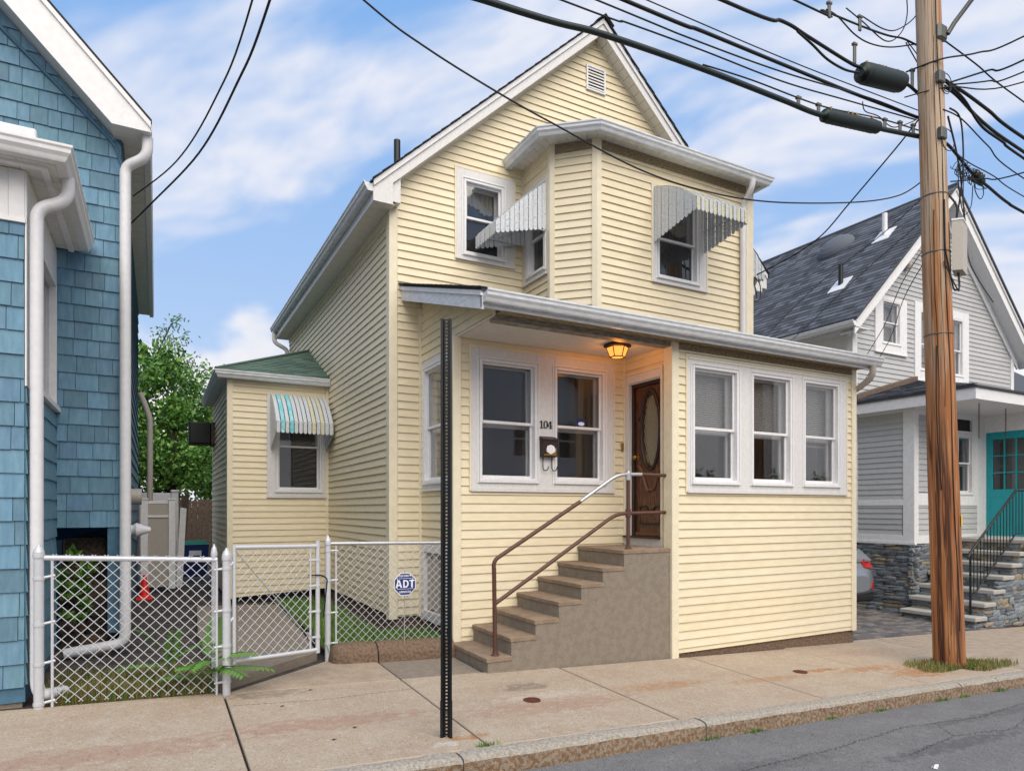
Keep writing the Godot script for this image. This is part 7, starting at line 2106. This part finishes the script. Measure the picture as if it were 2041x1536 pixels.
	splice("splice_case", "short fat dark splice case hung close to the pole", V(1.80, 6.84, z), V(2.58, 6.955, z), 0.115, false)
	splice("tap_closure", "small dark closure on the lashed bundle right of the pole", V(4.02, 6.13, 1.24), V(4.26, 6.11, 1.21), 0.05, true)
	# hangers: grey spacers on the cables
	for q in [[V(2.25, 6.30, z), 0.12, "grey cable spacer just right of the long splice case"], [V(2.55, 6.35, z), 0.12, "grey cable spacer halfway from the long case to the pole"], [V(2.82, 6.40, z), 0.11, "grey cable spacer nearest the pole on the lowest cable"], [V(1.05, 6.16, z), 0.09, "grey cable spacer just left of the long splice case"], [V(0.72, 6.15, z), 0.08, "grey cable spacer second to the left of the long splice case"], [V(1.68, 6.93, z), 0.2, "tall grey hook bracket holding the cable before the fat splice case"], [V(2.80, 6.98, z), 0.2, "dark slotted spacer between the fat splice case and the pole"], [V(1.30, 7.36, 1.1), 0.14, "pale triangular bracket on the topmost bundle, further left"], [V(1.85, 7.40, 1.1), 0.14, "pale triangular bracket on the topmost bundle, nearer the pole"]]:
		var s := new_st()
		var c: Vector3 = q[0]
		bbox(s, c.x - 0.022, c.x + 0.022, c.y - 0.03, c.y + q[1], c.z - 0.012, c.z + 0.012, 0.006)
		bbox(s, c.x - 0.034, c.x + 0.034, c.y + q[1] - 0.02, c.y + q[1] + 0.012, c.z - 0.02, c.z + 0.02, 0.005)
		lone("cable_spacer", s, M.hardware, q[2], "spacer", "cable spacers")

func splice(n: String, label: String, a: Vector3, b: Vector3, r: float, ribbed: bool):
	var T := thing(n, label, "splice case", (a + b) / 2)
	var s := new_st()
	var d := (b - a)
	var pts := []; var rr := []
	for q in [[0.0, 0.35], [0.015, 0.7], [0.02, 0.92], [0.09, 0.95], [0.1, 1.0]]:
		pts.append(a + d * q[0]); rr.append(r * q[1])
	if ribbed:
		for i in 19:
			pts.append(a + d * (0.12 + 0.04 * i)); rr.append(r * (1.0 if i % 2 == 0 else 0.95))
	for q in [[0.9, 1.0], [0.91, 0.95], [0.98, 0.92], [0.985, 0.7], [1.0, 0.35]]:
		pts.append(a + d * q[0]); rr.append(r * q[1])
	tube(s, pts, rr, 16)
	obj("body", s, M.cable_teal, T)
	for t in [0.12, 0.42, 0.50, 0.58, 0.88]:
		s = new_st(); bbox(s, (a + d * t).x - 0.012, (a + d * t).x + 0.012, (a + d * t).y + r * 0.8, (a + d * t).y + r + 0.03, a.z - 0.02, a.z + 0.02, 0.003); obj("bolt", s, M.brass, T)

# ---------- small things ----------
func words(txt: String, size: float, depth: float, font := "Droid Sans", bold := false) -> TextMesh:
	var f := SystemFont.new()
	f.font_names = PackedStringArray([font])
	if bold: f.font_weight = 700
	var t := TextMesh.new()
	t.font = f
	t.text = txt
	t.font_size = 64
	t.pixel_size = size / 64.0
	t.depth = depth
	return t

func build_small_things():
	var s: SurfaceTool
	# concrete steps
	var S := thing("concrete_steps", "seven worn grey brown concrete steps climbing to the brown front door", "steps", V(-1.3, gy(-1.3, -0.4), -0.48))
	var xs := [-2.48, -2.21, -1.92, -1.63, -1.34, -1.05, -0.755]
	var ys := [0.255, 0.44, 0.60, 0.775, 0.95, 1.115, 1.305]
	s = new_st()
	var prof := [Vector2(-0.062, -0.4), Vector2(-2.465, -0.4)]
	for i in 7:
		prof.append(Vector2(xs[i] + 0.015, ys[i - 1] - 0.03 if i > 0 else -0.1)); prof.append(Vector2(xs[i] + 0.015, ys[i] - 0.042))
	prof.append(Vector2(-0.062, ys[6] - 0.042))
	extrude(s, zwall(0.0), prof, -0.94, -0.012)
	obj("stair_block", s, M.concrete, S)
	var n := FastNoiseLite.new(); n.seed = 6; n.frequency = 5.0
	for i in 7:
		s = new_st()
		var x1: float = xs[i + 1] + 0.02 if i < 6 else -0.062
		chipped(s, xs[i], x1, ys[i] - 0.045, ys[i], -0.94, -0.002, n)
		obj("tread", s, M.tread, S)
	# handrail
	var R := thing("handrail", "brown pipe handrail with one bright galvanised length beside the concrete steps", "railing", V(-2.337, 0.26, -0.1))
	s = new_st(); tube(s, [V(-2.337, 0.25, -0.10), V(-2.35, 1.16, -0.10)], 0.023, 12); lathe(s, V(-2.337, 0.255, -0.1), [Vector2(0.045, 0), Vector2(0.045, 0.008), Vector2(0.03, 0.02), Vector2(0.026, 0.05)], 12); obj("post", s, M.rail_brown, R)
	s = new_st(); tube(s, bend([V(-2.35, 1.10, -0.10), V(-2.355, 1.235, -0.10), V(-1.28, 1.848, -0.10)], 0.12, 8), 0.022, 12); obj("top_rail", s, M.rail_brown, R)
	s = new_st(); tube(s, bend([V(-1.30, 1.837, -0.10), V(-0.76, 2.165, -0.10), V(-0.40, 2.172, -0.10)], 0.14, 8), 0.021, 12); lathe(s, V(-0.614, 2.13, -0.10), [Vector2(0.03, -0.03), Vector2(0.03, 0.05), Vector2(0.026, 0.075), Vector2(0.0, 0.08)], 12); obj("galvanised_rail", s, M.galvanised, R, "", "bright galvanised length of handrail")
	s = new_st(); tube(s, [V(-0.42, 2.172, -0.10), V(-0.055, 2.168, -0.10)], 0.022, 12); obj("top_rail", s, M.rail_brown, R)
	s = new_st(); tube(s, bend([V(-2.335, 0.79, -0.10), V(-0.78, 1.715, -0.10), V(-0.055, 1.728, -0.10)], 0.14, 8), 0.021, 12); obj("lower_rail", s, M.rail_brown, R)
	s = new_st(); tube(s, [V(-0.614, 1.30, -0.10), V(-0.614, 2.16, -0.10)], 0.022, 12); lathe(s, V(-0.614, 1.305, -0.1), [Vector2(0.045, 0), Vector2(0.045, 0.008), Vector2(0.03, 0.02), Vector2(0.026, 0.05)], 12); lathe(s, V(-0.614, 1.72, -0.1), [Vector2(0.022, -0.05), Vector2(0.032, -0.045), Vector2(0.032, 0.045), Vector2(0.022, 0.05)], 12); obj("post", s, M.rail_brown, R)
	# house number
	var hn := thing("house_number", "dark house number 104 on the pale mullion between the two front windows", "number", V(-1.235, 2.75, -0.925))
	var dx := -1.29
	for ch in ["1", "0", "4"]:
		place("digit", words(ch, 0.125, 0.012, "Droid Serif"), M.black_metal, hn, V(dx, 2.795, -0.92))
		dx += 0.06
	# letter box
	var L := thing("letter_box", "small brown wall letter box with white emblem and two paper hooks", "letter box", V(-1.215, 2.40, -0.90))
	s = new_st(); hexa(s, [V(-1.315, 2.40, -0.927), V(-1.11, 2.40, -0.927), V(-1.11, 2.62, -0.927), V(-1.315, 2.62, -0.927), V(-1.315, 2.40, -0.85), V(-1.11, 2.40, -0.85), V(-1.11, 2.60, -0.83), V(-1.315, 2.60, -0.83)]); obj("body", s, M.mailbox_brown, L)
	s = new_st(); hexa(s, [V(-1.325, 2.605, -0.93), V(-1.10, 2.605, -0.93), V(-1.10, 2.655, -0.93), V(-1.325, 2.655, -0.93), V(-1.325, 2.60, -0.815), V(-1.10, 2.60, -0.815), V(-1.10, 2.612, -0.815), V(-1.325, 2.612, -0.815)]); obj("lid", s, M.mailbox_brown, L)
	s = new_st(); extrude(s, zwall(-0.845), [Vector2(-1.30, 2.415), Vector2(-1.125, 2.415), Vector2(-1.125, 2.58), Vector2(-1.16, 2.56), Vector2(-1.19, 2.45), Vector2(-1.30, 2.43)], 0, 0.006); obj("worn_face", s, M.brass, L)
	s = new_st(); extrude(s, zwall(-0.840), [Vector2(-1.265, 2.46), Vector2(-1.21, 2.43), Vector2(-1.15, 2.46), Vector2(-1.145, 2.49), Vector2(-1.165, 2.53), Vector2(-1.21, 2.545), Vector2(-1.255, 2.53), Vector2(-1.27, 2.49)], 0, 0.008); obj("emblem", s, M.sign_white, L)
	for x in [-1.28, -1.155]:
		s = new_st(); tube(s, curve_pts([V(x, 2.40, -0.90), V(x, 2.27, -0.90), V(x + 0.015, 2.235, -0.885), V(x + 0.045, 2.245, -0.87), V(x + 0.055, 2.285, -0.865)], 5), 0.006, 6); obj("hook", s, M.black_metal, L)
	# alarm sticker in the right pane
	s = new_st(); bbox(s, -0.735, -0.615, 2.812, 2.905, -0.972, -0.9695, 0.001)
	var st := lone("window_sticker", s, M.sign_blue, "small blue and white security sticker in the front window pane", "sticker")
	s = new_st()
	var ov := []
	for i in 20: ov.append(Vector2(-0.675 + cos(TAU * i / 20) * 0.048, 2.845 + sin(TAU * i / 20) * 0.024))
	extrude(s, zwall(-0.9695), ov, 0, 0.002); obj("oval", s, M.sign_white, st)
	# door bell
	s = new_st(); bbox(s, -0.075, -0.035, 2.52, 2.63, -0.935, -0.925, 0.004)
	lone("door_bell", s, M.brass, "small brass door bell plate on the narrow boards beside the door", "door bell")
	# ceiling lantern
	var c := V(-0.585, 3.722, -0.34)
	var C := thing("ceiling_lantern", "lit bronze flush lantern with warm glass under the porch ceiling", "lamp", c)
	var ring := func(r: float, y: float) -> Array:
		var o := []
		for i in 6: o.append(c + V(cos(TAU * (i + 0.5) / 6) * r, y, sin(TAU * (i + 0.5) / 6) * r))
		return o
	s = new_st()
	var r0: Array = ring.call(0.16, 0.0); var r1: Array = ring.call(0.165, -0.03); var r2: Array = ring.call(0.13, -0.042); var r3: Array = ring.call(0.088, -0.15)
	for i in 6:
		var j := (i + 1) % 6
		quad(s, r0[i], r0[j], r1[j], r1[i], r0[i] - c); quad(s, r1[i], r1[j], r2[j], r2[i], V(0, -1, 0))
		tube(s, [r2[i], r3[i]], 0.006, 6); tube(s, [r3[i], r3[j]], 0.007, 6)
	flat(s, r0, V(0, 1, 0))
	obj("frame", s, M.dark_bronze, C)
	s = new_st()
	for i in 6:
		var j := (i + 1) % 6
		quad(s, r2[i], r2[j], r3[j], r3[i], r2[i] - c - V(0, 0.04, 0))
	flat(s, r3, V(0, -1, 0))
	flat(s, r2, V(0, 1, 0))
	obj("lamp_glass", s, M.lamp_glass, C)
	var lp := OmniLight3D.new()
	lp.name = "lantern_light"
	lp.light_color = Color(1.0, 0.60, 0.22)
	lp.light_energy = 0.10
	lp.omni_range = 12.0
	lp.omni_attenuation = 2.0
	lp.light_size = 0.06
	lp.shadow_enabled = true
	C.add_child(lp)
	lp.position = V(0, -0.09, 0)
	# black perforated sign post
	var b := V(-3.572, gy(-3.572, 1.564), 1.564)
	var P := thing("sign_post", "bare black perforated steel sign post without a sign on the pavement", "post", b)
	var Hh := 3.02
	var yaw := deg_to_rad(-28.0)
	var X := V(cos(yaw), 0, -sin(yaw)) ; var Z := V(sin(yaw), 0, cos(yaw))
	var B := frame(b, V(cos(yaw), 0, -sin(yaw)), V(-sin(yaw) * -1.0, 0, cos(yaw)))
	B.N = V(sin(yaw), 0, cos(yaw))
	B.U = V(cos(yaw), 0, -sin(yaw))
	s = new_st()
	# hat section: centre web with punched holes, two sloping sides, two flanges
	var y := 0.0
	wbox(s, B, -0.016, -0.0062, -0.2, Hh, -0.003, 0.0)
	wbox(s, B, 0.0062, 0.016, -0.2, Hh, -0.003, 0.0)
	var k := 0
	while y < Hh:
		wbox(s, B, -0.0062, 0.0062, y + 0.0115, min(y + 0.0254, Hh), -0.003, 0.0)
		y += 0.0254; k += 1
	for sg in [-1.0, 1.0]:
		hexa(s, [wp(B, sg * 0.016, -0.2, -0.003), wp(B, sg * 0.021, -0.2, 0.022), wp(B, sg * 0.024, -0.2, 0.022), wp(B, sg * 0.019, -0.2, -0.003), wp(B, sg * 0.016, Hh, -0.003), wp(B, sg * 0.021, Hh, 0.022), wp(B, sg * 0.024, Hh, 0.022), wp(B, sg * 0.019, Hh, -0.003)])
		wbox(s, B, min(sg * 0.021, sg * 0.041), max(sg * 0.021, sg * 0.041), -0.2, Hh, 0.019, 0.022)
	obj("channel", s, M.black_metal, P)
	s = new_st()
	for sg in [-1.0, 1.0]:
		wbox(s, B, min(sg * 0.0225, sg * 0.044), max(sg * 0.0225, sg * 0.044), -0.2, 0.27, 0.0225, 0.026)
		wbox(s, B, min(sg * 0.0075, sg * 0.0165), max(sg * 0.0075, sg * 0.0165), -0.2, 0.27, 0.001, 0.004)
	obj("base_stub", s, M.black_metal, P)
	s = new_st(); lathe(s, wp(B, 0, 0.18, 0.006), [Vector2(0.0, -0.012), Vector2(0.011, -0.012), Vector2(0.011, 0.012), Vector2(0.0, 0.012)], 6); obj("bolt", s, M.hardware, P)
	# octagonal alarm sign on a stake
	var so := V(-3.04, 0.30, -0.90)
	var A := thing("yard_sign", "blue octagonal security sign on a thin stake in front of the lawn fence", "sign", so)
	var AZ := zwall(-0.895)
	var oc := []; var oi := []
	for i in 8:
		oc.append(Vector2(-3.035 + cos(TAU * (i + 0.5) / 8) * 0.133, 0.95 + sin(TAU * (i + 0.5) / 8) * 0.133)); oi.append(Vector2(-3.035 + cos(TAU * (i + 0.5) / 8) * 0.124, 0.95 + sin(TAU * (i + 0.5) / 8) * 0.124))
	s = new_st(); extrude(s, AZ, oc, -0.006, 0.0); obj("rim", s, M.sign_white, A)
	s = new_st(); extrude(s, AZ, oi, -0.001, 0.002); obj("face", s, M.sign_blue, A)
	s = new_st(); rect_frame(s, AZ, -3.125, -2.945, 0.895, 1.015, 0.006, 0.006, 0.006, 0.006, 0.0, 0.006); obj("badge_outline", s, M.sign_white, A)
	place("lettering", words("ADT", 0.115, 0.004, "Droid Sans", true), M.sign_white, A, V(-3.035, 0.952, -0.889))
	place("lettering", words("SECURITY", 0.03, 0.003, "Droid Sans", true), M.sign_white, A, V(-3.035, 1.04, -0.890))
	place("lettering", words("SERVICES", 0.03, 0.003, "Droid Sans", true), M.sign_white, A, V(-3.035, 0.866, -0.890))
	s = new_st(); tube(s, [V(-3.04, 0.14, -0.906), V(-3.035, 1.09, -0.906)], 0.0055, 6); obj("stake", s, M.galvanised, A)
	# water shut-off lids
	for q in [[V(-2.512, 0, 0.961), "rusty round iron cover in the pavement nearest the sign post"], [V(0.936, 0, 1.0), "rusty round iron cover in the pavement nearest the utility pole"]]:
		var at: Vector3 = q[0]
		at.y = gy(at.x, at.z)
		s = new_st(); lathe(s, at, [Vector2(0.078, -0.01), Vector2(0.078, 0.006), Vector2(0.072, 0.008), Vector2(0.066, 0.004), Vector2(0.03, 0.004), Vector2(0.026, 0.008), Vector2(0.0, 0.008)], 24)
		lone("shutoff_cover", s, M.rust, q[1], "cover", "iron covers in the pavement")
	# litter on the road
	s = new_st()
	for i in 9:
		var a := TAU * i / 9
		tri(s, V(-0.32, gy(-0.3, 3.2) - 0.10, 3.16), V(-0.32 + cos(a) * 0.03, gy(-0.3, 3.2) - 0.118 + 0.02 * sin(i * 2.0), 3.16 + sin(a) * 0.022), V(-0.32 + cos(a + 0.7) * 0.034, gy(-0.3, 3.2) - 0.122, 3.16 + sin(a + 0.7) * 0.02), V(0, 1, 0))
	lone("paper_scrap", s, M.sign_white, "scrap of crumpled white paper lying on the road", "litter")
	# service entrance fittings beside the bay
	var Q := thing("service_bracket", "white wall fittings with looped black leads on the right wall of the bay", "bracket", V(2.5, 5.15, -1.15))
	s = new_st(); bbox(s, 2.39, 2.62, 5.02, 5.16, -1.35, -1.12, 0.01); bbox(s, 2.60, 2.78, 5.09, 5.18, -1.22, -1.12, 0.01); obj("fitting", s, M.white_paint, Q)
	s = new_st(); tube(s, curve_pts([V(2.62, 5.32, -1.15), V(2.72, 5.2, -1.12), V(2.72, 5.0, -1.12), V(2.6, 4.93, -1.12), V(2.45, 5.0, -1.12)], 6), 0.008, 6); tube(s, curve_pts([V(2.56, 5.25, -1.11), V(2.62, 5.1, -1.11), V(2.64, 4.98, -1.11)], 6), 0.008, 6); obj("leads", s, M.cable, Q)
	s = new_st(); tube(s, bend([V(2.45, 5.02, -1.25), V(2.50, 4.8, -1.25), V(2.43, 4.7, -1.25), V(2.43, 4.3, -1.25)], 0.08), 0.03, 8); obj("conduit", s, M.white_pipe, Q)
	# fallen leaves
	for q in [[V(-4.55, 0, 0.45), "curled brown leaf on the pavement below the gate"], [V(-4.35, 0, 1.35), "dry leaf on the pavement left of the sign post"], [V(-4.15, 0, 1.15), "pale leaf on the pavement near the sign post"], [V(-4.25, 0, 0.05), "small twig leaf on the slab before the gate"]]:
		var at: Vector3 = q[0]
		at.y = gy(at.x, at.z) + 0.004
		s = new_st(); quad(s, at, at + V(0.022, 0.006, 0.01), at + V(0.045, 0.002, 0.0), at + V(0.02, 0.004, -0.014), V(0, 1, 0))
		lone("fallen_leaf", s, M.bark, q[1], "leaf", "leaves on the pavement")

func chipped(s: SurfaceTool, x0: float, x1: float, y0: float, y1: float, z0: float, z1: float, n: FastNoiseLite):
	# a tread slab with worn, uneven front and side edges
	var k := 16; var kz := 20
	var G := func(i: int, j: int) -> Vector3:
		var x := lerpf(x0, x1, float(i) / k); var z := lerpf(z0, z1, float(j) / kz)
		var edge: float = min(float(i) / k * (x1 - x0), (1.0 - float(j) / kz) * (z1 - z0))
		var w := clampf(1.0 - edge / 0.02, 0, 1)
		return V(x + w * 0.006 * (n.get_noise_2d(z * 2, y0 * 9) + 0.4) , y1 - w * (0.006 + 0.008 * absf(n.get_noise_3d(x * 2, y1, z * 2))) + n.get_noise_2d(x, z) * 0.002, z - (0.008 * absf(n.get_noise_2d(x * 3, y0 * 7)) if j == kz else 0.0))
	for i in k:
		for j in kz:
			quad(s, G.call(i, j), G.call(i + 1, j), G.call(i + 1, j + 1), G.call(i, j + 1), V(0, 1, 0))
	for i in k:
		var a: Vector3 = G.call(i, kz); var b: Vector3 = G.call(i + 1, kz)
		quad(s, a, b, V(b.x, y0, b.z), V(a.x, y0, a.z), V(0, 0, 1))
	for j in kz:
		var a: Vector3 = G.call(0, j); var b: Vector3 = G.call(0, j + 1)
		quad(s, a, b, V(b.x, y0, b.z), V(a.x, y0, a.z), V(-1, 0, 0))

# ---------- the parked car ----------
func build_car():
	var at := V(5.52, gy(5.5, -3.7), -3.68)
	var C := thing("parked_car", "silver hatchback parked in the drive, only its rear corner showing past the yellow porch", "car", at)
	var sec := [ # z, half width, bottom, belt, top half width, top
		[2.14, 0.55, 0.42, 0.72, 0.0, 0.0], [2.08, 0.74, 0.34, 0.86, 0.0, 0.0], [1.95, 0.83, 0.28, 0.98, 0.0, 0.0], [1.70, 0.87, 0.24, 1.02, 0.0, 0.0], [1.2, 0.885, 0.22, 1.02, 0, 0], [0.4, 0.89, 0.2, 1.0, 0, 0], [-0.5, 0.89, 0.2, 0.98, 0, 0], [-1.1, 0.88, 0.2, 0.95, 0, 0], [-1.6, 0.84, 0.22, 0.85, 0, 0], [-1.95, 0.74, 0.28, 0.74, 0, 0], [-2.1, 0.55, 0.36, 0.66, 0, 0]]
	var s := new_st()
	var k := 20
	var rows := []
	for q in sec:
		var row := []
		for i in k:
			var a := TAU * i / k
			var cx: float = signf(cos(a)) * pow(absf(cos(a)), 0.42) * q[1]; var cy: float = signf(sin(a)) * pow(absf(sin(a)), 0.55)
			row.append(at + V(cx * (1.0 - 0.08 * max(cy, 0.0)), lerpf(q[2], q[3], cy * 0.5 + 0.5), q[0]))
		rows.append(row)
	smooth_loft(s, rows)
	obj("body", s, M.car_silver, C)
	s = new_st(); rows = []
	for q in [[2.0, 0.68, 0.95, 1.0], [1.82, 0.70, 0.95, 1.22], [1.45, 0.66, 0.95, 1.44], [0.8, 0.64, 0.95, 1.49], [0.0, 0.63, 0.95, 1.49], [-0.45, 0.62, 0.95, 1.40], [-1.15, 0.66, 0.92, 1.0]]:
		var row := []
		for i in k:
			var a := TAU * i / k
			var cy: float = signf(sin(a)) * pow(absf(sin(a)), 0.6)
			row.append(at + V(signf(cos(a)) * pow(absf(cos(a)), 0.5) * (q[1] + (0.12 if cy < 0 else 0.12 * (1 - cy))), lerpf(q[2], q[3], cy * 0.5 + 0.5), q[0]))
		rows.append(row)
	smooth_loft(s, rows)
	var cab := obj("cabin", s, M.car_silver, C)
	s = new_st(); bbox(s, at.x - 0.62, at.x + 0.62, at.y + 1.06, at.y + 1.34, at.z + 1.70, at.z + 1.86, 0.04); obj("rear_window", s, M.car_glass, cab)
	for sg in [-1.0, 1.0]:
		for z in [-1.3, 1.25]:
			s = new_st(); tube(s, [at + V(sg * 0.70, 0.31, z), at + V(sg * 0.72, 0.31, z), at + V(sg * 0.89, 0.31, z), at + V(sg * 0.90, 0.31, z)], [0.28, 0.31, 0.31, 0.28], 22); var wh := obj("wheel", s, M.tyre, C)
			s = new_st(); tube(s, [at + V(sg * 0.88, 0.31, z), at + V(sg * 0.905, 0.31, z)], 0.2, 18); obj("rim", s, M.galvanised, wh)
		s = new_st(); hexa(s, [at + V(sg * 0.46, 0.86, 2.09), at + V(sg * 0.72, 0.83, 2.09), at + V(sg * 0.80, 1.00, 1.90), at + V(sg * 0.55, 1.0, 2.02), at + V(sg * 0.46, 0.86, 1.9), at + V(sg * 0.84, 0.85, 1.88), at + V(sg * 0.86, 1.01, 1.72), at + V(sg * 0.55, 1.02, 1.8)]); obj("tail_light", s, M.lamp_red, C)
		s = new_st(); hexa(s, [at + V(sg * 0.60, 0.46, 2.13), at + V(sg * 0.70, 0.44, 2.10), at + V(sg * 0.76, 0.60, 2.07), at + V(sg * 0.72, 0.62, 2.09), at + V(sg * 0.60, 0.46, 2.0), at + V(sg * 0.70, 0.44, 2.0), at + V(sg * 0.76, 0.60, 2.0), at + V(sg * 0.72, 0.62, 2.0)]); obj("reflector", s, M.lamp_red, C)
	s = new_st(); bbox(s, at.x - 0.70, at.x + 0.70, at.y + 0.24, at.y + 0.36, at.z + 1.9, at.z + 2.12, 0.03); obj("lower_bumper", s, M.tyre, C)

func smooth_loft(s: SurfaceTool, rows: Array):
	var k: int = rows[0].size()
	var nr := []
	for i in rows.size():
		var r := []
		for j in k:
			var a: Vector3 = rows[min(i + 1, rows.size() - 1)][j] - rows[max(i - 1, 0)][j]
			var b: Vector3 = rows[i][(j + 1) % k] - rows[i][(j + k - 1) % k]
			var c := Vector3.ZERO
			for q in rows[i]: c += q
			c /= k
			var n := a.cross(b).normalized()
			if n.dot(rows[i][j] - c) < 0: n = -n
			r.append(n)
		nr.append(r)
	for i in rows.size() - 1:
		for j in k:
			var l: int = (j + 1) % k
			var p := [[i, j], [i, l], [i + 1, l], [i + 1, j]]
			for q in [0, 1, 2, 0, 2, 3]:
				s.set_normal(nr[p[q][0]][p[q][1]]); s.add_vertex(rows[p[q][0]][p[q][1]])
	for e in [0, rows.size() - 1]:
		var h: Vector3 = rows[0][0] - rows[1][0] if e == 0 else rows[-1][0] - rows[-2][0]
		for j in range(1, k - 1): tri(s, rows[e][0], rows[e][j], rows[e][j + 1], h)

# ---------- the other side of the street, seen in the window panes ----------
func build_across():
	var s: SurfaceTool
	for q in [[2.5, 10.5, "clapboard house with whitened front across the street behind the camera, opposite the porch"], [-10.0, -2.5, "clapboard house with whitened front across the street behind the camera, further left"]]:
		var H := thing("opposite_house", q[2], "house", V((q[0] + q[1]) / 2, gy(q[0], 2.2) - 0.1, 17.0), "houses across the street")
		var B := frame(V(0, 0, 14.0), V(1, 0, 0), V(0, 0, -1))
		var mid: float = (q[0] + q[1]) / 2
		siding(H, B, [Vector2(q[0], -0.6), Vector2(q[1], -0.6), Vector2(q[1], 5.6), Vector2(mid, 8.8), Vector2(q[0], 5.6)], [], 0.12, M.white_paint, "clapboard", false, 0.016)  # siding made near white so the panes reflect it more brightly
		s = new_st(); quad(s, V(q[0], -0.6, 14), V(q[0], -0.6, 22), V(q[0], 5.6, 22), V(q[0], 5.6, 14), V(-1, 0, 0)); quad(s, V(q[1], -0.6, 14), V(q[1], -0.6, 22), V(q[1], 5.6, 22), V(q[1], 5.6, 14), V(1, 0, 0)); obj("wall", s, M.clap[0], H)
		s = new_st(); slab(s, [V(q[0] - 0.3, 5.4, 13.7), V(mid, 8.95, 13.7), V(mid, 8.95, 22.3), V(q[0] - 0.3, 5.4, 22.3)], V(0, 0.08, 0)); slab(s, [V(q[1] + 0.3, 5.4, 13.7), V(mid, 8.95, 13.7), V(mid, 8.95, 22.3), V(q[1] + 0.3, 5.4, 22.3)], V(0, 0.08, 0)); obj("roof", s, M.roof_grey[0], H)
		for u in [0.2, 0.55, 0.8]:
			for y in [1.0, 3.7]:
				var x: float = lerpf(q[0], q[1], u)
				s = new_st(); rect_frame(s, B, x - 0.5, x + 0.5, y, y + 1.5, 0.1, 0.1, 0.1, 0.1, 0.0, 0.04); wbox(s, B, x - 0.4, x + 0.4, y + 0.72, y + 0.78, 0.0, 0.03)
				var w := obj("window", s, M.white_paint, H)
				s = new_st(); wbox(s, B, x - 0.4, x + 0.4, y + 0.1, y + 1.4, 0.016, 0.02); obj("pane", s, M.car_glass, w)
	var sw := new_st(); sheet(sw, -40, 60, 11.0, 40.0, 30, 6, func(x, z): return gy(x, 2.2) - 0.05)
	obj("far_pavement", sw, M.sidewalk, self, "structure")
	for q in [[V(62, -1.2, 52), 8.0, "first street tree across the road behind the camera"], [V(48, -1.2, 52), 7.5, "second street tree across the road behind the camera"], [V(80, -1.2, 60), 9.0, "third street tree across the road behind the camera"]]:
		tree(q[2], q[0], q[1], V(7.0, 2.6, 6.0), 5000, 0.5, 50, 40, 0.5)
